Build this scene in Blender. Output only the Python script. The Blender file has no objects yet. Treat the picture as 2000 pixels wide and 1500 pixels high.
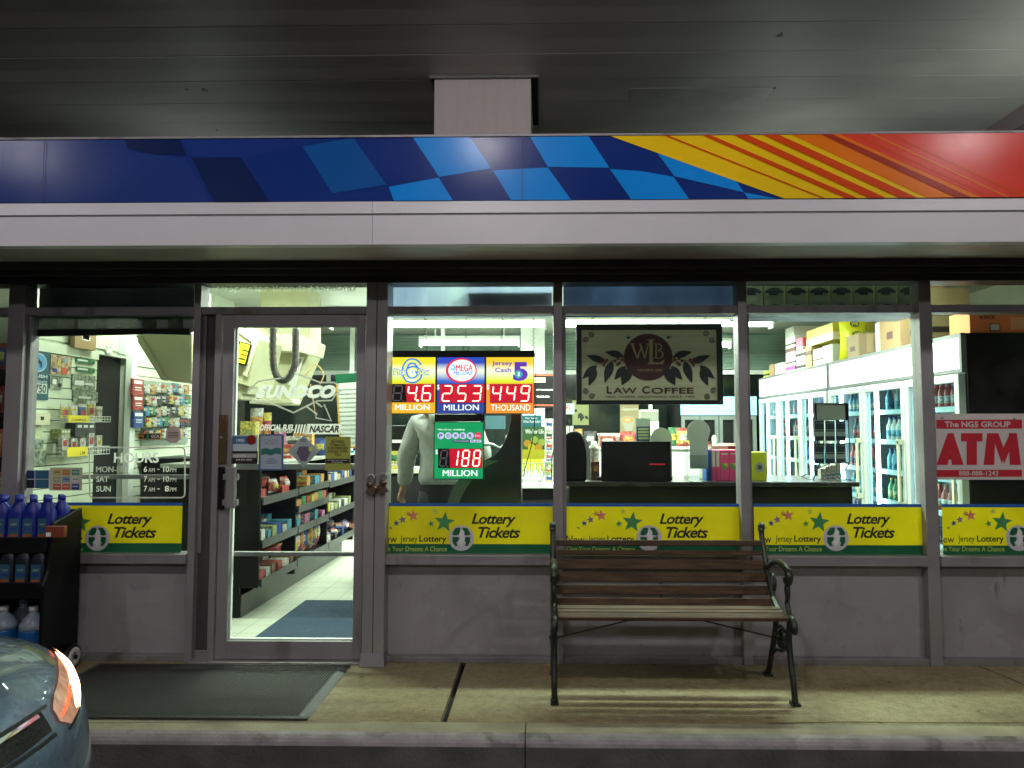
import bpy, bmesh, math, random
from mathutils import Vector, Euler, Matrix
random.seed(7)
R = math.radians
scene = bpy.context.scene
# ---------------------------------------------------------------- camera
CAMZ, F, CX, CY, YAW, PITCH = 1.40, 1400.0, 1036.0, 750.0, R(1.0), R(3.48)
cam_d = bpy.data.cameras.new('camera'); cam = bpy.data.objects.new('camera', cam_d)
scene.collection.objects.link(cam); scene.camera = cam
cam.location = (0, 0, CAMZ); cam.rotation_euler = (R(90) + PITCH, 0, YAW)
cam_d.sensor_width = 36; cam_d.lens = 36 * F / 2000; cam_d.shift_x = -(CX - 1000) / 2000
cam_d.clip_start = 0.05; cam_d.clip_end = 300
# ---------------------------------------------------------------- night sky, exposure
world = bpy.data.worlds.new("World"); scene.world = world; world.use_nodes = True
wn = world.node_tree; sky = wn.nodes.new('ShaderNodeTexSky'); sky.sky_type = 'NISHITA'; sky.sun_disc = False
sky.sun_elevation = R(-4); sky.sun_rotation = R(200)
wn.links.new(sky.outputs[0], wn.nodes['Background'].inputs[0]); wn.nodes['Background'].inputs[1].default_value = 0.05
scene.view_settings.view_transform = 'Standard'; scene.view_settings.look = 'None'
scene.view_settings.exposure = 0.35; scene.view_settings.gamma = 1
scene.render.resolution_x = 1024; scene.render.resolution_y = 768
scene.render.engine = 'CYCLES'
scene.cycles.max_bounces = 8; scene.cycles.transparent_max_bounces = 16
scene.cycles.sample_clamp_indirect = 4
def area(name, loc, size, power, color, rot=(0, 0, 0), size_y=None, spread=180):
    d = bpy.data.lights.new(name, 'AREA'); d.energy = power; d.color = color; d.size = size
    if size_y: d.shape = 'RECTANGLE'; d.size_y = size_y
    d.spread = R(spread)
    o = bpy.data.objects.new(name, d); o.location = loc; o.rotation_euler = rot
    scene.collection.objects.link(o); return o
CANOPY_Z = 4.30
CANOPY_LAMPS = [(-5.0, 0.45), (-0.55, 0.45), (3.95, 0.45), (-5.25, -5.5), (-0.6, -5.5), (4.1, -5.5)]
LAMP_W = 106
LAMP_COL = (1.0, 0.955, 0.965)
for i, (x, y) in enumerate(CANOPY_LAMPS):
    d = bpy.data.lights.new('canopy_lamp_light', 'POINT'); d.energy = LAMP_W * (.7 if x < -4 else 1.0); d.color = LAMP_COL; d.shadow_soft_size = 0.11; d.specular_factor = 0.35
    o = bpy.data.objects.new('canopy_lamp_light', d); o.location = (x, y, CANOPY_Z - 0.19); scene.collection.objects.link(o)
FLUO = (0.90, 1.0, 0.86)
# ceiling strips inside: (x centre, y, length, power)
#STRIPS = [(-1.27, 8.0, 2.44, 95), (1.33, 8.0, 2.44, 95), (-2.4, 6.1, 1.2, 42), (0.1, 5.7, 2.44, 0), (-0.9, 9.6, 1.4, 30), (3.0, 6.0, 0, 0)]
# ---------------------------------------------------------------- projection: photo pixel (2000 wide) at a given depth
_rot = Euler((R(90) + PITCH, 0, YAW)).to_matrix()
def ray(px, py): return _rot @ Vector(((px - CX) / F, -(py - CY) / F, -1.0))
def W(px, py, Y):
    d = ray(px, py); t = Y / d.y; return d.x * t, CAMZ + d.z * t
def X_(px, Y, py=835): return W(px, py, Y)[0]
def Z_(py, Y, px=1060): return W(px, py, Y)[1]
def WX(px, py, X):
    d = ray(px, py); t = X / d.x; return d.y * t, CAMZ + d.z * t
def WZ(px, py, z=0.0):
    d = ray(px, py); t = (z - CAMZ) / d.z; return d.x * t, d.y * t
# ---------------------------------------------------------------- materials
_M = {}
def mat(name, col, rough=0.5, metal=0.0, emit=None, estr=0.0, var=0.12, scale=6.0, bump=0.0, bscale=60.0, spec=0.5, coat=0.0, alpha=1.0, stretch=None):
    if name in _M: return _M[name]
    m = bpy.data.materials.new(name); m.use_nodes = True; nt = m.node_tree; N = nt.nodes; L = nt.links
    b = N['Principled BSDF']; c = (*col, 1)
    b.inputs['Roughness'].default_value = rough; b.inputs['Metallic'].default_value = metal
    b.inputs['Specular IOR Level'].default_value = spec; b.inputs['Coat Weight'].default_value = coat
    if alpha < 1: b.inputs['Alpha'].default_value = alpha
    tc = N.new('ShaderNodeTexCoord'); src = tc.outputs['Object']
    if stretch:
        mp = N.new('ShaderNodeMapping'); mp.inputs['Scale'].default_value = stretch; L.new(src, mp.inputs[0]); src = mp.outputs[0]
    if var > 0:
        n = N.new('ShaderNodeTexNoise'); n.inputs['Scale'].default_value = scale; n.inputs['Detail'].default_value = 6
        L.new(src, n.inputs['Vector'])
        r = N.new('ShaderNodeValToRGB'); L.new(n.outputs[0], r.inputs[0])
        r.color_ramp.elements[0].position = 0.3; r.color_ramp.elements[1].position = 0.7
        r.color_ramp.elements[0].color = tuple(max(0, k * (1 - var)) for k in col) + (1,)
        r.color_ramp.elements[1].color = tuple(min(1, k * (1 + var)) for k in col) + (1,)
        L.new(r.outputs[0], b.inputs['Base Color'])
        mr = N.new('ShaderNodeMapRange'); L.new(n.outputs[0], mr.inputs[0])
        mr.inputs[3].default_value = max(0.02, rough - 0.08); mr.inputs[4].default_value = min(1, rough + 0.12); L.new(mr.outputs[0], b.inputs['Roughness'])
    else: b.inputs['Base Color'].default_value = c
    if bump > 0:
        n2 = N.new('ShaderNodeTexNoise'); n2.inputs['Scale'].default_value = bscale; n2.inputs['Detail'].default_value = 4; L.new(src, n2.inputs['Vector'])
        bp = N.new('ShaderNodeBump'); bp.inputs['Strength'].default_value = bump; bp.inputs['Distance'].default_value = 0.01
        L.new(n2.outputs[0], bp.inputs['Height']); L.new(bp.outputs[0], b.inputs['Normal'])
    if emit: b.inputs['Emission Color'].default_value = (*emit, 1); b.inputs['Emission Strength'].default_value = estr
    _M[name] = m; return m
def flat(name, col, rough=0.5, **k): return mat(name, col, rough, var=k.pop('var', 0.06), **k)
def glass_mat(name, tint=(0.93, 0.97, 0.94), refl=1.0, rough=0.01, smear=0):
    if name in _M: return _M[name]
    m = bpy.data.materials.new(name); m.use_nodes = True; nt = m.node_tree; N = nt.nodes; L = nt.links
    N.remove(N['Principled BSDF']); out = N['Material Output']
    t = N.new('ShaderNodeBsdfTransparent'); t.inputs[0].default_value = (*tint, 1)
    g = N.new('ShaderNodeBsdfGlossy'); g.inputs['Roughness'].default_value = rough
    fr = N.new('ShaderNodeFresnel'); fr.inputs[0].default_value = 1.5
    mu = N.new('ShaderNodeMath'); mu.operation = 'MULTIPLY'; ge = N.new('ShaderNodeNewGeometry'); fm = N.new('ShaderNodeMath'); fm.operation = 'SUBTRACT'; fm.inputs[0].default_value = refl; L.new(ge.outputs['Backfacing'], fm.inputs[1]); fm.use_clamp = True; L.new(fr.outputs[0], mu.inputs[0]); L.new(fm.outputs[0], mu.inputs[1])
    mx = N.new('ShaderNodeMixShader'); L.new(mu.outputs[0], mx.inputs[0]); L.new(t.outputs[0], mx.inputs[1]); L.new(g.outputs[0], mx.inputs[2])
    if smear:
        df = N.new('ShaderNodeBsdfDiffuse'); df.inputs[0].default_value = (.6, .6, .6, 1); tc = N.new('ShaderNodeTexCoord'); ns = N.new('ShaderNodeTexNoise'); ns.inputs['Scale'].default_value = 2.2; ns.inputs['Detail'].default_value = 9; ns.inputs['Distortion'].default_value = 1.2; L.new(tc.outputs['Object'], ns.inputs['Vector'])
        mr = N.new('ShaderNodeMapRange'); mr.inputs[1].default_value = .45; mr.inputs[2].default_value = .8; mr.inputs[3].default_value = smear * .12; mr.inputs[4].default_value = smear; L.new(ns.outputs[0], mr.inputs[0])
        m3 = N.new('ShaderNodeMixShader'); L.new(mr.outputs[0], m3.inputs[0]); L.new(mx.outputs[0], m3.inputs[1]); L.new(df.outputs[0], m3.inputs[2]); L.new(m3.outputs[0], out.inputs[0])
    else: L.new(mx.outputs[0], out.inputs[0])
    _M[name] = m; return m
def film_mat(name, col, alpha, rough=0.3):
    return mat(name, col, rough, alpha=alpha, var=0.15, scale=9)
def translucent(m, fac):
    nt = m.node_tree; b = nt.nodes['Principled BSDF']; tl = nt.nodes.new('ShaderNodeBsdfTranslucent'); mx = nt.nodes.new('ShaderNodeMixShader'); mx.inputs[0].default_value = fac
    ls = [l.from_socket for l in nt.links if l.to_socket == b.inputs['Base Color']]
    if ls: nt.links.new(ls[0], tl.inputs[0])
    else: tl.inputs[0].default_value = b.inputs['Base Color'].default_value
    nt.links.new(b.outputs[0], mx.inputs[1]); nt.links.new(tl.outputs[0], mx.inputs[2]); nt.links.new(mx.outputs[0], nt.nodes['Material Output'].inputs[0]); return m
def grime(m, col, lo, hi, scale, stretch=(1, 1, 1), fac=1.0, detail=8, dist=.4):
    '''multiply a noise shaped stain into the base colour of m'''
    nt = m.node_tree; N = nt.nodes; L = nt.links; b = N['Principled BSDF']; base = [l.from_socket for l in L if l.to_socket == b.inputs['Base Color']][0]
    tc = [n for n in N if n.type == 'TEX_COORD'][0]; mp = N.new('ShaderNodeMapping'); mp.inputs['Scale'].default_value = stretch; L.new(tc.outputs['Object'], mp.inputs[0])
    n = N.new('ShaderNodeTexNoise'); n.inputs['Scale'].default_value = scale; n.inputs['Detail'].default_value = detail; n.inputs['Distortion'].default_value = dist; L.new(mp.outputs[0], n.inputs['Vector'])
    r = N.new('ShaderNodeValToRGB'); r.color_ramp.elements[0].position = lo; r.color_ramp.elements[0].color = (*col, 1); r.color_ramp.elements[1].position = hi; r.color_ramp.elements[1].color = (1, 1, 1, 1); L.new(n.outputs[0], r.inputs[0])
    x = N.new('ShaderNodeMixRGB'); x.blend_type = 'MULTIPLY'; x.inputs[0].default_value = fac; L.new(base, x.inputs[1]); L.new(r.outputs[0], x.inputs[2]); L.new(x.outputs[0], b.inputs['Base Color']); return m
def glow(name, col, s): return mat(name, col, 0.4, emit=col, estr=s, var=0)
# ---------------------------------------------------------------- object helpers
_loc = {}
COL = scene.collection
def tag(o, label, cat=None, group=None, kind=None):
    if label: o['label'] = label
    if cat: o['category'] = cat
    if group: o['group'] = group
    if kind: o['kind'] = kind
    return o
def thing(name, label, cat, loc=(0, 0, 0), group=None):
    o = bpy.data.objects.new(name, None); o.empty_display_size = 0.1; COL.objects.link(o); o.location = loc; _loc[o] = Vector(loc)
    return tag(o, label, cat, group)
class MB:
    def __init__(s): s.v = []; s.f = []; s.m = []; s.sm = []
    def add(s, vs, fs, m=0, smooth=False):
        n = len(s.v); s.v += [tuple(v) for v in vs]; s.f += [tuple(i + n for i in f) for f in fs]; s.m += [m] * len(fs); s.sm += [smooth] * len(fs); return s
    def box(s, x0, x1, y0, y1, z0, z1, m=0):
        x0, x1 = sorted((x0, x1)); y0, y1 = sorted((y0, y1)); z0, z1 = sorted((z0, z1))
        return s.add([(x0, y0, z0), (x1, y0, z0), (x1, y1, z0), (x0, y1, z0), (x0, y0, z1), (x1, y0, z1), (x1, y1, z1), (x0, y1, z1)],
                     [(0, 3, 2, 1), (4, 5, 6, 7), (0, 1, 5, 4), (1, 2, 6, 5), (2, 3, 7, 6), (3, 0, 4, 7)], m)
    def obox(s, c, hx, hy, hz, rz=0, rx=0, ry=0, m=0):
        Q = Euler((rx, ry, rz)).to_matrix(); c = Vector(c)
        vs = [c + Q @ Vector((sx * hx, sy * hy, sz * hz)) for sz in (-1, 1) for sx, sy in ((-1, -1), (1, -1), (1, 1), (-1, 1))]
        return s.add(vs, [(0, 3, 2, 1), (4, 5, 6, 7), (0, 1, 5, 4), (1, 2, 6, 5), (2, 3, 7, 6), (3, 0, 4, 7)], m)
    def poly(s, pts, m=0): return s.add(pts, [tuple(range(len(pts)))], m)
    def prism(s, pts, d, m=0):            # planar outline pts + extrude vector d
        n = len(pts); d = Vector(d); vs = [Vector(p) for p in pts]; vs += [p + d for p in vs]
        fs = [tuple(range(n)), tuple(range(2 * n - 1, n - 1, -1))] + [(i, i + n, (i + 1) % n + n, (i + 1) % n) for i in range(n)]
        return s.add(vs, fs, m)
    def tube(s, pts, r, n=8, m=0, closed=False, ry=None, up=None):
        pts = [Vector(p) for p in pts]; k = len(pts); vs = []; rs = r if isinstance(r, (list, tuple)) else [r] * k
        prev = None
        for i, p in enumerate(pts):
            a = pts[(i - 1) % k] if (i > 0 or closed) else p; b = pts[(i + 1) % k] if (i < k - 1 or closed) else p
            t = (b - a).normalized() if (b - a).length > 1e-9 else Vector((0, 0, 1))
            if up: u = t.cross(Vector(up)).normalized(); w = u.cross(t)   # w along 'up'
            else:
                if prev is None: ref = Vector((0, 0, 1)) if abs(t.z) < .9 else Vector((1, 0, 0)); u = t.cross(ref).normalized()
                else: u = (prev - t * prev.dot(t)).normalized()
                prev = u; w = t.cross(u)
            rr = rs[i]; r2 = (ry if ry else rr)
            for j in range(n):
                q = 2 * math.pi * (j + .5) / n; vs.append(p + u * math.cos(q) * rr * (1.414 if n == 4 else 1) + w * math.sin(q) * r2 * (1.414 if n == 4 else 1))
        fs = []
        for i in range(k if closed else k - 1):
            for j in range(n): a = i * n + j; b = i * n + (j + 1) % n; c = ((i + 1) % k) * n; fs.append((a, b, c + (j + 1) % n, c + j))
        if not closed: fs += [tuple(range(n - 1, -1, -1)), tuple(range((k - 1) * n, k * n))]
        return s.add(vs, fs, m, n > 4)
    def lathe(s, prof, c, n=16, m=0, axis='z'):
        vs = []; c = Vector(c)
        for r, h in prof:
            for j in range(n):
                q = 2 * math.pi * j / n; a, b = r * math.cos(q), r * math.sin(q)
                vs.append(c + Vector({'z': (a, b, h), 'x': (h, a, b), 'y': (a, h, b)}[axis]))
        fs = [(i * n + j, i * n + (j + 1) % n, (i + 1) * n + (j + 1) % n, (i + 1) * n + j) for i in range(len(prof) - 1) for j in range(n)]
        fs += [tuple(range(n - 1, -1, -1)), tuple(range((len(prof) - 1) * n, len(prof) * n))]
        return s.add(vs, fs, m, True)
    def disc(s, cx, cz, y, r, n=24, m=0, rz=None):
        rz = rz or r; return s.poly([(cx + r * math.cos(2 * math.pi * i / n), y, cz + rz * math.sin(2 * math.pi * i / n)) for i in range(n)], m)
    def ring(s, cx, cz, y, r0, r1, n=28, m=0, k=1.0):
        vs = [(cx + r * math.cos(2 * math.pi * i / n), y, cz + k * r * math.sin(2 * math.pi * i / n)) for r in (r0, r1) for i in range(n)]
        return s.add(vs, [(i, (i + 1) % n, n + (i + 1) % n, n + i) for i in range(n)], m)
    def sphere(s, c, r, n=12, m=0, sz=1.0):
        k = n // 2; prof = [(r * math.sin(math.pi * i / k) + 1e-4, -r * sz * math.cos(math.pi * i / k)) for i in range(k + 1)]
        return s.lathe(prof, c, n, m)
    def split(s):
        '''one builder per line of lettering'''
        cuts = s.segs + [(len(s.v), len(s.f))]; out = []
        for (v0, f0), (v1, f1) in zip(cuts[:-1], cuts[1:]):
            q = MB(); q.v = s.v[v0:v1]; q.f = [tuple(i - v0 for i in f) for f in s.f[f0:f1]]; q.m = s.m[f0:f1]; q.sm = s.sm[f0:f1]; out.append(q)
        return out
    def build(s, name, mats, parent=None, label=None, bevel=0.0, seg=2, kind=None, cat=None, group=None, fixn=True, subd=0, loc=None):
        if not isinstance(mats, (list, tuple)): mats = [mats]
        if name == 'lettering' and parent and len(getattr(s, 'segs', [])) > 1 and s.segs[0] == (0, 0):
            for q in s.split(): r_o = q.build(name, mats, parent, label, bevel, seg, kind, cat, group, fixn, subd, loc)
            return r_o
        off = _loc.get(parent, Vector((0, 0, 0))) if parent else Vector(loc or (0, 0, 0))
        me = bpy.data.meshes.new(name); me.from_pydata([(v[0] - off.x, v[1] - off.y, v[2] - off.z) for v in s.v], [], s.f)
        for q in mats: me.materials.append(q)
        for p, a, b in zip(me.polygons, s.m, s.sm): p.material_index = a; p.use_smooth = b
        if fixn:
            bm = bmesh.new(); bm.from_mesh(me); bmesh.ops.recalc_face_normals(bm, faces=bm.faces); bm.to_mesh(me); bm.free()
        o = bpy.data.objects.new(name, me); COL.objects.link(o)
        if parent: o.parent = parent; _loc[o] = off
        else: o.location = off; _loc[o] = off
        if bevel > 0: q = o.modifiers.new('b', 'BEVEL'); q.width = bevel; q.segments = seg; q.limit_method = 'ANGLE'; q.angle_limit = R(40)
        if subd: q = o.modifiers.new('s', 'SUBSURF'); q.levels = subd; q.render_levels = subd
        return tag(o, label, cat, group, kind)
    # photo-pixel helpers
    def pb(s, a, b, c, d, Y, dep, m=0):    # box whose front face covers pixels (a,b)-(c,d) at depth Y
        x0, z1 = W(a, b, Y); x1, z0 = W(c, d, Y); return s.box(x0, x1, Y, Y + dep, z0, z1, m)
    def pp(s, pts, Y, m=0):
        s.k = getattr(s, 'k', 0) + 1; Y2 = Y - .00006 * s.k      # every painted shape a hair in front of the last
        return s.poly([(W(a, b, Y)[0], Y2, W(a, b, Y)[1]) for a, b in pts], m)
    def ppr(s, pts, Y, dep, m=0): return s.prism([(W(a, b, Y)[0], Y, W(a, b, Y)[1]) for a, b in pts], (0, dep, 0), m)
_tc = {}
def glyphs(st, bold=0.0, shear=0.0, space=1.0, small=False):
    k = (st, bold, shear, space, small)
    if k in _tc: return _tc[k]
    cu = bpy.data.curves.new('t', 'FONT'); cu.body = st; cu.offset = bold; cu.shear = shear; cu.space_character = space; cu.resolution_u = 3
    if small:
        cu.small_caps_scale = 0.78
        for ch in cu.body_format: ch.use_small_caps = True
    o = bpy.data.objects.new('t', cu); COL.objects.link(o)
    dg = bpy.context.evaluated_depsgraph_get(); me = bpy.data.meshes.new_from_object(o.evaluated_get(dg))
    vs = [tuple(v.co) for v in me.vertices]; fs = [tuple(p.vertices) for p in me.polygons]
    bpy.data.objects.remove(o); bpy.data.curves.remove(cu); bpy.data.meshes.remove(me)
    xs = [v[0] for v in vs]; ys = [v[1] for v in vs]; _tc[k] = (vs, fs, min(xs), max(xs), min(ys), max(ys)); return _tc[k]
def text(mb, st, a, b, c, d, Y, m=0, bold=0.0, shear=0.0, space=1.0, small=False, world=False, tilt=0):
    """letters filling the rectangle (a,b)-(c,d): photo pixels at depth Y, or world x0,z1,x1,z0"""
    dup_ = bold if (bold > 0 and ('M' in st or 'W' in st)) else 0      # pointed letters: thicken by overprinting, not by offset
    vs, fs, x0, x1, y0, y1 = glyphs(st, 0 if dup_ else bold, shear, space, small)
    mb.segs = getattr(mb, 'segs', []) + [(len(mb.v), len(mb.f))]
    if world: X0, Z1, X1, Z0 = a, b, c, d
    else: X0, Z1 = W(a, b, Y); X1, Z0 = W(c, d, Y)
    out = []
    for v in vs:
        u = (v[0] - x0) / (x1 - x0); w = (v[1] - y0) / (y1 - y0)
        out.append((X0 + (X1 - X0) * u, Y, Z0 + (Z1 - Z0) * w + tilt * u))
    mb.add(out, fs, m)
    for k in ((1, 2) if dup_ else ()):
        dx = (Z1 - Z0) * max(dup_, .02) * (1.2, -1.2)[k - 1]; mb.add([(p[0] + dx, p[1] - .00008 * k, p[2]) for p in out], fs, m)
    return mb
def textX(mb, st, Y0, Y1, Z0, Z1, X, m=0, bold=0.0):   # letters on a plane of constant x, reading towards +y
    vs, fs, x0, x1, y0, y1 = glyphs(st, bold)
    mb.add([(X, Y0 + (Y1 - Y0) * (v[0] - x0) / (x1 - x0), Z0 + (Z1 - Z0) * (v[1] - y0) / (y1 - y0)) for v in vs], fs, m); return mb
def copy_tree(o, parent=None):
    c = o.copy(); COL.objects.link(c); c.parent = parent
    for ch in list(o.children): copy_tree(ch, c)
    return c
scene.cycles.use_denoising = True
# ---------------------------------------------------------------- common materials
alu = mat('brushed_aluminium', (0.30, 0.285, 0.29), 0.40, 0.30, var=0.10, scale=3, bump=0.05, bscale=200)
alu_d = mat('dull_aluminium', (0.24, 0.23, 0.235), 0.5, 0.3, var=0.12, scale=4)
bronze = mat('dark_trim', (0.05, 0.048, 0.045), 0.5, 0.2)
white_al = mat('white_fascia_metal', (0.62, 0.60, 0.63), 0.38, 0.0, var=0.05, scale=2)
panelm = mat('lilac_grey_panel', (0.31, 0.295, 0.305), 0.26, 0.0, var=0.07, scale=2.2, bump=.06, bscale=5)
black = mat('black_plastic', (0.006, 0.006, 0.0065), 0.4, var=0.2, spec=.22)
blackm = mat('black_matte', (0.010, 0.010, 0.010), 0.8, var=0.2)
white = flat('white_paint', (0.78, 0.80, 0.76), 0.5)
cream = flat('cream_laminate', (0.62, 0.60, 0.42), 0.5)
steel = mat('steel', (0.5, 0.5, 0.5), 0.3, 0.9, var=0.1)
clear = glass_mat('window_glass', (0.90, 0.95, 0.92), smear=.022)
cardb = mat('cardboard', (0.36, 0.235, 0.12), 0.8, var=0.08)
FT, FG = 4.34, 4.40          # front of the aluminium frame, glass plane
grime(panelm, (.45, .42, .38), .30, .46, 2.2, (1, 1, .7), .35); grime(panelm, (.35, .3, .24), .28, .325, 11, (1, 1, .35), .6)
grime(alu, (.55, .5, .45), .30, .42, 5, (1, 1, .35), .7); grime(alu_d, (.5, .45, .4), .32, .45, 6, (1, 1, .5), .8)
# ---------------------------------------------------------------- ground
conc = mat('concrete', (0.35, 0.31, 0.175), 0.72, var=0.16, scale=1.1, bump=0.5, bscale=45)
nt = conc.node_tree; N = nt.nodes; L = nt.links                    # second, finer blotching of the sidewalk: gum spots and stains
base = [l.from_socket for l in L if l.to_socket == N['Principled BSDF'].inputs['Base Color']][0]
n3 = N.new('ShaderNodeTexNoise'); n3.inputs['Scale'].default_value = 22; n3.inputs['Detail'].default_value = 8
tcc = [n for n in N if n.type == 'TEX_COORD'][0]; L.new(tcc.outputs['Object'], n3.inputs['Vector'])
r3 = N.new('ShaderNodeValToRGB'); r3.color_ramp.elements[0].position = .35; r3.color_ramp.elements[0].color = (.80, .76, .70, 1); r3.color_ramp.elements[1].position = .6
L.new(n3.outputs[0], r3.inputs[0]); mx = N.new('ShaderNodeMixRGB'); mx.blend_type = 'MULTIPLY'; mx.inputs[0].default_value = 1
L.new(base, mx.inputs[1]); L.new(r3.outputs[0], mx.inputs[2])
n4 = N.new('ShaderNodeTexVoronoi'); n4.inputs['Scale'].default_value = 5; L.new(tcc.outputs['Object'], n4.inputs['Vector'])
r4 = N.new('ShaderNodeValToRGB'); r4.color_ramp.elements[0].position = .05; r4.color_ramp.elements[0].color = (.5, .46, .42, 1); r4.color_ramp.elements[1].position = .10
L.new(n4.outputs[0], r4.inputs[0]); mx2 = N.new('ShaderNodeMixRGB'); mx2.blend_type = 'MULTIPLY'; mx2.inputs[0].default_value = .8
L.new(mx.outputs[0], mx2.inputs[1]); L.new(r4.outputs[0], mx2.inputs[2]); L.new(mx2.outputs[0], N['Principled BSDF'].inputs['Base Color'])
grime(conc, (.50, .40, .30), .30, .52, 1.5, (1, 2.2, 1), .55); grime(conc, (.45, .42, .36), .27, .33, 16, (1, 1, 1), .9); grime(conc, (.62, .60, .55), .36, .62, 120, (1, 1, 1), .8, 3)
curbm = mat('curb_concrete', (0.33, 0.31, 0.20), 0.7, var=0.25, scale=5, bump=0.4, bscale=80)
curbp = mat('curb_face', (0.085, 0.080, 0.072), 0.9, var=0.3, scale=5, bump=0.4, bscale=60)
asph = mat('asphalt', (0.045, 0.045, 0.045), 0.85, var=0.3, scale=30, bump=0.6, bscale=250)
grime(_M['curb_nose_highlight'] if 'curb_nose_highlight' in _M else mat('curb_nose_highlight', (.30, .28, .275), .5, var=.25, scale=9, bump=.4, bscale=70), (.3, .27, .24), .30, .44, 7, (1, 1, 1), .8)
slot0, slot1 = -0.492, -0.462
m = MB()
m.box(-9, slot0, 3.50, 4.42, -0.15, 0); m.box(slot1, 9, 3.50, 4.42, -0.15, 0); m.build('sidewalk', conc, kind='structure', bevel=0.006)
m = MB(); m.box(slot0, slot1, 3.5, 4.42, -0.15, -0.035); m.build('sidewalk_joint', blackm, kind='structure')
m = MB()
for a, b in ((-9, -3.62), (-3.61, -0.085), (-0.08, 3.6), (3.605, 9)):
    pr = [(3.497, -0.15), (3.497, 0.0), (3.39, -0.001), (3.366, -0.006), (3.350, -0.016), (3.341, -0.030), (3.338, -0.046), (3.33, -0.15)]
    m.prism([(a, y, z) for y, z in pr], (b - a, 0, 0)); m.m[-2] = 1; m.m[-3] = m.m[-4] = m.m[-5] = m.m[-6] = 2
cb = m.build('curb', [curbm, curbp, mat('curb_nose_highlight', (.50, .47, .46), .45, var=.25, scale=9, bump=.3, bscale=70)], kind='structure')  # nose strip's own tone stands in for light caught by the rounded edge
m = MB(); m.box(-60, 60, -60, 3.32, -0.30, -0.15); m.build('road', asph, kind='structure')
# diagonal crack near the right end of the sidewalk and broad worn slab line at the entrance
m = MB()
def crack(pts, w):
    for (a, b), (c, d) in zip(pts[:-1], pts[1:]):
        p, q = Vector((*WZ(a, b), 0.003)), Vector((*WZ(c, d), 0.003)); t = (q - p).normalized().cross(Vector((0, 0, 1))) * w
        m.poly([p - t, q - t * .8, q + t * .8, p + t])
crack([(1896, 1290), (1912, 1302), (1958, 1320), (2030, 1352)], .004); crack([(1500, 1414), (1640, 1411), (1800, 1412), (2030, 1413)], .003); crack([(160, 1413), (500, 1411), (700, 1412)], .002)
m.build('sidewalk_crack', flat('crack_dark', (0.03, 0.026, 0.02), 0.9), kind='structure', fixn=False)
# ---------------------------------------------------------------- store building
store = thing('store_building', 'low convenience store with an aluminium glass front under a blue, yellow and red fascia', 'building', (0, FG, 0))
def part(mb, name, mats, parent=store, **k): return mb.build(name, mats, parent, **k)
# frame
MUL = [(-330, -302), (6, 38), (372, 386), (1081, 1099), (1445, 1463), (1803, 1827), (2170, 2194)]
zs0, zs1 = Z_(1103, FT), Z_(1084, FT)       # sill
zt0, zt1 = Z_(612, FT), Z_(597, FT)         # transom bar
zh = Z_(553, FT)                            # underside of head
zp = Z_(1279, FG)                           # top of bottom rail
for a, b in MUL:
    m = MB(); x0, x1 = X_(a, FT), X_(b, FT); m.box(x0, x1, FT, FG + .05, 0.0, zh); part(m, 'mullion', alu, bevel=.003)
    m = MB(); m.box(x1 + .0005, x1 + .022, FT + .035, FG + .05, zs1, zt0 - .001); part(m, 'glazing_bead', alu_d, bevel=.002)
px0, px1 = X_(713, 4.30), X_(755, 4.30)
m = MB(); xm = (px0 + px1) / 2; m.box(px0, xm - .002, 4.29, FG + .05, 0, zh); m.box(xm + .002, px1, 4.29, FG + .05, 0, zh); m.box(xm - .002, xm + .002, 4.31, FG + .04, 0, zh - .01)
post = part(m, 'door_post', alu, bevel=.003)
m = MB(); m.add([(px0 - .012, 4.265, 0), (px1 + .012, 4.265, 0), (px1 + .012, 4.40, 0), (px0 - .012, 4.40, 0), (px0 - .002, 4.285, .075), (px1 + .002, 4.285, .075), (px1 + .002, 4.4, .075), (px0 - .002, 4.4, .075)],
    [(0, 3, 2, 1), (4, 5, 6, 7), (0, 1, 5, 4), (1, 2, 6, 5), (2, 3, 7, 6), (3, 0, 4, 7)])
m.build('post_shoe', alu_d, post, bevel=.004)
def bay(a, b, door=False):
    x0, x1 = X_(a, FT) + .0, X_(b, FT)
    m = MB(); m.box(x0, x1, FT + .006, FG + .045, zt0, zt1); part(m, 'transom_bar', alu_d, bevel=.003)
    m = MB(); m.box(x0, x1, FG - .004, FG + .004, zt1, zh); part(m, 'transom_pane', clear)
    if door: return
    m = MB(); m.box(x0, x1, FT - .02, FG + .045, zs0, zs1); part(m, 'window_sill', alu, bevel=.003)
    m = MB(); m.box(x0, x1, FG - .004, FG + .004, zs1, zt0); part(m, 'window_pane', clear)
    m = MB(); m.box(x0, x1, FG + .005, FG + .05, zp, zs0); part(m, 'lower_panel', panelm)
    m = MB(); m.box(x0, x1, FT + .012, FG + .05, 0, zp); part(m, 'bottom_rail', alu_d, bevel=.003)
bay(-302, 6); bay(38, 372); bay(386, 713, True); bay(755, 1081); bay(1099, 1445); bay(1463, 1803); bay(1827, 2170)
m = MB(); m.box(X_(-330, FT), X_(2194, FT), FT - .03, FG + .06, zh, Z_(540, FT)); m.box(X_(-330, FT), X_(2194, FT), FT - .07, FG + .06, Z_(540, FT) + .001, Z_(531, FT)); m.box(X_(-330, FT), X_(2194, FT), FT - .10, FG + .06, Z_(531, FT) + .006, 2.42)
part(m, 'window_head', bronze, bevel=.003)
m = MB(); m.box(X_(2194, FT), 9, FT, FG + .2, 0, 2.42); part(m, 'brick_pier', mat('grey_wall', (.3, .29, .28), .8, bump=.3))
m = MB(); m.box(-9, X_(-330, FT), FT, FG + .2, 0, 2.42); part(m, 'brick_pier', _M['grey_wall'])
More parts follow.
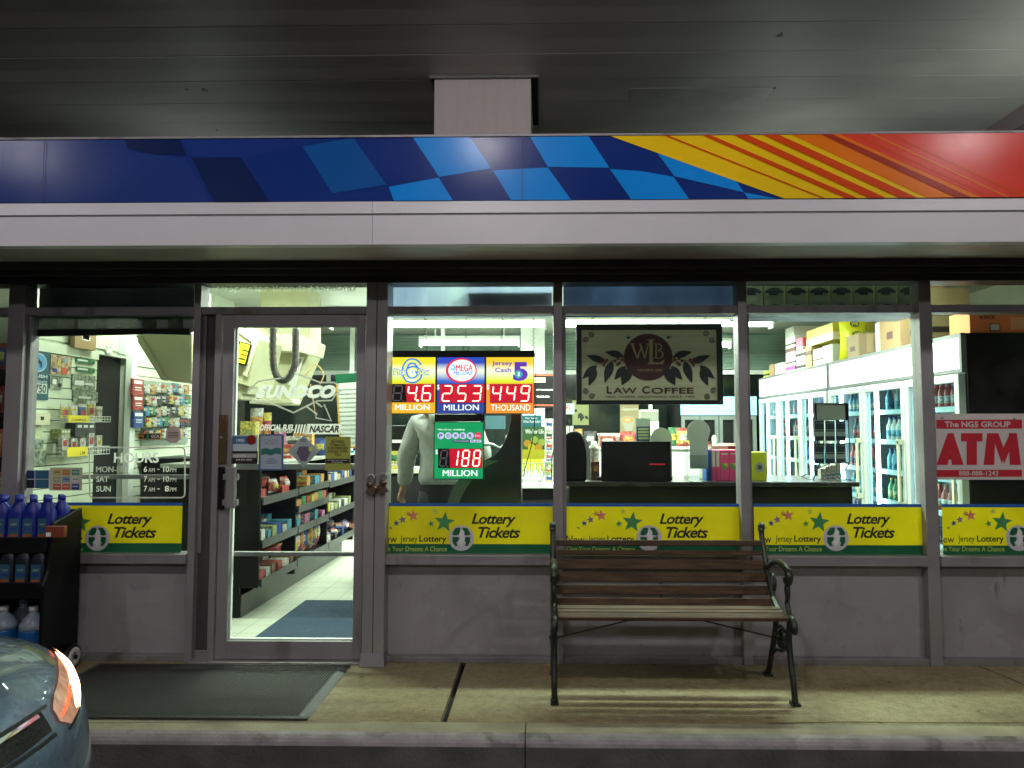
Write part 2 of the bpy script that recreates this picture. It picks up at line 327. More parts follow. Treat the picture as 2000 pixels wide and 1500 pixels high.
# recess panel + jamb left of the door
m = MB(); m.box(X_(386, FT), X_(416, FT), FG - .01, FG + .04, 0, zt0); part(m, 'side_panel', mat('dark_anodised', (.075, .07, .07), .5, .2))
m = MB(); m.box(X_(416, FT), X_(428, FT), FT - .005, FG + .05, 0, zt0); m.box(X_(386, FT), X_(416, FT), FT + .03, FG - .012, 0, .06); part(m, 'door_jamb', alu, bevel=.003)
m = MB(); m.box(X_(386, FT), px0, FT - .04, FG + .05, -.001, .014); part(m, 'threshold', alu, bevel=.003)
# door
dx0, dx1 = X_(430, FT), X_(711, FT); gx0, gx1 = X_(452, FT), X_(694, FT); gz0, gz1 = Z_(1256, FT), Z_(637, FT); dz1 = Z_(612, FT) - .004
dY = FT + .008
m = MB(); m.box(dx0, gx0, dY, dY + .045, .018, dz1); m.box(gx1, dx1, dY, dY + .045, .018, dz1); m.box(gx0, gx1, dY, dY + .045, .018, gz0); m.box(gx0, gx1, dY, dY + .045, gz1, dz1)
door = part(m, 'door', alu, bevel=.002)
m = MB(); m.box(gx0 - .002, gx1 + .002, dY + .020, dY + .026, gz0 - .002, gz1 + .002); m.build('glass', clear, door)
m = MB()
for a, b, c, d in ((gx0, gx0 + .008, gz0, gz1), (gx1 - .008, gx1, gz0, gz1), (gx0 + .008, gx1 - .008, gz0, gz0 + .008)): m.box(a, b, dY + .027, dY + .05, c, d)
m.build('glazing_bead', white, door)
for a, b in ((907, 919), (1083, 1092)):
    m = MB(); m.box(gx0, gx1, dY + .055, dY + .085, Z_(b, FT), Z_(a, FT)); m.build('push_bar', alu, door, bevel=.006)
m = MB(); hx0, hx1 = X_(444, FT - .06), X_(461, FT - .06); m.box(hx0, hx1, dY - .075, dY - .035, Z_(994, dY - .07), Z_(914, dY - .07)); m.box(X_(428, FT - .02), X_(438, FT - .02), dY - .025, dY - .001, Z_(996, dY), Z_(912, dY), 1)
m.box(X_(438, FT - .02), hx1, dY - .034, dY - .001, Z_(938, dY), Z_(926, dY), 0); m.box(X_(438, FT - .02), hx1, dY - .034, dY - .001, Z_(988, dY), Z_(976, dY), 0)
m.build('door_handle', [alu, black], door, bevel=.004)
m = MB(); m.box(X_(420, dY - .012), X_(443, dY - .012), dY - .012, dY - .001, Z_(906, dY), Z_(810, dY)); m.lathe([(.009, 0), (.009, -.008), (.006, -.010)], (X_(435, dY), dY - .012, Z_(855, dY)), 12, 1, 'y')
m.lathe([(.004, 0), (.003, -.003)], (X_(437, dY), dY - .012, Z_(815, dY)), 8, 1, 'y'); m.lathe([(.004, 0), (.003, -.003)], (X_(431, dY), dY - .012, Z_(901, dY)), 8, 1, 'y')
m.build('lock_plate', [mat('brown_bronze', (.12, .075, .035), .45, .6), steel], door, bevel=.002)
# soffit, fascia, roof
m = MB(); fz0, fz1, fz2, fz3 = Z_(476, 3.54), Z_(417, 3.54), Z_(391, 3.53), Z_(267, 3.53)
m.prism([(-9, 3.56, fz0 + .004), (-9, 4.42, 2.425), (-9, 4.42, 2.46), (-9, 3.56, 2.40)], (18, 0, 0)); part(m, 'soffit', mat('soffit_metal', (.34, .29, .25), .5, .1, var=.15))
m = MB()
for a, b in ((-9, X_(722, 3.54) - .001), (X_(722, 3.54) + .001, 9)):
    m.prism([(a, 3.54, fz0), (a, 3.54, fz1), (a, 3.526, fz1 + .002), (a, 3.534, fz2), (a, 3.60, fz2), (a, 3.60, fz0)], (b - a, 0, 0))
part(m, 'fascia_trim', white_al)
sg = dict(rough=.20, var=.05, scale=3, spec=.11)
navy = mat('fascia_navy', (.008, .030, .19), **sg); nav2 = mat('fascia_dark_navy', (.005, .016, .085), **sg); blu1 = mat('fascia_mid_blue', (.008, .085, .32), **sg); blu2 = mat('fascia_bright_blue', (.008, .26, .78), **sg)
dull = mat('fascia_faded_blue', (.012, .038, .20), **sg)
yel = mat('fascia_yellow', (.88, .58, .01), **sg); org = mat('fascia_orange', (.82, .19, .01), **sg); orr = mat('fascia_red_orange', (.68, .07, .01), **sg); red = mat('fascia_red', (.75, .055, .03), **sg); drd = mat('fascia_dark_red', (.38, .035, .015), **sg)
m = MB(); m.box(-9, 9, 3.53, 3.60, fz2 + .001, fz3)
def fp(pts, mi, lay):
    o = []
    for a, t in pts: yy = 267 + 124 * t; o.append((X_(a, 3.53, 330), 3.53 - .0012 * lay, fz3 + (fz2 + .001 - fz3) * t))
    m.poly(o, mi)
fp([(-900, 0), (240, 0), (255, .2), (360, .3), (412, 1), (-900, 1)], 1, 1)
fp([(240, 0), (348, 0), (364, .26), (300, .24), (250, .15)], 2, 2); fp([(374, .3), (470, .3), (528, 1), (420, 1)], 2, 2)
fp([(352, 0), (590, 0), (600, .08), (480, .3), (372, .26)], 3, 1)
fp([(590, .13), (690, 0), (755, .75), (650, .88)], 4, 2)
for q in ([(806, 0), (917, 0), (960, .5), (858, .63)], [(760, .78), (857, .64), (885, 1), (770, 1)], [(1035, 0), (1150, 0), (1190, .5), (1070, .48)], [(963, .53), (1070, .49), (1115, 1), (998, 1)],
          [(1191, .52), (1255, .56), (1315, .65), (1345, 1), (1232, 1)], [(1282, .25), (1435, .7), (1452, .9), (1317, .64)], [(1452, .9), (1515, 1), (1460, 1)]): fp(q, 5, 2)
fp([(1192, 0), (1560, 0), (1820, 1), (1530, 1)], 6, 3)
fp([(1545, 0), (1680, 0), (1945, 1), (1806, 1)], 7, 4); fp([(1640, 0), (3400, 0), (3400, 1), (1915, 1)], 9, 5)
for q, k in (([(1297, 0), (1305, 0), (1609, 1), (1603, 1)], 8), ([(1372, 0), (1388, 0), (1672, 1), (1648, 1)], 8), ([(1433, 0), (1461, 0), (1727, 1), (1693, 1)], 8), ([(1490, 0), (1521, 0), (1788, 1), (1752, 1)], 8),
             ([(1604, 0), (1626, 0), (1893, 1), (1862, 1)], 10), ([(1626, 0), (1640, 0), (1910, 1), (1893, 1)], 7), ([(1664, 0), (1676, 0), (1940, 1), (1930, 1)], 8), ([(1700, 0), (1708, 0), (1968, 1), (1960, 1)], 7), ([(1736, 0), (1744, 0), (2004, 1), (1992, 1)], 8)): fp(q, k, 6)
part(m, 'fascia_panel', [navy, dull, nav2, mat('fascia_blue_band', (.012, .035, .21), **sg), blu1, blu2, yel, org, orr, red, drd], fixn=False)
for a in (66, 1020):                                  # vertical butt joints of the vinyl faces
    m = MB(); x = X_(a, 3.53); m.box(x - .0008, x + .0008, 3.5195, 3.5215, fz2 + .001, fz3); part(m, 'panel_seam', mat('seam_dark', (.05, .06, .10), .5))
m = MB(); m.box(-9, 9, 3.522, 3.62, fz3 + .001, fz3 + .012); part(m, 'fascia_cap', alu_d)
m = MB(); m.box(-9, 9, 3.60, 12.2, 2.81, 2.85); part(m, 'roof', flat('roof_felt', (.10, .10, .10), .9))
m = MB(); m.box(-9, -8.9, 4.61, 12.2, 0, 2.81); m.box(8.9, 9, 4.61, 12.2, 0, 2.81); m.box(-8.9, 8.9, 12.1, 12.2, 0, 2.81); part(m, 'outer_wall', _M['grey_wall'])
# ---------------------------------------------------------------- canopy overhead
canopy = thing('fuel_canopy', 'dark metal plank canopy over the store with a boxed column above the fascia', 'canopy', (0, 5.77, 0))
deckm = mat('canopy_deck_metal', (.52, .49, .44), .5, .05, var=.08, scale=1.3, bump=.12, bscale=3, stretch=(.5, 1.6, 1))
m = MB(); y = -8.0
offs = 0.13
kk = 0
while y < 9.4:
    zz = CANOPY_Z + random.uniform(-.0015, .0015); prof = [(y, zz + .004), (y + .003, zz + .001), (y + .012, zz), (y + .205, zz + .003), (y + .388, zz), (y + .403, zz + .002), (y + .406, zz + .004)]
    xs = [-14, -8.2, -2.3, 3.6, 9.5, 14]
    for a, b in zip(xs[:-1], xs[1:]):
        n0 = len(prof); m.add([(a, p, q) for p, q in prof] + [(b, p, q) for p, q in prof], [(i, i + 1, n0 + i + 1, n0 + i) for i in range(n0 - 1)], 0)
    y += .406; kk += 1
grime(deckm, (.6, .59, .57), .34, .6, .8, (1, 1.6, 1), .5); grime(deckm, (.4, .38, .35), .24, .30, 9, (1, 1.5, 1), .5)
deck = m.build('ceiling_deck', deckm, canopy)
m = MB(); m.box(-14, 14, -8, 9.4, CANOPY_Z + .02, CANOPY_Z + .06); m.build('deck_backing', blackm, canopy)
m = MB(); m.box(-14.1, -14, -8.1, 9.5, 4.15, 5.0); m.box(14, 14.1, -8.1, 9.5, 4.15, 5.0); m.box(-14, 14, -8.1, -8, 4.15, 5.0); m.box(-14, 14, 9.4, 9.5, 4.15, 5.0); m.build('canopy_edge', white_al, canopy)
colm = mat('column_cladding', (.62, .55, .53), .45, .1, var=.05, scale=4, stretch=(8, 8, .6))
cx0, cx1 = X_(848, 5.77, 200), X_(1037, 5.77, 200)
m = MB(); m.box(cx0, cx1, 5.77, 6.72, 2.851, CANOPY_Z + .015); m.build('column', colm, canopy, bevel=.004)
m = MB(); g = .035
m.box(cx0 - g, cx1 + g + .03, 5.77 - g, 5.76, CANOPY_Z - .02, CANOPY_Z + .015); m.box(cx0 - g, cx0 - g + .012, 5.76, 6.76, CANOPY_Z - .02, CANOPY_Z + .015); m.box(cx1 + g + .02, cx1 + g + .03, 5.76, 6.76, CANOPY_Z - .02, CANOPY_Z + .015)
m.box(cx0 - .022, cx0 - .001, 5.761, 6.72, CANOPY_Z - .004, CANOPY_Z + .012, 1); m.box(cx1 + .001, cx1 + g + .019, 5.761, 6.72, CANOPY_Z - .004, CANOPY_Z + .012, 1)
m.build('column_collar', [alu_d, blackm], canopy)
m = MB(); m.box(4.32, 4.62, 5.0, 9.35, CANOPY_Z - .17, CANOPY_Z - .004); m.build('cross_beam', flat('beam_paint', (.30, .24, .235), .5), canopy)
m = MB(); m.box(4.36, 4.6, 5.9, 6.3, 2.851, CANOPY_Z - .171); m.build('column', colm, canopy)
lens = glow('lamp_lens', (1, .95, .97), 3)
for x, y in CANOPY_LAMPS:
    m = MB(); m.box(x - .30, x + .30, y - .30, y + .30, CANOPY_Z - .045, CANOPY_Z - .006, 0); m.lathe([(.21, CANOPY_Z - .046), (.20, CANOPY_Z - .085), (.15, CANOPY_Z - .11), (.02, CANOPY_Z - .12)], (x, y, 0), 20, 1); m.build('lamp', [white, lens], canopy)
# dents and clip heads in the planks
for a, b, s in ((402, 178, .032), (366, 176, .02), (1522, 72, .03), (1512, 174, .02), (424, 255, .015)):
    d = ray(a, b); t = (CANOPY_Z - .002 - CAMZ) / d.z; x, y = d.x * t, d.y * t
    m = MB(); m.add([(x - s, y, CANOPY_Z + .0), (x, y - .012, CANOPY_Z - .010), (x + s, y, CANOPY_Z + .0), (x, y - s * 2.2, CANOPY_Z - .001)], [(0, 1, 3), (1, 2, 3), (0, 1, 2)]); m.build('plank_dent', mat('dent_metal', (.20, .19, .18), .5), canopy)
m = MB(); pts = []
for a, b in ((1232, 173), (1511, 171), (1482, 214), (1226, 214)):
    d = ray(a, b); t = (CANOPY_Z - .006 - CAMZ) / d.z; pts.append((d.x * t, d.y * t, CANOPY_Z - .006))
m.prism(pts, (0, 0, .004)); m.build('patch_plate', mat('patch_metal', (.48, .46, .43), .34, .15), canopy)
# small floodlights added out of view on the roof to brighten the planks above
for k, (px_, yy, pw) in enumerate(((398, 6.9, 2.2), (1532, 7.0, 4.2), (2120, 5.2, 6.5))):
    x = X_(px_, yy, 250); q = thing('added_roof_floodlight', ('small added floodlight, out of view on the store roof above the door end', 'small added floodlight, out of view on the store roof above the coffee sign', 'small added floodlight, out of view at the right end of the store roof')[k], 'floodlight', (x, yy, 2.85), 'added floodlights on the store roof')
    m = MB(); m.box(x - .09, x + .09, yy - .06, yy + .06, 2.86, 3.0); m.build('housing', bronze, q, bevel=.01)
    m = MB(); m.box(x - .07, x + .07, yy - .045, yy + .045, 3.001, 3.006); m.build('lens', glow('added_flood_lens', (.9, 1, .97), 4), q)
    area('added_flood_light', (x, yy, 3.02), .12, pw, (.85, 1, .95), (math.pi, 0, 0))
# ================================================================ signs and decals on the glass
GY = FG - .0055                                  # just outside the glass
ink = flat('ink_black', (.015, .013, .01), .5); wht = flat('print_white', (.80, .80, .78), .5); byel = mat('banner_yellow', (.92, .86, .01), .45, var=.06, scale=5); bgrn = mat('banner_green', (.015, .17, .075), .45, var=.08); bblu = flat('banner_blue', (.01, .10, .42), .45)
pgrn = flat('star_green', (.06, .28, .10), .5); pk = flat('star_pink', (.80, .25, .16), .5); pur = flat('star_purple', (.28, .18, .30), .5); sblu = flat('star_blue', (.02, .08, .35), .5); pgr = flat('star_pale_green', (.35, .50, .08), .5); ppk = flat('star_pale_pink', (.82, .50, .10), .5); lgr = flat('text_lime', (.55, .70, .12), .5); disc_m = flat('emblem_grey', (.62, .60, .62), .5)
for q_ in (byel, bgrn): translucent(q_, .3)
def star(m, cx, cy, r, Y, mi, rot=0.0):
    pts = []
    for i in range(10):
        q = math.pi / 2 + rot + i * math.pi / 5; rr = r if i % 2 == 0 else r * .42; pts.append((cx + rr * math.cos(q), cy - rr * math.sin(q)))
    c = W(cx, cy, Y); vs = [(c[0], Y, c[1])] + [(W(a, b, Y)[0], Y, W(a, b, Y)[1]) for a, b in pts]
    m.add(vs, [(0, i + 1, (i + 1) % 10 + 1) for i in range(10)], mi)
PET = [[(-.08, -.82), (-.45, -.80), (-.66, -.50), (-.72, -.26), (-.45, -.20), (-.22, -.28), (-.10, -.45)], [(-.70, -.10), (-.70, .30), (-.50, .62), (-.28, .62), (-.38, .35), (-.16, .10), (-.22, -.08)]]
NJS = [(-.10, -.55), (.12, -.68), (.26, -.46), (.20, -.25), (.30, -.02), (.24, .30), (.05, .55), (-.02, .78), (-.12, .52), (-.30, .34), (-.14, .12), (-.02, .0), (-.18, -.16), (-.14, -.38)]
def emblem(m, cx, cy, r, Y, dm=0, gm=1, wm=2, ring=True):
    c = W(cx, cy, Y); rr = r / F * Y * 1.0
    m.disc(c[0], c[1], Y, rr, 28, dm)
    for P in PET:
        for sx in (1, -1): m.poly([(c[0] + sx * p * rr, Y - .001, c[1] - q * rr) for p, q in P], gm)
    m.poly([(c[0] + p * rr, Y - .002, c[1] - q * rr) for p, q in NJS], wm)
def banner(lc, x0, x1, label, left=True, cut=None, y0=983, y1=1083, full=True):
    t = thing('lottery_banner', label, 'banner', (X_((x0 + x1) / 2, GY), GY, zs1))
    m = MB(); X0, X1 = X_(x0, GY), X_(x1, GY); za, zb, zc, zd = Z_(y0, GY), Z_(y0 + 6, GY), Z_(1063, GY), Z_(y1, GY)
    m.box(X0, X1, GY - .002, GY, za, zb, 1); m.box(X0, X1, GY - .002, GY, zb, zc, 0); m.box(X0, X1, GY - .002, GY, zc, zd, 2); m.build('sheet', [byel, bblu, bgrn], t)
    Y = GY - .0035; dy = 0
    m = MB(); text(m, 'Lottery', lc + 20, 1003, lc + 107, 1030, Y, 0, .022, .28, .92); text(m, 'Tickets', lc + 33, 1029, lc + 115, 1051, Y, 0, .022, .28, .92)
    if left:
        for st, a, b, bd in (('New', -162, -126, 0), ('Jersey', -119, -86, 0), ('Lottery', -82, -29, .02)):
            if cut is not None and lc + a < cut:
                if lc + b <= cut + 2: continue
                st2 = {'New': 'ew' if lc - 148 >= cut - 6 else 'w'}[st]; a2 = -148 if st2 == 'ew' else -138
                text(m, st2, lc + a2, 1050, lc + b, 1060, Y, 0, bd); continue
            text(m, st, lc + a, 1046, lc + b, 1060 if 'y' not in st else 1062, Y, 0, bd)
        gt = 'Give Your Dreams A Chance' if cut is None else ('e Your Dreams A Chance'); ga = -161 if cut is None else (cut - lc + 1)
        text(m, gt, lc + ga, 1067, lc - 28, 1077, Y, 1, .004)
    m.build('lettering', [ink, lgr], t, fixn=False)
    if left or True:
        m = MB()
        S = [(-33, -31, 21, 0, -.12), (-51, -52, 7, 5, .2), (-59, -28, 7, 0, .2), (-94, -44, 12, 1, .1), (-104, -48, 7, 6, .3), (-115, -36, 8, 2, .2), (-127, -29, 6.5, 3, .1), (-138, -20, 4.5, 4, .2)]
        for a, b, r, mi, ro in S:
            if lc + a - r > x0 + 1 and lc + a + r < x1 - 1: m = MB(); star(m, lc + a, 1051 + b, r, Y, 0, ro); m.build('star', [pgrn, pk, pur, sblu, pgr, lgr, ppk][mi], t, fixn=False)
    m = MB(); emblem(m, lc, 1051, 24.5, Y - .001); m.build('emblem', [disc_m, bgrn, wht], t, fixn=False)
    return t
banner(190, 44, 361, 'yellow lottery banner in the window behind the oil bottle rack, left of the door')
banner(901, 757, 1079, 'yellow lottery banner under the red number jackpot signs', cut=757)
banner(1268, 1101, 1443, 'yellow lottery banner under the framed coffee sign, partly behind the bench back')
banner(1633, 1469, 1808, 'yellow lottery banner under the window with the drinks coolers, right of the bench', cut=1485)
banner(1990, 1834, 2160, 'yellow lottery banner under the ATM sign at the right edge')
# hours decal
vin = translucent(flat('decal_vinyl', (.78, .78, .72), .55), .45)
t = thing('hours_decal', 'white outlined opening hours lettering on the glass left of the door', 'decal', (X_(268, GY), GY, Z_(972, GY)))
m = MB(); Y = GY - .001
text(m, 'HOURS', 223, 884, 310, 904, Y, 0, .022)
for st, a, b, y in (('MON-FRI', 188, 246, 911), ('SAT', 188, 212, 930), ('SUN', 188, 216, 949)): text(m, st, a, y, b, y + 11.5, Y, 0, .014)
for y, l, r, ra in ((911, '6', '10', 319), (930, '7', '10', 319), (949, '7', '8', 322)):
    text(m, l, 281, y, 287, y + 11, Y, 0, .014); text(m, 'AM', 290, y + 3, 302, y + 11, Y, 0, .014); text(m, '-', 307, y + 5, 312, y + 6.5, Y, 0, .014)
    text(m, r, ra, y, 330 if r == '10' else 330, y + 11, Y, 0, .014); text(m, 'PM', 332, y + 3, 344, y + 11, Y, 0, .014)
m.build('lettering', vin, t, fixn=False)
m = MB(); pts = []
for cx, cy, q0 in ((353, 882, -90), (353, 964, 0), (183, 964, 90), (183, 882, 180)):
    for i in range(6): q = R(q0 + 18 * i); x, z = W(cx + 8 * math.cos(q), cy + 8 * math.sin(q), Y); pts.append((x, Y, z))
m.tube(pts, .0045, 4, closed=True, ry=.001, up=(0, 1, 0)); m.build('outline', vin, t)
# proprietor lettering in the transom above the door
m = MB(); text(m, 'Proprietor Brenda Stensland', 425, 556, 693, 573, GY - .001, 0, .012)
tag(m.build('transom_lettering', translucent(flat('grey_vinyl', (.50, .54, .44), .6), .6), fixn=False), 'grey proprietor name lettering on the glass strip above the door', 'lettering')
# door decals
DY = dY + .019
t = thing('fuel_logo_decal', 'large pale arrow framed logo lettering on the upper door glass', 'decal', (X_(570, DY), DY, Z_(860, DY)))
m = MB(); text(m, 'SUNOCO', 499, 752, 656, 778, DY, 0, .075, .30, .97); m.build('lettering', vin, t, fixn=False)
m = MB()
def stroke(pts, r=.0048, closed=False): m.tube([(W(a, b, DY)[0], DY, W(a, b, DY)[1]) for a, b in pts], r, 4, closed=closed, ry=.0008, up=(0, 1, 0))
stroke([(483, 765), (497, 752), (503, 746), (528, 741), (548, 739)]); stroke([(575, 728), (625, 747), (652, 747), (661, 752), (658, 760), (666, 764), (655, 771), (648, 782), (620, 783), (573, 806), (526, 786), (494, 784), (488, 778)])
stroke([(616, 785), (629, 795), (633, 790), (647, 822), (616, 816), (619, 809), (600, 795)]); m.build('outline', vin, t)
m = MB(); m.pp([(508, 828), (590, 828), (584, 838), (506, 838)], DY, 1); m.pp([(600, 828), (668, 828), (663, 848), (594, 848)], DY, 0)
for i in range(5): m.pp([(578 + i * 5.5, 829), (581 + i * 5.5, 829), (577 + i * 5.5, 846), (574 + i * 5.5, 846)], DY, 0)
m2 = MB(); text(m2, 'NASCAR', 604, 831, 662, 845, DY - .001, 0, .04, .25)
m2.build('lettering', ink, t, fixn=False); m.v = m.v[0:]; m3 = MB(); text(m3, 'OFFICIAL FUEL', 508, 829, 574, 841, DY - .001, 0, .03, .25); text(m3, 'OF', 560, 842, 571, 846, DY - .001, 0, .03, .25)
mm = MB(); mm.v, mm.f, mm.m, mm.sm = m.v[4:], [tuple(i - 4 for i in f) for f in m.f[1:]], m.m[1:], m.sm[1:]; mm.build('stripe_block', vin, t, fixn=False); m3.build('lettering', vin, t, fixn=False)
def sheet(name, label, cat, a, b, c, d, Y, mats, draw=None, dep=.002, group=None, bev=0):
    t = thing(name, label, cat, (X_((a + c) / 2, Y), Y, Z_(d, Y)), group)
    m = MB(); m.pb(a, b, c, d, Y - dep, dep); m.build('sheet', mats[0], t, bevel=bev)
    if draw:
        m = MB(); draw(m, Y - dep - .001); m.build('print', mats, t, fixn=False)
    return t
def d1(m, Y):
    m.pp([(455, 852), (499, 852), (499, 867), (455, 867)], Y, 1); text(m, '1995', 462, 857, 477, 864, Y - .001, 2, .02); c = W(491, 859, Y); m.disc(c[0], c[1], Y - .002, .030, 20, 3)
sheet('round_ball_sticker', 'blue sticker with a dark red ball on the left of the door glass', 'sticker', 454, 850, 503, 881, DY, [flat('sticker_pale', (.50, .60, .62)), flat('sticker_blue', (.03, .16, .30)), wht, flat('ball_red', (.25, .015, .01), .3)], d1)
def d2(m, Y):
    text(m, 'SCOTT\'S', 455, 888, 480, 893, Y, 2, .02); text(m, '609 691-4000', 461, 896, 492, 900, Y, 2, .01); m.pp([(453, 886), (501, 886), (501, 894), (453, 894)], Y + .0005, 1)
sheet('alarm_company_sticker', 'small black and white phone number sticker low on the left of the door glass', 'sticker', 452, 881, 503, 906, DY, [ink, flat('sticker_grey', (.40, .40, .38)), flat('sticker_white', (.7, .7, .7))], d2)
def d3(m, Y):
    m.pp([(509, 851), (550, 851), (550, 916), (509, 916)], Y, 1); text(m, 'CASH', 515, 858, 543, 863, Y - .001, 2, .01); text(m, '4LIFE', 517, 864, 542, 868, Y - .001, 2, .01)
    m.pp([(510, 877), (520, 875), (530, 878), (540, 874), (549, 876), (549, 888), (539, 886), (529, 890), (519, 887), (510, 889)], Y - .001, 3)
    for i, w_ in enumerate((12, 24, 20)): m.pp([(530 - w_ / 2, 896 + i * 4), (530 + w_ / 2, 896 + i * 4), (530 + w_ / 2, 897.2 + i * 4), (530 - w_ / 2, 897.2 + i * 4)], Y - .001, 0)
sheet('lottery_game_poster', 'pale blue bordered poster with a green ribbon on the middle of the door glass', 'poster', 506, 848, 553, 919, DY, [flat('poster_blue', (.05, .12, .26)), flat('poster_pale', (.38, .45, .52)), flat('poster_text_grey', (.22, .28, .30)), flat('ribbon_green', (.02, .16, .13))], d3)
t = thing('diamond_sticker', 'grey diamond shaped sticker on the door glass between two posters', 'sticker', (X_(593, DY), DY, Z_(913, DY)))
m = MB(); m.ppr([(593, 850), (624, 881), (593, 913), (562, 881)], DY - .002, .0015); m.build('sheet', flat('diamond_grey', (.36, .44, .42)), t)
m = MB(); m.pp([(584, 872), (602, 872), (606, 885), (598, 901), (588, 901), (579, 885)], DY - .003, 0); text(m, 'DCL', 588, 857, 598, 863, DY - .003, 1, .02); c = W(607, 877, DY); m.disc(c[0], c[1], DY - .004, .013, 14, 2); m.build('print', [flat('diamond_purple', (.13, .10, .17)), ink, lgr], t, fixn=False)
def d4(m, Y):
    for i, (s, w_) in enumerate((('BUYING', 24), ('TOBACCO', 30), ('FOR MINORS', 38), ('COULD COST', 38), ('YOU.', 14))): text(m, s, 659.5 - w_ / 2, 860 + i * 6.4, 659.5 + w_ / 2, 865 + i * 6.4, Y, 1, .03)
    m.pp([(636, 896), (683, 896), (683, 905), (636, 905)], Y, 1)
    text(m, "IT'S NOT JUST WRONG.", 640, 898, 679, 900.5, Y - .001, 2, .01); text(m, "IT'S ILLEGAL.", 648, 901.5, 671, 904, Y - .001, 2, .01)
sheet('tobacco_warning_sign', 'olive green warning notice in bold black capitals on the right of the door glass', 'sign', 636, 853, 684, 919, DY, [flat('olive_green', (.36, .40, .06)), ink, wht], d4)
# padlocks on the door post
pl = mat('padlock_metal', (.16, .12, .09), .35, .8)
for k, (a, b) in enumerate(((724, 929), (748, 926))):
    x, z = W(a, b, 4.25); t = thing('padlock', ('dark open padlock hanging on the left half of the door post', 'dark padlock hanging on the right half of the door post')[k], 'padlock', (x, 4.25, z - .1), 'padlocks on the door post')
    m = MB(); m.tube([(x + .022 * math.cos(q) , 4.262, z - .03 + .035 * math.sin(q)) for q in [math.pi * i / 8 for i in range(9)]] + [(x - .022, 4.262, z - .055)], .0045, 8); m.build('shackle', steel, t)
    s = (1, -1)[k]; m = MB(); m.obox((x + s * .004, 4.262, z - .085), .027, .011, .032, 0, 0, .5 * s); m.build('lock_body', pl, t, bevel=.005)
    m = MB(); m.lathe([(.019, -.006), (.021, 0), (.019, .006)], (x - s * .004, 4.246, z - .052), 16, 0, 'y'); m.build('cover_disc', pl, t)
    m = MB(); m.box(x - .006, x + .006, 4.273, 4.289, z - .012, z + .006); m.build('staple', steel, t)
# ATM sign
AY = FG - .03
def d5(m, Y):
    for a, b in ((820, 837), (918, 931)): m.pp([(1829, a), (1996, a - .5), (1996, b), (1829, b + .5)], Y, 1)
    text(m, 'The NG5 GROUP', 1845, 823, 1974, 834.5, Y - .001, 0, .03); text(m, '888-888-1243', 1873, 919.5, 1950, 929, Y - .001, 0, .015)
    # bold block letters
    def L(p): m.pp(p, Y, 1)
    L([(1829, 908), (1851, 846), (1862, 846), (1851, 908)]); L([(1851, 846), (1862, 846), (1882, 908), (1859, 908)]); L([(1846, 884), (1866, 884), (1869, 898), (1843, 898)])
    L([(1877, 846), (1919, 846), (1919, 862), (1877, 862)]); L([(1888, 862), (1908, 862), (1908, 908), (1888, 908)])
    L([(1921, 908), (1928, 846), (1944, 846), (1942, 908)]); L([(1936, 846), (1950, 846), (1962, 880), (1957, 906)]); L([(1970, 846), (1986, 846), (1994, 908), (1972, 908)]); L([(1973, 846), (1986, 846), (1961, 906), (1955, 884)])
t = sheet('atm_sign', 'white cash machine sign with thick red capitals hanging in the right end window', 'sign', 1826, 808, 2013, 937, AY, [flat('sign_white', (.62, .58, .55), .5), flat('sign_red', (.50, .015, .03), .5)], d5, dep=.006)
m = MB()
for a, b in ((1838, 815), (1979, 818)): x, z = W(a, b, AY); m.lathe([(.008, 0), (.009, -.004), (.005, -.008)], (x, AY - .006, z), 10, 0, 'y')
m.build('screw', steel, t)
# card brand and small stickers low in the left window
IY = FG + .006
def quad(m, a, b, c, d, Y, mi): m.pp([(a, b), (c, b), (c, d), (a, d)], Y, mi)
t = thing('blue_card_sticker', 'dark blue sticker of four squares low in the left window', 'sticker', (X_(69, IY), IY, Z_(954, IY)))
m = MB(); m.pb(42, 918, 96, 954, GY - .0005, .0005); m.build('sheet', flat('pale_film', (.45, .55, .55)), t)
m = MB(); Y = GY - .0015
for q, mi in (((42, 919, 67, 935), 0), ((69, 919, 95, 935), 1), ((42, 937, 67, 953), 2), ((69, 937, 95, 953), 1)): quad(m, *q, Y, mi)
m.build('print', [flat('sq_navy', (.01, .03, .12)), flat('sq_teal', (.03, .13, .20)), flat('sq_black', (.01, .012, .03))], t, fixn=False)
cols = [flat('c_%d' % i, c) for i, c in enumerate([(.55, .45, .10), (.55, .20, .08), (.10, .30, .22), (.60, .58, .45), (.25, .35, .40), (.35, .40, .20), (.60, .10, .06), (.02, .05, .25)])]
t = thing('payment_stickers', 'cream sheet of small payment card marks low in the left window', 'sticker', (X_(129, IY), IY, Z_(958, IY)))
m = MB(); m.pb(98, 913, 160, 958, GY - .0005, .0005); m.build('sheet', flat('cream_paper', (.55, .55, .36)), t)
m = MB()
for r in range(3):
    for c in range(3): quad(m, 104 + c * 18, 917 + r * 14, 119 + c * 18, 928 + r * 14, Y, [0, 1, 2, 5, 4, 3, 6, 6, 7][r * 3 + c]); quad(m, 106 + c * 18, 921 + r * 14, 117 + c * 18, 923 + r * 14, Y - .0005, [7, 0, 3, 3, 7, 2, 3, 3, 3][r * 3 + c])
m.build('print', cols, t, fixn=False)
t = thing('association_sticker', 'black and orange state association sticker above the hours lettering', 'sticker', (X_(292, IY), IY, Z_(862, IY)))
m = MB(); m.pb(270, 846, 314, 858, GY - .0005, .0005); m.build('sheet', flat('st_orange', (.55, .28, .06)), t)
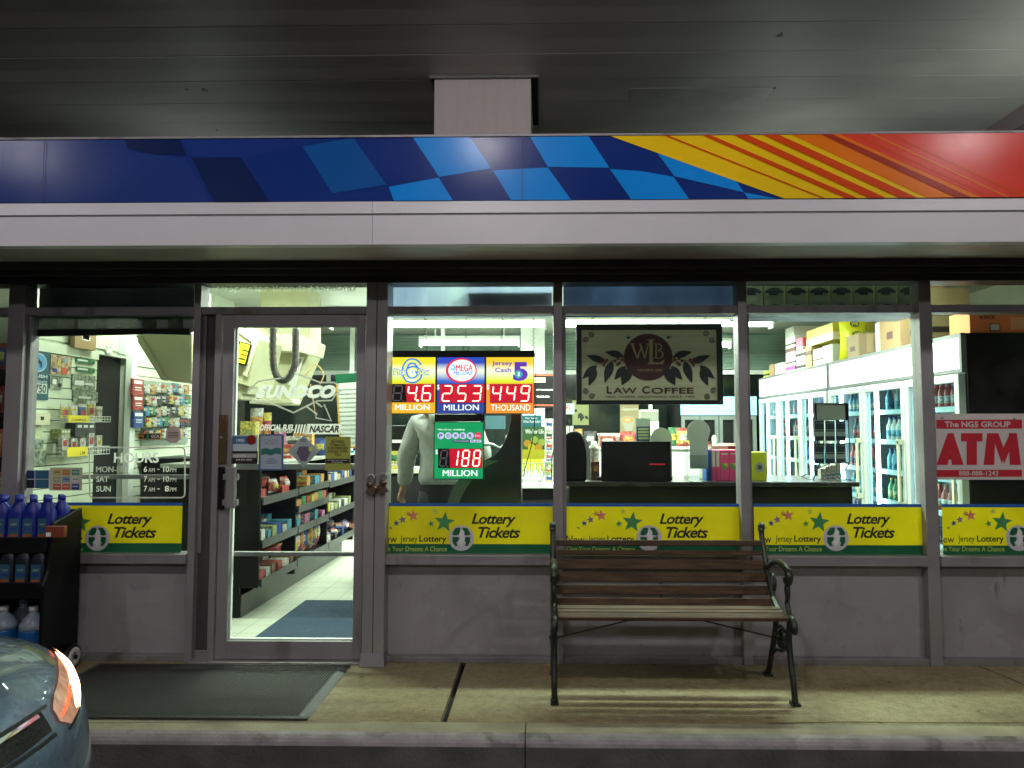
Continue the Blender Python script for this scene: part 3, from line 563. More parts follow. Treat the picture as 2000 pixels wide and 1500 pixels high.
m = MB(); quad(m, 272, 847.5, 312, 856.5, Y, 0); text(m, 'NJ', 273, 849, 281, 855, Y - .0005, 1, .03); text(m, 'GCA', 295, 849, 311, 855, Y - .0005, 2, .03); x, z = W(288, 852, Y); m.poly([(x + p * .035, Y - .001, z - q * .035) for p, q in NJS], 3); m.build('print', [ink, flat('st_or2', (.7, .35, .05)), wht, flat('st_green', (.03, .25, .10))], t, fixn=False)
t = thing('seal_sticker', 'pale pink octagonal sticker above the right end of the hours lettering', 'sticker', (X_(338, IY), IY, Z_(865, IY)))
m = MB(); m.ppr([(331, 833), (345, 833), (352, 841), (352, 857), (345, 865), (331, 865), (324, 857), (324, 841)], GY - .001, .0008); m.build('sheet', flat('seal_pink', (.55, .45, .40)), t)
m = MB()
for i in range(4): quad(m, 328, 844 + i * 3, 348, 845.2 + i * 3, GY - .0015, 0)
m.build('print', ink, t, fixn=False)
m = MB(); m.box(X_(95, FG + .05), X_(386, FG + .05), FG + .055, FG + .07, Z_(937, FG + .05), Z_(928, FG + .05)); part(m, 'window_rail', alu, bevel=.003)
# ================================================================ outside things
# doormat
rub = mat('mat_rubber', (.016, .015, .013), .6, var=.3, scale=3)
t = thing('doormat', 'black ribbed rubber doormat lying on the sidewalk in front of the glass door', 'doormat', (-1.85, 3.9, 0))
mx0, mx1, my0, my1 = -2.62, -1.13, 3.50, 4.28
m = MB(); m.box(mx0 + .03, mx1 - .05, my0 + .03, my1 - .02, .001, .009)
nx, ny = 92, 48
for i in range(nx):
    for j in range(ny):
        x = mx0 + .04 + (mx1 - mx0 - .10) * (i + .5) / nx; y_ = my0 + .04 + (my1 - my0 - .07) * (j + .5 * (i % 2)) / ny; s = .0048
        m.add([(x - s, y_ - s, .009), (x + s, y_ - s, .009), (x + s, y_ + s, .009), (x - s, y_ + s, .009), (x, y_, .0125)], [(0, 1, 4), (1, 2, 4), (2, 3, 4), (3, 0, 4)])
m.build('tread', rub, t)
m = MB(); z0, z1 = .0015, .011
for a, b, c, d in ((mx0, mx1, my0, my0 + .029), (mx0, mx1, my1 - .019, my1), (mx0, mx0 + .029, my0 + .03, my1 - .02)): m.box(a, b, c, d, z0, z1)
m.add([(mx1 - .049, my0 + .03, z1), (mx1, my0 + .03, z0), (mx1, my1 - .02, z0), (mx1 - .049, my1 - .02, z1), (mx1 - .049, my0 + .03, z0), (mx1 - .049, my1 - .02, z0)], [(0, 1, 2, 3), (0, 4, 1), (3, 2, 5), (4, 0, 3, 5), (1, 4, 5, 2)])
m.build('border', mat('mat_edge', (.030, .030, .028), .5, var=.2), t)
# bench
wood = mat('bench_wood', (.072, .041, .019), .55, var=.55, spec=.3, scale=5, bump=.35, bscale=30, stretch=(1.2, 14, 14))
iron = mat('cast_iron', (.035, .042, .032), .32, .5, var=.25, scale=20, bump=.25, bscale=120)
bx0, bx1 = .045, 1.285
t = thing('park_bench', 'wooden slatted bench with black cast iron scroll ends on the sidewalk under the windows', 'bench', ((bx0 + bx1) / 2, 3.95, 0))
bx0m = bx0 + .03; bx1m = bx1 - .03
BY_ = lambda y: 4.185 + (y - 4.185) * .85
def slat(y, z, w, th, ang, nm, a=bx0m, b=bx1m):
    y = BY_(y); m = MB(); m.obox(((a + b) / 2, y, z), (b - a) / 2, w / 2, th / 2, 0, ang, 0); m.build(nm, wood, t, bevel=.004)
for py0, py1, yy in ((1055, 1066, 4.215), (1075, 1084, 4.19), (1094, 1112, 4.155), (1118, 1136, 4.11), (1143, 1161, 4.06), (1168, 1185, 4.01)):
    z1, z0 = Z_(py0, BY_(yy), 1300), Z_(py1, BY_(yy), 1300); slat(yy, (z0 + z1) / 2, (z1 - z0) * 1.02, .019, R(75), 'back_slat')
zs = .432
for k, (yy, w) in enumerate(((3.925, .050), (3.850, .050), (3.775, .052), (3.700, .058))): slat(yy, zs - (.0 if k < 3 else .006) - .010 * (k == 0), w, .020, R(0 if k < 3 else 12), 'seat_slat')
def spl(P, n=6):
    out = []; P = [P[0]] + list(P) + [P[-1]]
    for i in range(1, len(P) - 2):
        a, b, c, d = P[i - 1:i + 3]
        for k in range(n):
            u = k / n; out.append(tuple(.5 * (2 * b[j] + (c[j] - a[j]) * u + (2 * a[j] - 5 * b[j] + 4 * c[j] - d[j]) * u * u + (3 * b[j] - a[j] - 3 * c[j] + d[j]) * u ** 3) for j in range(len(b))))
    out.append(tuple(P[-2])); return out
def iron_end(x):
    m = MB()
    def tb(P, r, w=.011, n=6):
        P = spl(P, n); k = len(P); rr = r if not isinstance(r, tuple) else [r[0] + (r[1] - r[0]) * i / (k - 1) for i in range(k)]
        pts = [(x, BY_(p), q * .975) for p, q in P]; m.tube(pts, [q * 1.2 for q in rr] if isinstance(rr, list) else rr * 1.2, 6, ry=w * 1.25, up=(1, 0, 0))
    tb([(4.255, .825), (4.25, .79), (4.205, .70), (4.135, .58), (4.03, .47), (3.975, .41), (4.0, .30), (4.09, .14), (4.15, .04), (4.185, .012)], (.013, .017), .013)
    tb([(4.25, .86), (4.262, .84), (4.255, .82)], .017, .016)
    tb([(4.03, .47), (3.93, .425), (3.82, .425), (3.72, .43), (3.665, .425), (3.642, .395), (3.650, .372)], (.014, .020), .015)
    tb([(3.71, .42), (3.74, .33), (3.725, .22), (3.68, .11), (3.665, .05), (3.655, .012)], (.018, .014), .013)
    tb([(4.16, .625), (4.08, .645), (3.96, .685), (3.84, .692), (3.755, .680), (3.715, .650), (3.725, .615), (3.752, .612), (3.756, .635)], (.012, .016), .017)
    tb([(3.756, .60), (3.742, .55), (3.760, .50), (3.735, .46), (3.725, .43)], (.013, .010), .011)
    tb([(3.742, .60), (3.775, .575), (3.765, .535)], (.010, .016), .008)
    tb([(4.10, .60), (4.02, .60), (3.99, .56), (4.01, .52)], (.008, .012), .008)
    tb([(4.02, .28), (3.93, .335), (3.84, .35), (3.74, .33)], .008, .008)
    tb([(4.09, .14), (3.98, .20), (3.88, .215), (3.79, .26), (3.735, .30)], .008, .008)
    # leaf rosette between the legs
    for q in range(7):
        a = q * 2 * math.pi / 7; c = (x, BY_(3.885) + .026 * math.cos(a), .275 + .034 * math.sin(a)); vs = []
        m.sphere(c, .021, 8)
    m.sphere((x, BY_(3.885), .275), .026, 10)
    m.box(x - .02, x + .02, 3.71, 3.77, .0, .014); m.box(x - .02, x + .02, 4.15, 4.21, 0, .014)
    m.build('iron_end', iron, t, bevel=.0)
iron_end(bx0 + .012); iron_end(bx1 - .012)
m = MB()
for a, b in (((bx0 + .02, 3.90, .28), (.66, 3.96, .405)), ((bx1 - .02, 3.90, .28), (.66, 3.96, .405))): m.tube([a, b], .004, 6)
m.tube([(.665, 4.085, .40), (.665, 4.262, .79)], .007, 4, ry=.003, up=(1, 0, 0)); m.build('brace_rod', iron, t)
# oil rack on wheels
t = thing('oil_display_rack', 'black wheeled display rack full of blue bottles left of the door', 'display rack', (-3.15, 4.05, 0))
RX0, RX1, RY0, RY1 = -3.78, X_(167, 4.30), 3.98, 4.30
m = MB(); zt = Z_(994, 4.27); m.prism([(RX1 - .02, RY0 + .01, .10), (RX1 - .02, RY0 + .01, .52), (RX1 - .02, RY0 + .05, .60), (RX1 - .02, RY0 + .07, zt - .06), (RX1 - .02, RY1, zt), (RX1 - .02, RY1, .10)], (.02, 0, 0)); m.build('side_panel', black, t, bevel=.004)
m = MB(); m.box(RX0, RX0 + .02, RY0 + .05, RY1, .1, zt); m.build('side_panel', black, t)
m = MB(); m.box(RX0 + .02, RX1 - .02, RY1 - .015, RY1, .1, zt - .01); m.build('back_panel', black, t)
TR = [(.105, RY0 + .01), (.49, RY0 + .03), (zt - .185, RY0 + .06)]
for k, (z, yf) in enumerate(TR):
    m = MB(); m.box(RX0 + .021, RX1 - .021, yf, RY1 - .016, z - .03, z); m.box(RX0 + .021, RX1 - .021, yf - .012, yf - .001, z - .04, z + .05); m.build('shelf_tray', black, t, bevel=.006)
for yw in (4.20,):
    m = MB(); m.lathe([(.066, 0), (.072, .012), (.072, .03), (.066, .04)], (RX1 + .008, yw, .073), 24, 0, 'x'); m.lathe([(.055, .0405), (.052, .046), (.018, .047), (.018, .04)], (RX1 + .008, yw, .073), 24, 1, 'x'); m.lathe([(.012, .047), (.012, .056)], (RX1 + .008, yw, .073), 12, 0, 'x'); m.build('wheel', [black, flat('wheel_white', (.62, .58, .55), .5)], t)
m = MB(); m.box(RX0, RX1 - .021, RY0 + .03, RY1, .045, .074); m.build('base', black, t)
oilb = mat('oil_bottle_blue', (.010, .020, .22), .30, var=.1); capb = mat('cap_blue', (.012, .03, .30), .4, var=.1); darkb = mat('oil_bottle_black', (.010, .012, .022), .35, var=.1)
lbl = flat('bottle_label', (.03, .10, .16), .4); lbo = flat('label_orange', (.20, .045, .02), .4)
def rbox(m, x0, x1, y0, y1, z0, z1, r=.012, mi=0):
    pts = []
    for cx, cy, q0 in ((x1 - r, y1 - r, 0), (x0 + r, y1 - r, 90), (x0 + r, y0 + r, 180), (x1 - r, y0 + r, 270)):
        for i in range(4): q = R(q0 + 30 * i); pts.append((cx + r * math.cos(q), cy + r * math.sin(q), z0))
    m.prism(pts, (0, 0, z1 - z0), mi)
def jug(label, group, body, cap, w, d, h, lab=None, nr=.022):
    b = thing('oil_bottle', label, 'bottle', (0, 0, 0), group)
    m = MB()
    def ringp(z, ww, dd, r, ox=0):
        pts = []
        for sx, sy, q0 in ((1, 1, 0), (-1, 1, 90), (-1, -1, 180), (1, -1, 270)):
            for i in range(4): q = R(q0 + 30 * i); pts.append((ox + sx * (ww / 2 - r) + r * math.cos(q), sy * (dd / 2 - r) + r * math.sin(q), z))
        return pts
    S = [ringp(0, w * .96, d * .96, .015), ringp(.008, w, d, .018), ringp(h * .66, w, d, .018), ringp(h * .78, w * .78, d * .86, .02, w * .05), ringp(h * .86, w * .42, d * .6, .017, w * .12), ringp(h * .90, nr * 2, nr * 2, nr * .98, w * .15)]
    vs = [p for s in S for p in s]; n = 16; fs = [(i * n + j, i * n + (j + 1) % n, (i + 1) * n + (j + 1) % n, (i + 1) * n + j) for i in range(len(S) - 1) for j in range(n)] + [tuple(range(n - 1, -1, -1)), tuple(range(5 * n, 6 * n))]
    m.add(vs, fs, 0, True); m.build('body', body, b)
    m = MB(); m.lathe([(nr, h * .90), (nr, h * .995), (nr * .85, h)], (w * .15, 0, 0), 14); m.build('cap', cap, b)
    if lab:
        m = MB(); m.box(-w * .34, w * .34, -d / 2 - .0012, -d / 2 - .0002, h * .16, h * .56, 0); m.box(-w * .2, w * .2, -d / 2 - .002, -d / 2 - .0013, h * .42, h * .45, 1); m.box(-w * .26, w * .26, -d / 2 - .002, -d / 2 - .0013, h * .30, h * .37, 2); m.box(-w * .3, w * .3, -d / 2 - .002, -d / 2 - .0013, h * .17, h * .23, 3); m.build('label', [lab, flat('label_pale', (.25, .30, .32)), flat('label_blue2', (.02, .05, .22)), flat('label_orange2', (.30, .09, .03))], b)
    return b
def place(b, loc, rz=0, first=False, label=None, group=None, sc=None):
    c = b if first else copy_tree(b); c.location = loc; c.rotation_euler = (0, 0, rz)
    if sc: c.scale = (sc, sc, sc)
    if label: c['label'] = label
    if group: c['group'] = group
    return c
topz = TR[2][0]
bt = jug('tall blue plastic oil bottle standing on the top tray of the rack', 'blue oil bottles on the top tray', oilb, capb, .082, .055, .265, lbl, nr=.0165); first = True
for r_ in range(4):
    for i in range(12):
        x = RX1 - .07 - i * .086 - (.03 if r_ % 2 else 0)
        if x < RX0 + .08: continue
        place(bt, (x + random.uniform(-.006, .006), RY0 + .105 + r_ * .062, topz + .001), random.uniform(-.25, .25) + (math.pi if r_ % 2 else 0), first); first = False
bt2 = jug('near black oil bottle with a blue label on the middle rack tray', 'dark oil bottles on the middle tray', darkb, black, .083, .06, .25, lbl, nr=.018); first = True
for r_ in range(3):
    for i in range(11):
        x = RX1 - .08 - i * .088
        if x < RX0 + .08: continue
        place(bt2, (x, RY0 + .085 + r_ * .075, TR[1][0] + .001), random.uniform(-.05, .05), first); first = False
# small orange boxed item in front of the top tray
t2 = thing('orange_price_box', 'small orange and red pack on the front of the top rack tray', 'box', (X_(105, 3.93), 3.93, Z_(1050, 3.93)))
m = MB(); m.pb(88, 1028, 124, 1050, 3.99, .03, 0); m.build('box', lbo, t2, bevel=.003); m = MB(); m.pb(90, 1040, 99, 1048, 3.988, .001, 0); m.build('label', wht, t2)
# washer fluid jugs
wf = glass_mat('jug_plastic', (.55, .62, .70), 1.2, .15); fl = mat('washer_fluid', (.01, .09, .28), .15, var=.05, spec=.6); jl = flat('jug_label', (.02, .05, .18), .4)
def wjug():
    b = thing('washer_fluid_jug', 'clear round jug of blue washer fluid on the bottom tray of the rack', 'jug', (0, 0, 0), 'washer fluid jugs on the bottom tray')
    P = [(.062, 0), (.070, .008), (.072, .03), (.072, .13), (.070, .15)]
    m = MB(); m.lathe(P + [(.069, .16)], (0, 0, 0), 20); m.build('fluid', fl, b)
    m = MB(); m.lathe([(.0705, .161), (.066, .185), (.050, .215), (.030, .238), (.020, .25), (.020, .262)], (0, 0, 0), 20, 0); m.build('neck', mat('cloudy_plastic', (.30, .36, .44), .3, var=.15, alpha=.75), b)
    m = MB(); m.lathe([(.023, .255), (.024, .280), (.021, .284)], (0, 0, 0), 14); m.build('cap', flat('cap_white', (.6, .6, .62)), b)
    m = MB()
    n = 8; vs = [(.0735 * math.sin(q), -.0735 * math.cos(q), z) for z in (.035, .12) for q in [(-.9 + 1.8 * i / n) for i in range(n + 1)]]; m.add(vs, [(i, i + 1, n + 2 + i, n + 1 + i) for i in range(n)], 0)
    g_, f_, gx0_, gx1_, gy0_, gy1_ = glyphs('PEAK', .03); vv = []
    for v in g_: u = (v[0] - gx0_) / (gx1_ - gx0_) * 1.1 - .5; w_ = (v[1] - gy0_) / (gy1_ - gy0_); vv.append((.0745 * math.sin(u), -.0745 * math.cos(u), .07 + .025 * w_ + .014 * u))
    m.add(vv, f_, 1); m.build('label', [jl, wht], b, fixn=False); return b
jg = wjug(); first = True
for x, yj in ((X_(64, 4.08, 1240), 4.08), (X_(5, 4.08, 1240), 4.085), (X_(-56, 4.08, 1240), 4.08), (X_(60, 4.23), 4.235), (X_(0, 4.23), 4.23), (X_(-60, 4.23), 4.23)): place(jg, (x, yj, TR[0][0] + .002), random.uniform(-.2, .5), first); first = False
# ================================================================ parked car
paint = mat('car_paint_slate', (.10, .165, .27), .20, .50, var=.12, scale=40, coat=.7, bump=.25, bscale=260)
car = thing('parked_car', 'dark slate blue car by the curb with an amber headlamp and lit turn signal', 'car', (-3.6, 1.85, -.15))
_loc[car] = Vector((0, 0, 0)); car.location = (0, 0, 0)
CXN, CYN, HW = -1.415, 1.83, .90
PR = [(0, .00, .10), (.06, -.02, .20), (.14, -.015, .30), (.22, .0, .375), (.30, .02, .45), (.36, .045, .51), (.42, .08, .565), (.50, .145, .63), (.62, .30, .705), (.78, .66, .775), (1.0, 1.15, .83)]
def prof(b):
    for i in range(len(PR) - 1):
        if b <= PR[i + 1][0] + 1e-9:
            u = (b - PR[i][0]) / (PR[i + 1][0] - PR[i][0]); p0 = PR[max(i - 1, 0)]; p1 = PR[i]; p2 = PR[i + 1]; p3 = PR[min(i + 2, len(PR) - 1)]
            return [.5 * (2 * p1[k] + (p2[k] - p0[k]) * u + (2 * p0[k] - 5 * p1[k] + 4 * p2[k] - p3[k]) * u * u + (3 * p1[k] - p0[k] - 3 * p2[k] + p3[k]) * u ** 3) for k in (1, 2)]
    return PR[-1][1:]
def S(a, b, off=0.0):
    def P(a, b):
        u, z = prof(min(max(b, 0), 1)); sw = .40 * abs(a) ** 3.2 * max(0, 1 - b) ** .6
        z -= (.10 * abs(a) ** 4 + .03 * a * a) * min(1, max(0, b - .25) * 1.6)
        hw = HW * (1 - .05 * min(1, b * 1.2)) * (math.sin(math.pi / 2 * min(1, abs(a) * 1.0)) if False else abs(a))
        return Vector((CXN - u - sw, CYN + math.copysign(hw, a), z - .02))
    p = P(a, b)
    if off:
        e = .004; n = (P(a + e, b) - P(a - e, b)).cross(P(a, min(b + e, 1)) - P(a, max(b - e, 0)));
        if n.x < 0 and b < .6: n = -n
        if b >= .6 and n.z < 0: n = -n
        p = p + n.normalized() * off
    return p
def patch_unused(m, poly_rows, off, mi=0, th=None):       # rows of (a0,a1,b) spans
    n = 10; vs = []
    for a0, a1, b in poly_rows: vs += [S(a0 + (a1 - a0) * i / n, b, off) for i in range(n + 1)]
    m.add(vs, [(r * (n + 1) + i, r * (n + 1) + i + 1, (r + 1) * (n + 1) + i + 1, (r + 1) * (n + 1) + i) for r in range(len(poly_rows) - 1) for i in range(n)], mi, True)
m = MB(); na, nb = 48, 44
A = [math.copysign(abs(t_) ** .8, t_) for t_ in [-1 + 2 * i / na for i in range(na + 1)]]
m.add([S(a, j / nb) for j in range(nb + 1) for a in A], [(j * (na + 1) + i, j * (na + 1) + i + 1, (j + 1) * (na + 1) + i + 1, (j + 1) * (na + 1) + i) for j in range(nb) for i in range(na)], 0, True)
# flanks with wheel arches, cabin shoulders, boot
for s in (1, -1):
    top = [S(s, j / nb) for j in range(nb + 1)] + [Vector((CXN - u, CYN + s * HW * .94, z)) for u, z in ((1.8, .70), (2.6, .71), (3.4, .72), (4.1, .69), (4.55, .60), (4.68, .45))]
    rows = []
    for p in top:
        u = CXN - p.x; col_ = []
        zb = -.02 if u > .45 else .08
        for wc in (.92, 3.72):
            d_ = abs(u - wc)
            if d_ < .36: zb = max(zb, .17 + math.sqrt(.36 ** 2 - d_ ** 2) - .02)
        zb = min(zb, p.z - .03)
        for k in range(6): v = k / 5; bul = .045 * math.sin(math.pi * v); col_.append((p.x, p.y + s * bul, p.z + (zb - p.z) * v))
        rows.append(col_)
    k6 = 6; m.add([q for r in rows for q in r], [(i * k6 + j, i * k6 + j + 1, (i + 1) * k6 + j + 1, (i + 1) * k6 + j) for i in range(len(rows) - 1) for j in range(k6 - 1)], 0, True)
# rear deck and roofline
def strip(prof_, w0, w1, mi=0):
    vs = []; n = 8
    for (u, z), w in zip(prof_, [w0 + (w1 - w0) * i / (len(prof_) - 1) for i in range(len(prof_))]):
        vs += [(CXN - u, CYN + w * HW * (-1 + 2 * i / n), z + .03 * (1 - (-1 + 2 * i / n) ** 2)) for i in range(n + 1)]
    m.add(vs, [(r * (n + 1) + i, r * (n + 1) + i + 1, (r + 1) * (n + 1) + i + 1, (r + 1) * (n + 1) + i) for r in range(len(prof_) - 1) for i in range(n)], mi, True)
strip([(3.75, .72), (4.2, .70), (4.55, .60), (4.68, .45), (4.70, .15), (4.6, -.02)], .94, .9)
strip([(1.95, 1.20), (2.3, 1.28), (2.8, 1.28), (3.2, 1.20)], .72, .70)
m.build('body', paint, car, fixn=True)
gm = mat('car_glass', (.01, .012, .014), .05, var=0)
def pane(pts):
    m = MB(); m.poly(pts); m.build('window', gm, car)
q = lambda u, s, z: (CXN - u, CYN + s, z)
pane([q(1.13, -.82, .70), q(1.13, .82, .70), q(1.96, .64, 1.205), q(1.96, -.64, 1.205)]); pane([q(3.85, -.8, .71), q(3.85, .8, .71), q(3.19, .62, 1.20), q(3.19, -.62, 1.20)])
for s in (1, -1): pane([q(1.2, s * .845, .70), q(3.8, s * .845, .71), q(3.19, s * .63, 1.19), q(2.4, s * .65, 1.26), q(1.96, s * .64, 1.19)])
tyre = mat('tyre_rubber', (.015, .015, .015), .8)
for u in (.92, 3.72):
    for s in (1, -1):
        m = MB(); m.lathe([(.20, -.1), (.31, -.1), (.325, -.08), (.325, .08), (.31, .1), (.20, .1)], q(u, s * .80, .175), 28, 0, 'y'); w_ = m.build('wheel', tyre, car)
        m = MB(); m.lathe([(.20, s * .06), (.19, s * .09), (.06, s * .075), (.04, s * .10), (.001, s * .10)], q(u, s * .80, .175), 20, 0, 'y'); m.build('rim', steel, w_)
# lamps, grille, seams
lampg = mat('headlamp_amber', (.55, .38, .28), .12, emit=(1, .40, .22), estr=.26, var=.6, scale=22, coat=1)
lampb = glow('turn_signal_lit', (1, .62, .38), 7.0); lampr = glow('turn_signal_edge', (1, .10, .02), 1.4)
def patch2(m, cols_, off, s=1, mi=0, n=6):          # columns (a, b0, b1)
    dense = []
    for (a, p, q_), (c, r, t_) in zip(cols_[:-1], cols_[1:]):
        for k in range(5): u = k / 5; dense.append((a + (c - a) * u, p + (r - p) * u, q_ + (t_ - q_) * u))
    dense.append(cols_[-1]); vs = []
    for a, p, q_ in dense: vs += [S(s * a, p + (q_ - p) * i / n, off) for i in range(n + 1)]
    m.add(vs, [(r * (n + 1) + i, r * (n + 1) + i + 1, (r + 1) * (n + 1) + i + 1, (r + 1) * (n + 1) + i) for r in range(len(dense) - 1) for i in range(n)], mi, True)
LMP = [(.46, .37, .41), (.52, .34, .445), (.62, .355, .475), (.7, .385, .495), (.8, .42, .515), (.88, .47, .53), (.95, .53, .545)]
for s in (1, -1):
    m = MB(); patch2(m, LMP, .006, s); hl = m.build('headlamp', lampg, car)
    if s > 0:
        m = MB(); patch2(m, [(.62, .358, .372), (.70, .388, .44), (.78, .415, .475), (.86, .46, .512), (.93, .515, .532)], .011, s); m.build('turn_signal', lampb, hl)
        m = MB(); patch2(m, [(.70, .441, .447), (.78, .476, .487), (.86, .513, .522), (.93, .533, .541), (.955, .531, .545)], .0105, s); patch2(m, [(.48, .375, .380), (.60, .405, .412), (.68, .43, .437)], .010, s); m.build('turn_signal_rim', lampr, hl)
chrome = mat('chrome', (.6, .6, .62), .08, 1, var=0)
m = MB(); patch2(m, [(-.40, .362, .425), (-.2, .355, .42), (0, .353, .418), (.2, .355, .42), (.40, .362, .425)], .006); m.build('grille', mat('wet_black_trim', (.02, .022, .02), .2, .3, var=.5, scale=150, bump=1, bscale=220), car)
m = MB(); patch2(m, [(-.37, .412, .422), (0, .406, .415), (.37, .412, .422)], .012); m.build('grille_trim', chrome, car)
m = MB(); patch2(m, [(-.45, .425, .436), (0, .419, .43), (.45, .425, .436)], .004); patch2(m, [(-.42, .340, .352), (0, .338, .350), (.42, .340, .352)], .004); patch2(m, [(.50, .326, .334), (.62, .343, .350), (.72, .376, .383), (.82, .412, .418)], .004); m.build('panel_gap', black, car)
# ================================================================ shop interior: shell
LX, RX, BY, CEIL = -3.32, 4.3, 10.2, 2.75
tile = bpy.data.materials.new('floor_tile'); tile.use_nodes = True; nt = tile.node_tree; N = nt.nodes; L = nt.links
tcn = N.new('ShaderNodeTexCoord'); mp = N.new('ShaderNodeMapping'); mp.inputs['Location'].default_value = (.075, .045, 0); L.new(tcn.outputs['Object'], mp.inputs[0])
br = N.new('ShaderNodeTexBrick'); br.offset = 0; br.inputs['Scale'].default_value = 1; br.inputs['Brick Width'].default_value = .2; br.inputs['Row Height'].default_value = .2; br.inputs['Mortar Size'].default_value = .0022; br.inputs['Mortar Smooth'].default_value = .1
br.inputs['Color1'].default_value = (.58, .60, .50, 1); br.inputs['Color2'].default_value = (.62, .63, .53, 1); br.inputs['Mortar'].default_value = (.16, .16, .14, 1)
L.new(mp.outputs[0], br.inputs[0]); L.new(br.outputs[0], N['Principled BSDF'].inputs['Base Color']); N['Principled BSDF'].inputs['Roughness'].default_value = .35
m = MB(); m.box(LX, RX, FG + .05, BY, -.05, -.001); m.build('floor', tile, kind='structure')
m = MB(); m.box(-8.9, LX - .06, FG + .05, BY, -.05, -.002); m.build('floor', tile, kind='structure')
cm = bpy.data.materials.new('ceiling_tile'); cm.use_nodes = True; nt = cm.node_tree; N = nt.nodes; L = nt.links
tcn = N.new('ShaderNodeTexCoord'); br = N.new('ShaderNodeTexBrick'); br.offset = 0; br.inputs['Scale'].default_value = 1; br.inputs['Brick Width'].default_value = 1.22; br.inputs['Row Height'].default_value = .61; br.inputs['Mortar Size'].default_value = .010
br.inputs['Color1'].default_value = (.66, .68, .60, 1); br.inputs['Color2'].default_value = (.60, .62, .55, 1); br.inputs['Mortar'].default_value = (.80, .82, .76, 1); L.new(tcn.outputs['Object'], br.inputs[0]); L.new(br.outputs[0], N['Principled BSDF'].inputs['Base Color'])
m = MB(); m.box(-8.9, 8.9, FG + .07, 12.1, CEIL, CEIL + .03); m.build('ceiling', cm, kind='structure')
wal = flat('cream_wall', (.60, .62, .50), .7)
m = MB(); m.box(-9, 9, FG + .061, FG + .12, 2.421, CEIL - .001); part(m, 'head_wall', wal)
m = MB(); m.box(LX - .06, LX, FG + .051, 5.24, 0, CEIL - .001); m.box(LX - .06, LX, 5.66, 7.6, 0, CEIL - .001); m.box(LX - .06, LX, 5.241, 5.659, 1.95, CEIL - .001); m.box(LX - .5, LX - .061, 5.1, 5.7, 0, 1.96, 1); part(m, 'side_wall', [flat('side_wall_white', (.66, .70, .58), .6), blackm])
m = MB(); m.box(RX, RX + .1, FG + .12, BY, 0, CEIL - .001); part(m, 'side_wall', wal)
gren = mat('green_blind', (.24, .34, .27), .5, var=.2, scale=2); dkgl = mat('night_glass', (.006, .010, .009), .08, var=.1)
m = MB(); m.box(LX - .06, RX + .1, BY, BY + .1, 0, .9, 0); m.box(LX - .06, RX + .1, BY + .04, BY + .1, .9, 2.20, 1)
for k in range(11): z = 2.25 + .045 * k; m.obox((.45, BY + .03, z), 3.8, .004, .021, 0, R(28), 0, 2)
m.box(LX - .06, RX + .1, BY + .07, BY + .1, 2.2, CEIL - .001, 2); m.box(LX - .06, RX + .1, BY - .01, BY + .035, 2.155, 2.215, 3)
for k in range(9): x = -3.1 + .92 * k; m.box(x, x + .05, BY - .012, BY + .03, .9, 2.155, 3)
part(m, 'rear_window_wall', [wal, dkgl, gren, white])
m = MB(); x0, x1 = X_(1017, 9.2), X_(1064, 9.2); m.box(x0, x1, 9.2, 9.5, 0, CEIL - .001); part(m, 'pillar', white, bevel=.004)
m = MB(); x0, x1 = X_(681, 9.4), X_(688, 9.4); m.box(x0, x1, 9.4, 9.46, 0, CEIL - .001); part(m, 'pillar', white)
m = MB(); x0, x1 = X_(860, 9.4), X_(867, 9.4); m.box(x0, x1, 9.4, 9.46, 1.2, CEIL - .001); part(m, 'pillar', white)
# fluorescent strips
tubeL = glow('fluorescent_tube', (.92, 1.0, .90), 13)
FL_K = 3.6
STR = [(X_(641, 8), X_(1067, 8), 8.0, 2.55, 36, 'over the counter end'), (X_(1097, 8), X_(1512, 8), 8.0, 2.55, 36, 'hanging between the coffee sign and the coolers'), (X_(818, 9.0), X_(1015, 9.0), 9.0, 2.46, 15, 'at the back behind the jackpot signs'),
       (-3.0, -1.8, 5.25, 2.62, 14, 'added out of view near the front above the door'), (-.6, 1.2, 5.2, 2.64, 26, 'added out of view near the front above the till'), (1.7, 2.6, 5.3, 2.64, 16, 'added out of view near the coolers'), (X_(1290, 9.6), X_(1430, 9.6), 9.6, 2.5, 7, 'at the far back behind the coffee sign')]  # front strips are added above the window head, unseen, to brighten the window side
for i, (a, b, y, z, pw, wh) in enumerate(STR):
    t = thing('strip_light', 'white fluorescent strip light ' + wh, 'ceiling light', ((a + b) / 2, y, z), 'fluorescent strip lights on the shop ceiling')
    m = MB(); m.box(a, b, y - .07, y + .07, z + .045, z + .09); m.box(a, a + .02, y - .07, y + .07, z - .045, z + .045); m.box(b - .02, b, y - .07, y + .07, z - .045, z + .045)
    for x in (a + .2, b - .2): m.box(x - .008, x + .008, y - .008, y + .008, z + .09, CEIL)
    m.build('housing', white, t)
    m = MB()
    for s in (-.035, .035): m.tube([(a + .021, y + s, z + .01), (b - .021, y + s, z + .01)], .028, 8)
    m.build('tube', tubeL, t); area('strip_light_lamp', ((a + b) / 2, y, z - .05), b - a, pw * FL_K, FLUO, size_y=.1)
# neighbouring room strip + snack shelf seen past the left mullion
area('side_room_lamp', (-4.2, 6, 2.6), 1.2, 50, FLUO, size_y=.15)
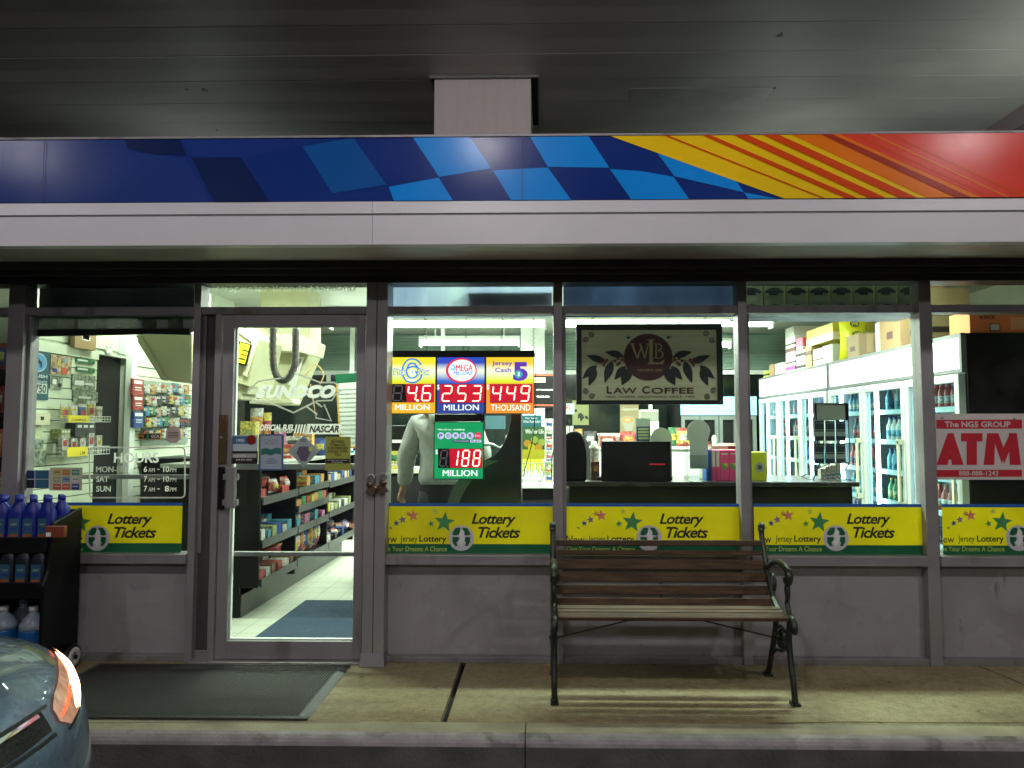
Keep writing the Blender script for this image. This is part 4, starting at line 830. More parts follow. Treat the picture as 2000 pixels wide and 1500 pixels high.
# colours for merchandise
rc = random.Random(3)
PC = [mat('pack_%d' % i, tuple(.62 * (k * .80 + .20 * sum(c) / 3) for k in c), .4, var=.75, scale=55) for i, c in enumerate([(.60, .05, .03), (.72, .32, .03), (.75, .62, .04), (.05, .30, .10), (.02, .10, .45), (.04, .35, .50), (.70, .68, .60), (.30, .10, .04), (.55, .12, .30), (.08, .08, .09), (.45, .50, .15), (.60, .42, .20)])]
PCR, PCO, PCY, PCG, PCB, PCT, PCW, PCBR, PCP, PCK, PCL, PCTAN = range(12)
def pack(m, kind, c, w, d, h, mi=0, rz=0):
    """one retail pack standing at c: 'box', 'bag' (pillow), 'tin' """
    x, y, z = c
    if kind == 'box':
        m.obox((x, y, z + h / 2), w / 2, d / 2, h / 2, rz, 0, 0, mi)
        m.obox((x - (d / 2 + .0006) * -math.sin(rz) * 1.0, y - (d / 2 + .0006) * math.cos(rz), z + h * .62), w * .36, .0004, h * .16, rz, 0, 0, 1); m.obox((x - (d / 2 + .0006) * -math.sin(rz), y - (d / 2 + .0006) * math.cos(rz), z + h * .28), w * .42, .0004, h * .07, rz, 0, 0, 2)
    elif kind == 'bag':
        n = 6; vs = []; Q = Matrix.Rotation(rz, 3, 'Z')
        for side in (-1, 1):
            for j in range(n + 1):
                for i in range(n + 1):
                    u, v = i / n, j / n; bul = (math.sin(math.pi * u) * math.sin(math.pi * v)) ** .6 if 0 < u < 1 and 0 < v < 1 else 0
                    wob = .012 * math.sin(7 * u + 5 * v) * w * 4
                    vs.append(Vector((x, y, z)) + Q @ Vector(((u - .5) * w * (1 - .10 * math.sin(math.pi * v)), side * (d / 2 * bul + .001) + wob * .1, v * h)))
        k = n + 1; fs = [(s * k * k + j * k + i, s * k * k + j * k + i + 1, s * k * k + (j + 1) * k + i + 1, s * k * k + (j + 1) * k + i) for s in (0, 1) for j in range(n) for i in range(n)]
        m.add(vs, fs, mi, True)
        for f_ in range(n * n): pass
        # printed panel: recolour middle faces of the front
        st = len(m.f) - 2 * n * n
        for j in (2, 3):
            for i in range(1, n - 1): m.m[st + j * n + i] = 1
        for i in range(n): m.m[st + i] = 2; m.m[st + (n - 1) * n + i] = 2
    else: m.lathe([(w / 2, 0), (w / 2, h * .2), (w / 2, h * .8), (w / 2, h * .86), (w * .28, h * .9), (w * .28, h)], c, 12, mi)
def prod(name, label, cat, kind, c, w, d, h, cols_, rz=0, group=None):
    m = MB(); pack(m, kind, c, w, d, h, 0, rz)
    o = m.build(name, [PC[k] for k in cols_], loc=(c[0], c[1], c[2])); return tag(o, label, cat, group)
# ---------------------------------------------------------------- candy shelving seen through the door
SF, SB = -2.10, -2.50; Y0, Y1, Y2, Y3 = 5.35, 6.14, 7.03, 8.0
t = thing('candy_shelving', 'long black shelving unit with tilted shelves of sweets seen through the door', 'shelving', (-2.4, 6.6, 0))
m = MB(); m.box(-2.42, SF, Y0 - .03, Y0, .22, 1.10); m.box(-2.80, -2.421, Y0 - .03, Y0, .10, 1.10); m.box(-2.80, -2.24, Y0 - .02, Y0, .0, .219); m.build('end_panel', black, t, bevel=.003)
m = MB(); m.box(-2.85, -2.23, Y0 + .001, Y3, 0, .16); m.build('plinth', mat('grey_plinth', (.10, .10, .095), .4), t)
m = MB(); m.box(-2.55, SB, Y0 + .001, Y3, .161, 1.08); m.build('back_panel', blackm, t)
m = MB(); m.box(-2.85, SF + .02, Y0 - .04, Y3, 1.101, 1.13); m.build('counter_top', mat('counter_grey', (.35, .36, .32), .4), t, bevel=.004)
for y in (Y1, Y2, Y3):
    m = MB(); m.box(SB, SF - .01, y - .012, y + .012, .161, 1.10); m.build('divider', black, t)
tiers = [(Y0, Y1, [.245, .53, .85]), (Y1, Y2, [.25, .53, .70, .855]), (Y2, Y3, [.25, .55, .84])]
wtf = ['front bay', 'middle bay', 'far bay']; tn = [['lowest', 'middle', 'top'], ['lowest', 'second', 'third', 'top'], ['lowest', 'middle', 'top']]
kinds = [['chocolate bar cartons', 'small snack cartons', 'candy bar cartons'], ['bagged crisps', 'gum cartons', 'candy cartons', 'medicine cartons'], ['snack packets', 'tape and sundry packs', 'cereal bar cartons']]
pal = [[[PCR, PCW, PCBR], [PCW, PCT, PCL, PCB], [PCR, PCBR, PCW, PCR]], [[PCY, PCB, PCR, PCO], [PCT, PCW, PCP, PCG], [PCO, PCG, PCR, PCY], [PCW, PCT, PCO]], [[PCW, PCB, PCK], [PCY, PCW, PCL, PCW], [PCTAN, PCB, PCW]]]
for bi, (ya, yb, zs_) in enumerate(tiers):
    for ti, z in enumerate(zs_):
        m = MB(); sl = .10
        m.prism([(SB + .001, ya + .013, z + sl), (SF, ya + .013, z), (SF, ya + .013, z - .02), (SB + .001, ya + .013, z + sl - .02)], (0, yb - ya - .026, 0), 0)
        m.box(SF + .001, SF + .012, ya + .013, yb - .013, z - .03, z + .03, 1); m.build('shelf', [black, mat('price_rail', (.085, .085, .08), .3)], t)
        y = ya + .07; n = 0
        while y < yb - .06:
            cc = pal[bi][ti][n % len(pal[bi][ti])]; c2 = rc.choice([PCW, PCY, PCO]); w = rc.uniform(.085, .13)
            for row in (0, 1):
                x = SF - .085 - row * .17; zz = z + (SF - x) / (SF - SB) * sl + .004
                big = bi == 1 and ti == 0
                kind = 'bag' if (big or (bi + ti) % 3 == 2 and n % 2) else 'box'
                h = rc.uniform(.05, .085) if not big else .17
                if rc.random() < .08: continue
                if bi == 1 and ti == 3 and n < 4 and n != 2: continue
                prod('snack_pack', '%s on the %s shelf, %s of the black shelving' % (kinds[bi][ti], tn[bi][ti], wtf[bi]), 'packet', kind, (x, y, zz), .15 if kind == 'box' else .14, w, h if kind == 'box' else h * 1.6, [cc, c2, rc.choice([PCW, PCK, PCR])], math.pi / 2 * 0 + rc.uniform(-.16, .16) + (math.pi / 2 if kind == 'bag' else 0), '%s, %s shelf of the %s' % (kinds[bi][ti], tn[bi][ti], wtf[bi]))
            y += w + .012; n += 1
# big bags low in the middle and a red shiny bag
for (a, b, c, d, Y, cc, lb) in ((598, 1032, 634, 1068, 6.5, (PCB, PCW, PCB), 'blue foil snack bag low on the black shelving behind the door'), (581, 1058, 625, 1090, 6.2, (PCY, PCW, PCO), 'yellow snack bag low on the black shelving behind the door'), (534, 1062, 580, 1082, 5.8, (PCR, PCR, PCO), 'shiny red snack bag lying under the middle shelf of the black shelving')):
    x0, z1 = W(a, b, Y); x1, z0 = W(c, d, Y); m = MB(); pack(m, 'bag', (-2.2, Y, max(z0, .27)), (x1 - x0) * 1.0, .10, z1 - z0, 0, .5); tag(m.build('snack_bag', [PC[k] for k in cc], loc=(-2.2, Y, z0)), lb, 'bag')
# goods on top of the shelving
ct = 1.131
def topitem(nm, lb, cat, kind, a, b, c, Y, cols_, d=.08, rz=0, zb=ct):
    x0, z1 = W(a, b, Y); x1, _ = W(c, b, Y); return prod(nm, lb, cat, kind, ((x0 + x1) / 2, Y, zb), x1 - x0, d, z1 - zb, cols_, rz)
topitem('candy_box', 'tall yellow green candy box on the counter behind the 1995 sticker', 'box', 'box', 474, 823, 503, 5.5, (PCY, PCL, PCY))
topitem('snack_bag', 'orange bags of sweets standing upright behind the yellow box', 'bag', 'bag', 489, 797, 515, 5.75, (PCO, PCR, PCW)); topitem('snack_bag', 'red and orange tube bag behind the stripe lettering on the door', 'bag', 'bag', 513, 806, 531, 5.8, (PCR, PCO, PCY))
topitem('medicine_bottle', 'dark green bottle with a red cap behind the left edge of the door glass', 'bottle', 'tin', 452, 818, 461, 5.5, (PCG, PCG, PCG)); topitem('snack_box', 'blue and white box behind the diamond sticker', 'box', 'box', 500, 850, 545, 5.6, (PCT, PCW, PCB))
topitem('snack_box', 'red carton behind the diamond sticker', 'box', 'box', 553, 868, 572, 6.3, (PCR, PCO, PCW)); topitem('snack_bag', 'blue peanut bag behind the warning notice', 'bag', 'bag', 614, 855, 640, 6.9, (PCB, PCY, PCB)); topitem('snack_box', 'open white box of sweets behind the diamond sticker', 'box', 'box', 560, 852, 590, 7.2, (PCW, PCK, PCW))
topitem('candy_box', 'orange and white carton beside the blue peanut bag', 'box', 'box', 575, 845, 612, 7.6, (PCO, PCW, PCR)); topitem('snack_bag', 'pink and red bag behind the stripe lettering', 'bag', 'bag', 535, 835, 560, 6.6, (PCP, PCR, PCW)); topitem('candy_box', 'light blue carton behind the right edge of the warning notice', 'box', 'box', 670, 880, 692, 7.7, (PCT, PCW, PCT))
# interior floor mats
cmat = mat('blue_carpet', (.030, .055, .095), .95, var=.3, scale=40, bump=.5, bscale=200)
for (xa, xb, ya, yb, lb) in ((-1.92, -.6, 4.52, 5.86, 'blue grey entrance carpet just inside the glass door'), (-1.79, -.6, 6.83, 8.6, 'second blue grey carpet further inside beyond the tiles')):
    m = MB(); m.box(xa, xb, ya, yb, .0, .010); tag(m.build('floor_mat', cmat, bevel=.004), lb, 'floor mat')
# ---------------------------------------------------------------- overhead racks, hose
bc = flat('beige_laminate', (.50, .49, .30), .55); bcd = flat('beige_laminate_dark', (.42, .41, .26), .55)
t = thing('overhead_rack', 'large beige overhead cigarette rack hanging above the counter behind the door', 'rack', (-2.0, 6.5, CEIL))
m = MB(); pr = [(268, 560), (268, 668), (312, 738), (335, 745), (375, 745), (375, 560)]; m.ppr(pr, 5.05, .30, 0); m.build('rack_body', bc, t, bevel=.01)
m = MB(); m.ppr([(265, 655), (275, 655), (327, 744), (315, 742)], 5.035, .012); m.build('edge_strip', bcd, t)
m = MB(); m.ppr([(508, 560), (508, 790), (560, 790), (604, 690), (604, 560)], 6.4, .35, 0); m.build('rack_body', bc, t, bevel=.01)
m = MB(); m.ppr([(520, 652), (584, 652), (624, 670), (619, 697), (578, 686), (520, 686)], 6.2, .19, 0); m.build('rack_cap', cream, t, bevel=.01)
m = MB(); m.ppr([(579, 696), (592, 698), (576, 752), (562, 752)], 6.375, .02, 0); m.ppr([(578, 700), (589, 701), (584, 716), (575, 716)], 6.372, .002, 1); m.build('notice_strip', [white, flat('print_grey', (.2, .2, .2))], t)
m = MB(); m.ppr([(487, 779), (570, 779), (573, 788), (487, 788)], 6.30, .2, 0); m.build('rack_lip', cream, t, bevel=.006)
t = thing('till_bin', 'small beige overhead bin with a yellow notice, upper left behind the door glass', 'bin', (-2.3, 5.6, 2))
m = MB(); m.ppr([(440, 600), (507, 662), (486, 756), (440, 742)], 5.5, .5); m.build('bin_body', bc, t, bevel=.008)
m = MB(); m.ppr([(440, 742), (486, 756), (484, 770), (472, 770), (472, 780), (440, 780)], 5.52, .3); m.build('bin_base', bcd, t, bevel=.006)
m = MB(); m.ppr([(440, 615), (503, 666), (482, 736), (474, 730), (492, 668), (440, 630)], 5.485, .014); m.build('edge_strip', cream, t)
m = MB(); m.ppr([(467, 666), (491, 673), (480, 715), (457, 710)], 5.47, .012, 0); m.ppr([(469, 669), (488, 674), (478, 711), (460, 707)], 5.467, .002, 1)
for i, (a, b) in enumerate(((476, 682), (473, 690), (470, 698))): m.ppr([(a - 3, b), (a + 9, b + 3), (a + 8, b + 5), (a - 4, b + 2)], 5.465, .001, 2 + (i == 1) * 1)
m.build('notice', [black, flat('notice_yellow', (.8, .75, .02)), ink, flat('notice_red', (.5, .02, .02))], t)
hs = mat('ribbed_hose', (.14, .12, .11), .5, var=.4, scale=40)
t = thing('hanging_hose', 'thick grey wrapped hose hanging in a U behind the upper door glass', 'hose', (X_(553, 5.2), 5.2, Z_(640, 5.2)))
P = [(534, 600), (533, 640), (532, 680), (533, 712), (538, 732), (547, 742), (558, 740), (567, 728), (573, 710), (574, 680), (574, 640), (574, 600)]
Ps = spl([(W(a, b, 5.2)[0], 5.2 + .004 * i, W(a, b, 5.2)[1]) for i, (a, b) in enumerate(P)], 8)
m = MB(); m.tube(Ps, [.025 + .003 * (i % 3 == 0) for i in range(len(Ps))], 10); m.build('hose', hs, t)
m = MB()
for a in (534, 574): x, z = W(a, 641, 5.2); m.lathe([(.026, -.012), (.026, .012)], (x, 5.21 if a < 550 else 5.24, z), 12)
m.build('clamp', steel, t)
# shade in the left window + bluish transom blinds
shd = mat('tinted_shade_film', (.035, .042, .045), .18, alpha=.975, var=.3, scale=6)
t = thing('roller_shade', 'dark tinted shade rolled down a short way in the left window', 'shade', (-2.9, FG + .05, Z_(655, FG)))
m = MB(); z0, z1 = Z_(645, FG), zt0 + .02; a, b = X_(62, FG + .03), X_(371, FG + .03); n = 30
vs = [(a + (b - a) * i / n, FG + .04 + .004 * math.sin(i * 1.3), z) for z in (z0, z1) for i in range(n + 1)]; m.add(vs, [(i, i + 1, n + 2 + i, n + 1 + i) for i in range(n)]); m.build('film', shd, t)
m = MB(); m.ppr([(64, 643), (371, 641), (371, 654), (290, 652), (230, 654), (66, 657)], FG + .03, .02); m.build('hem_bar', black, t, bevel=.003)
m = MB(); m.box(a, b, FG + .02, FG + .10, zt0 + .02, zt0 + .05); m.build('roller', black, t)
def blindm(name, c):
    m = mat(name, c, .5, var=.35, scale=4, stretch=(1, 1, .3)); nt = m.node_tree; tl = nt.nodes.new('ShaderNodeBsdfTranslucent'); tl.inputs[0].default_value = (*c, 1); mx = nt.nodes.new('ShaderNodeMixShader'); mx.inputs[0].default_value = .65
    b = nt.nodes['Principled BSDF']; cl_ = [l.from_socket for l in nt.links if l.to_socket == b.inputs['Base Color']][0]; nt.links.new(cl_, tl.inputs[0]); nt.links.new(b.outputs[0], mx.inputs[1]); nt.links.new(tl.outputs[0], mx.inputs[2]); nt.links.new(mx.outputs[0], nt.nodes['Material Output'].inputs[0]); return m
tb = [('dark grey film behind the transom glass of the left window', 66, 372, (.035, .04, .045), .9, 0), ('pale blue blind behind the transom glass above the jackpot signs', 757, 1079, (.62, .70, .98), .93, 0), ('dark blue blind behind the transom glass above the coffee sign', 1101, 1438, (.10, .13, .19), .93, 0)]
for lb, a, b, c, al, _ in tb:
    m = MB(); m.box(X_(a, FG + .1), X_(b, FG + .1), FG + .10, FG + .104, zt0 + .0, zh + .02); tag(m.build('transom_blind', blindm('blind_%d' % a, c), loc=(X_(a, FG), FG + .1, zt0)), lb, 'blind')
m = MB(); m.box(X_(915, 4.55), X_(1079, 4.55), 4.51, 4.7, Z_(600, 4.52), Z_(572, 4.52)); tag(m.build('valance_box', black, loc=(0, 4.5, 2.2)), 'dark box edge behind the pale blue transom blind', 'box')
# row of drink cartons above the transom of the right window
sh = thing('high_shelf', 'narrow high shelf behind the glass above the right window', 'shelf', (1.8, 4.75, 2.1)); m = MB(); m.box(X_(1455, 4.6), X_(1812, 4.6), 4.56, 4.95, 2.13, 2.15); m.build('board', black, sh)
m = MB()
for a in (1462, 1640, 1806): m.box(X_(a, 4.9) - .006, X_(a, 4.9) + .006, 4.93, 4.945, 2.15, CEIL)
m.build('rod', black, sh)
cg = flat('carton_grey_green', (.26, .32, .24), .6); cy = flat('carton_side_yellow', (.42, .40, .16), .6); cdk = flat('carton_arc', (.03, .05, .06), .6)
for i in range(8):
    a = 1452 + i * 44.3; Y = 4.62; x0, x1 = X_(a + 1, Y), X_(a + 43, Y); c = thing('drink_carton', 'grey green carton with a dark arc in the row above the right window', 'carton', ((x0 + x1) / 2, Y, 2.151), 'cartons on the high shelf')
    m = MB(); m.box(x0, x1, Y, Y + .22, 2.151, 2.45, 0); m.box(x1 - .012, x1 + .001, Y - .001, Y + .2, 2.152, 2.44, 1); m.build('carton', [cg, cy], c)
    m = MB(); xm = (x0 + x1) / 2; w = (x1 - x0)
    for zz, hh in ((Z_(600, Y), .030), (Z_(567, Y), .026)): m.poly([(xm - w * .45 + w * .88 * k / 8, Y - .002, zz - .5 * hh + hh * (1 - ((k - 4) / 4) ** 2)) for k in range(9)] + [(xm + w * .43, Y - .002, zz - hh * .9), (xm - w * .45, Y - .002, zz - hh * .9)], 0)
    m.box(xm - w * .25, xm + w * .15, Y - .002, Y - .0015, Z_(578, Y), Z_(572, Y), 0); m.build('print', cdk, c, fixn=False)
# ---------------------------------------------------------------- drinks coolers
CXF, CZ = 2.80, 2.03
CYS = [(4.80, 7.03), (7.05, 9.28)]
litw = glow('cooler_light_box', (.92, .97, 1.0), 1.5); led = glow('cooler_led', (.85, .95, 1), 5.0); cdoor = mat('cooler_door_white', (.42, .46, .45), .35, var=.05); cin = mat('cooler_inside', (.42, .52, .56), .4, var=.05)
drc = glass_mat('cooler_glass', (.80, .90, .92), 1.0)
for ci, (ya, yb) in enumerate(CYS):
    t = thing('drinks_cooler', ('white three door drinks cooler with a glowing blank header, nearest the window', 'white three door drinks cooler with a glowing blank header, further from the window')[ci], 'cooler', (CXF + .35, (ya + yb) / 2, 0), 'drinks coolers along the right wall')
    m = MB(); m.box(CXF + .02, CXF + .78, ya, ya + .03, .0, CZ - .0, 0); m.box(CXF + .02, CXF + .78, yb - .03, yb, 0, CZ, 0); m.box(CXF + .02, CXF + .78, ya + .03, yb - .03, CZ - .03, CZ, 0); m.box(CXF + .06, CXF + .78, ya + .03, yb - .03, 0, .14, 0); m.build('cabinet', black, t, bevel=.004)
    m = MB(); m.box(CXF + .74, CXF + .77, ya + .03, yb - .03, .14, CZ - .03); m.box(CXF + .08, CXF + .74, ya + .031, ya + .05, .14, CZ - .03); m.box(CXF + .08, CXF + .74, yb - .05, yb - .031, .14, CZ - .03); m.build('liner', cin, t)
    m = MB(); m.box(CXF - .012, CXF + .019, ya + .03, yb - .03, CZ - .235, CZ - .025); m.build('header_light', litw, t)
    m = MB(); m.box(CXF - .016, CXF + .019, ya, yb, CZ - .024, CZ + .002); m.box(CXF - .016, CXF + .019, ya, yb, CZ - .262, CZ - .236); m.box(CXF - .016, CXF + .019, ya, ya + .029, CZ - .2355, CZ - .0245); m.box(CXF - .016, CXF + .019, yb - .029, yb, CZ - .2355, CZ - .0245); m.build('header_frame', flat('grey_trim', (.12, .13, .13), .4), t)
    dw = (yb - ya - .04) / 3
    for di in range(3):
        y0 = ya + .02 + di * dw; y1 = y0 + dw - .008; z0, z1 = .16, CZ - .27; fw = .055
        m = MB(); m.box(CXF - .03, CXF + .018, y0, y0 + fw, z0, z1); m.box(CXF - .03, CXF + .018, y1 - fw, y1, z0, z1); m.box(CXF - .03, CXF + .018, y0 + fw, y1 - fw, z1 - fw, z1); m.box(CXF - .03, CXF + .018, y0 + fw, y1 - fw, z0, z0 + fw); dr = m.build('door', cdoor, t, bevel=.004)
        m = MB(); m.box(CXF - .008, CXF - .002, y0 + fw, y1 - fw, z0 + fw, z1 - fw); m.build('glass', drc, dr)
        m = MB(); hy = y0 + .03; m.box(CXF - .075, CXF - .060, hy - .012, hy + .012, .80, 1.30); m.box(CXF - .075, CXF - .031, hy - .014, hy + .014, 1.27, 1.31); m.box(CXF - .075, CXF - .031, hy - .014, hy + .014, .79, .83); m.build('handle', flat('handle_cream', (.55, .58, .42), .4), dr)
        m = MB(); m.box(CXF + .05, CXF + .075, y1 - fw - .035, y1 - fw - .005, .2, CZ - .3); m.build('led_strip', led, t)
        for zi in range(6):
            z = .28 + zi * .25
            m = MB(); m.box(CXF + .10, CXF + .70, y0 + .02, y1 - .02, z - .008, z); m.box(CXF + .085, CXF + .099, y0 + .02, y1 - .02, z - .02, z + .02, 1); m.build('shelf', [steel, flat('price_strip', (.4, .5, .5))], t)
    for di in range(3): area('cooler_lamp', (CXF + .045, ya + dw * (di + .9), 1.0), 1.45, 7, (.80, .95, 1), (0, R(-90), 0), size_y=.05)
def drink(col_, cap_, lab_, h=.20, r=.031, label='', group=None):
    b = thing('drink_bottle', label, 'bottle', (0, 0, 0), group)
    m = MB(); m.lathe([(r * .9, 0), (r, .01), (r, h * .55), (r * .9, h * .66), (r * .42, h * .86), (r * .40, h * .92)], (0, 0, 0), 12, 0); m.lathe([(r * 1.01, h * .22), (r * 1.01, h * .48)], (0, 0, 0), 12, 1); m.build('body', [col_, lab_], b)
    m = MB(); m.lathe([(r * .46, h * .92), (r * .46, h)], (0, 0, 0), 10); m.build('cap', cap_, b); return b
dn = ['nearest', 'second', 'third', 'fourth', 'fifth', 'furthest']; tt = ['lowest', 'second lowest', 'third lowest', 'third highest', 'second highest', 'highest']
for ci, (ya, yb) in enumerate(CYS):
    for di in range(3):
        dw = (yb - ya - .04) / 3; y0 = ya + .02 + di * dw
        for zi in range(6):
            z = .281 + zi * .25; k = rc.choice([(PCB, PCW, PCB), (PCT, PCW, PCW), (PCR, PCR, PCK), (PCO, PCW, PCO), (PCT, PCB, PCT), (PCK, PCR, PCR), (PCW, PCB, PCT), (PCG, PCY, PCL), (PCBR, PCR, PCK)])
            if ci == 0 and di == 0: k = rc.choice([(PCO, PCR, PCW), (PCR, PCO, PCW), (PCBR, PCO, PCY)])
            g = drink(PC[k[0]], PC[k[1]], PC[k[2]], .19 + .02 * rc.random(), .033, 'drink bottle on the %s shelf behind the %s cooler door' % (tt[zi], dn[ci * 3 + di]), 'bottles on the %s shelf behind the %s cooler door' % (tt[zi], dn[ci * 3 + di])); first = True
            for j in range(7):
                if rc.random() < .06: continue
                place(g, (CXF + .14, y0 + .085 + j * .082, z), 0, first); first = False
# things on top of the coolers
def crate(nm, lb, cat, ya, yb, x0, h, mats, draw=None, zb=CZ + .003, x1=None):
    x1 = x1 or x0 + .34; t = thing(nm, lb, cat, ((x0 + x1) / 2, ya, zb)); m = MB(); m.box(x0, x1, ya, yb, zb, zb + h); m.build('carton', mats[0], t, bevel=.003)
    if draw: m = MB(); draw(m, ya, yb, x0, x1, zb, h); m.build('print', mats, t, fixn=False)
    return t
wb = flat('carton_white', (.50, .52, .46), .6); brn = flat('print_brown', (.10, .04, .03), .6); prp = flat('print_purple', (.28, .04, .22), .6); tape = flat('tape_tan', (.55, .42, .24), .4)
def bands(*bs):
    def f(m, ya, yb, x0, x1, zb, h):
        for lo, hi, mi in bs:
            m.add([(x0 - .001, ya - .001, zb + h * lo), (x1, ya - .001, zb + h * lo), (x1, ya - .001, zb + h * hi), (x0 - .001, ya - .001, zb + h * hi)], [(0, 1, 2, 3)], mi); m.add([(x0 - .001, ya - .001, zb + h * lo), (x0 - .001, yb, zb + h * lo), (x0 - .001, yb, zb + h * hi), (x0 - .001, ya - .001, zb + h * hi)], [(3, 2, 1, 0)], mi)
    return f
def tp(m, ya, yb, x0, x1, zb, h): m.box((x0 + x1) / 2 - .03, (x0 + x1) / 2 + .03, ya - .001, yb + .001, zb + h * .2, zb + h + .001, 1); m.box(x0 - .0015, x0 - .0005, (ya + yb) / 2 - .05, (ya + yb) / 2 + .05, zb + h * .3, zb + h * .5, 2)
CA = CXF + .04
crate('cardboard_box', 'tall brown cardboard box on the coolers beside the leaning yellow bag', 'box', 5.72, 6.05, CA, .30, [cardb, tape, brn], tp); crate('cardboard_box', 'second brown cardboard box stacked on the tall one above the coolers', 'box', 5.70, 6.04, CA + .01, .22, [cardb, tape, brn], tp, zb=CZ + .306)
crate('cardboard_box', 'olive brown carton beside the tall brown box, near the right mullion', 'box', 5.40, 5.62, CA + .03, .42, [flat('carton_olive', (.22, .19, .09)), ink, ink], bands((.2, .3, 1), (.5, .62, 1)))
crate('cardboard_box', 'white upright carton left of the tall brown box on the coolers', 'box', 6.08, 6.14, CA, .26, [wb, tape, brn])
crate('cardboard_box', 'beige cardboard box in front of the leaning yellow bag', 'box', 6.46, 6.72, CA, .215, [mat('cardboard_light', (.38, .28, .17), .8, var=.08), tape, brn], tp, x1=CA + .2)
crate('cardboard_box', 'plain white carton right of the pair beneath the yellow sweetener box', 'box', 7.05, 7.30, CA, .19, [wb, brn, brn]); crate('cardboard_box', 'plain white carton left of the pair beneath the yellow sweetener box', 'box', 7.31, 7.56, CA, .18, [wb, brn, brn], bands((.35, .42, 1)))
crate('cardboard_box', 'tan carton with a square mark on the coolers under the yellow box', 'box', 7.60, 7.78, CA, .23, [cardb, brn, brn], bands((.6, .8, 1))); crate('cardboard_box', 'white carton with black print beside the tan one on the coolers', 'box', 7.80, 8.06, CA, .22, [wb, ink, ink], bands((.1, .25, 1), (.7, .85, 1)))
def spl_(m, ya, yb, x0, x1, zb, h):
    bands((.0, .45, 1))(m, ya, yb, x0, x1, zb, h)
    m.poly([((x0 + x1) / 2 + .09 * math.cos(q / 16 * 2 * math.pi), ya - .002, zb + h * .68 + .026 * math.sin(q / 16 * 2 * math.pi)) for q in range(16)], 2); text(m, 'Splenda', (x0 + x1) / 2 - .06, zb + h * .76, (x0 + x1) / 2 + .06, zb + h * .60, ya - .003, 4, .02, world=True)
    for i, c in enumerate((3, 5, 3)): m.poly([(x0 + .09 + i * .11 + .035 * math.cos(q / 12 * 2 * math.pi), ya - .002, zb + h * .22 + .018 * math.sin(q / 12 * 2 * math.pi)) for q in range(12)], c)
crate('sweetener_box', 'yellow and white sweetener box lying on the cartons above the coolers', 'box', 7.08, 7.78, CA + .02, .17, [flat('sweet_yellow', (.55, .45, .04)), flat('sweet_cream', (.72, .66, .45)), wht, flat('sweet_orange', (.70, .25, .04)), bblu, ink], spl_, zb=CZ + .24, x1=CA + .42)
crate('sweetener_box', 'pink sweetener box between the coffee cartons and the yellow box', 'box', 7.85, 8.05, CA, .13, [flat('sweet_pink', (.70, .08, .14)), wht], bands((.1, .25, 1)), zb=CZ + .226)
for k in range(2): crate('coffee_carton', ('upper white coffee carton with a brown band at the end of the coolers', 'lower white coffee carton with a purple band at the end of the coolers')[k], 'carton', 8.1, 8.4, CA, .205, [wb, (brn, prp)[k], ink], bands((.12, .34, 1), (.5, .6, 2)), zb=CZ + .003 + (1 - k) * .208)
crate('cardboard_box', 'white carton with an open flap on top of the coffee cartons', 'box', 8.12, 8.4, CA, .10, [wb, ink], zb=CZ + .42); crate('cardboard_box', 'plain white carton left of the coffee cartons on the coolers', 'box', 8.5, 8.8, CA, .14, [wb, ink]); crate('cardboard_box', 'small tan box left of the plain carton on the coolers', 'box', 8.85, 9.02, CA, .15, [cardb, ink])
t_ = crate('lime_sign_box', 'lime green box with dark lettering at the far end of the coolers', 'box', 9.06, 9.26, CA, .085, [flat('lime_print', (.45, .65, .03)), ink], bands((.3, .6, 1)))
def leg(m, ya, yb, x0, x1, zb, h):
    text(m, '24 PACK', x0 + .06, zb + h * .78, x0 + .17, zb + h * .62, ya - .002, 1, .03, world=True); m.box(x0 + .13, x0 + .20, ya - .002, ya - .001, zb + h * .08, zb + h * .42, 1); m.box(x0 + .136, x0 + .194, ya - .003, ya - .0021, zb + h * .12, zb + h * .38, 2); m.box(x0 + .27, x0 + .42, ya - .002, ya - .001, zb + h * .15, zb + h * .7, 3)
crate('snack_case', 'orange and red snack case on the nearest cooler behind the ATM sign', 'case', 4.82, 5.06, CA + .02, .15, [flat('case_orange', (.68, .16, .04)), ink, wb, flat('case_pale', (.72, .30, .16))], leg, x1=CA + .44)
t = thing('coffee_bag', 'tall bright yellow coffee bag leaning on the beige box above the coolers', 'bag', (CA + .1, 6.8, CZ)); m = MB(); Y = 6.78; x0, z1 = W(1637, 625, Y); x1, z0 = W(1693, 708, Y); pack(m, 'bag', ((x0 + x1) / 2, Y, CZ + .004), x1 - x0, .13, z1 - CZ, 0); m.m = [0] * len(m.m); m.build('bag', mat('bag_yellow', (.72, .70, .02), .3, var=.1, bump=.6, bscale=12), t)
m = MB()
for a, b in ((1669, 632), (1674, 652)): x, z = W(a, b, Y - .08); m.disc(x, z, Y - .08, .045, 20, 0, .026); text(m, 'WB', x - .03, z + .015, x + .03, z - .015, Y - .082, 1, .02, world=True)
m.build('emblem', [brn, lgr], t, fixn=False)
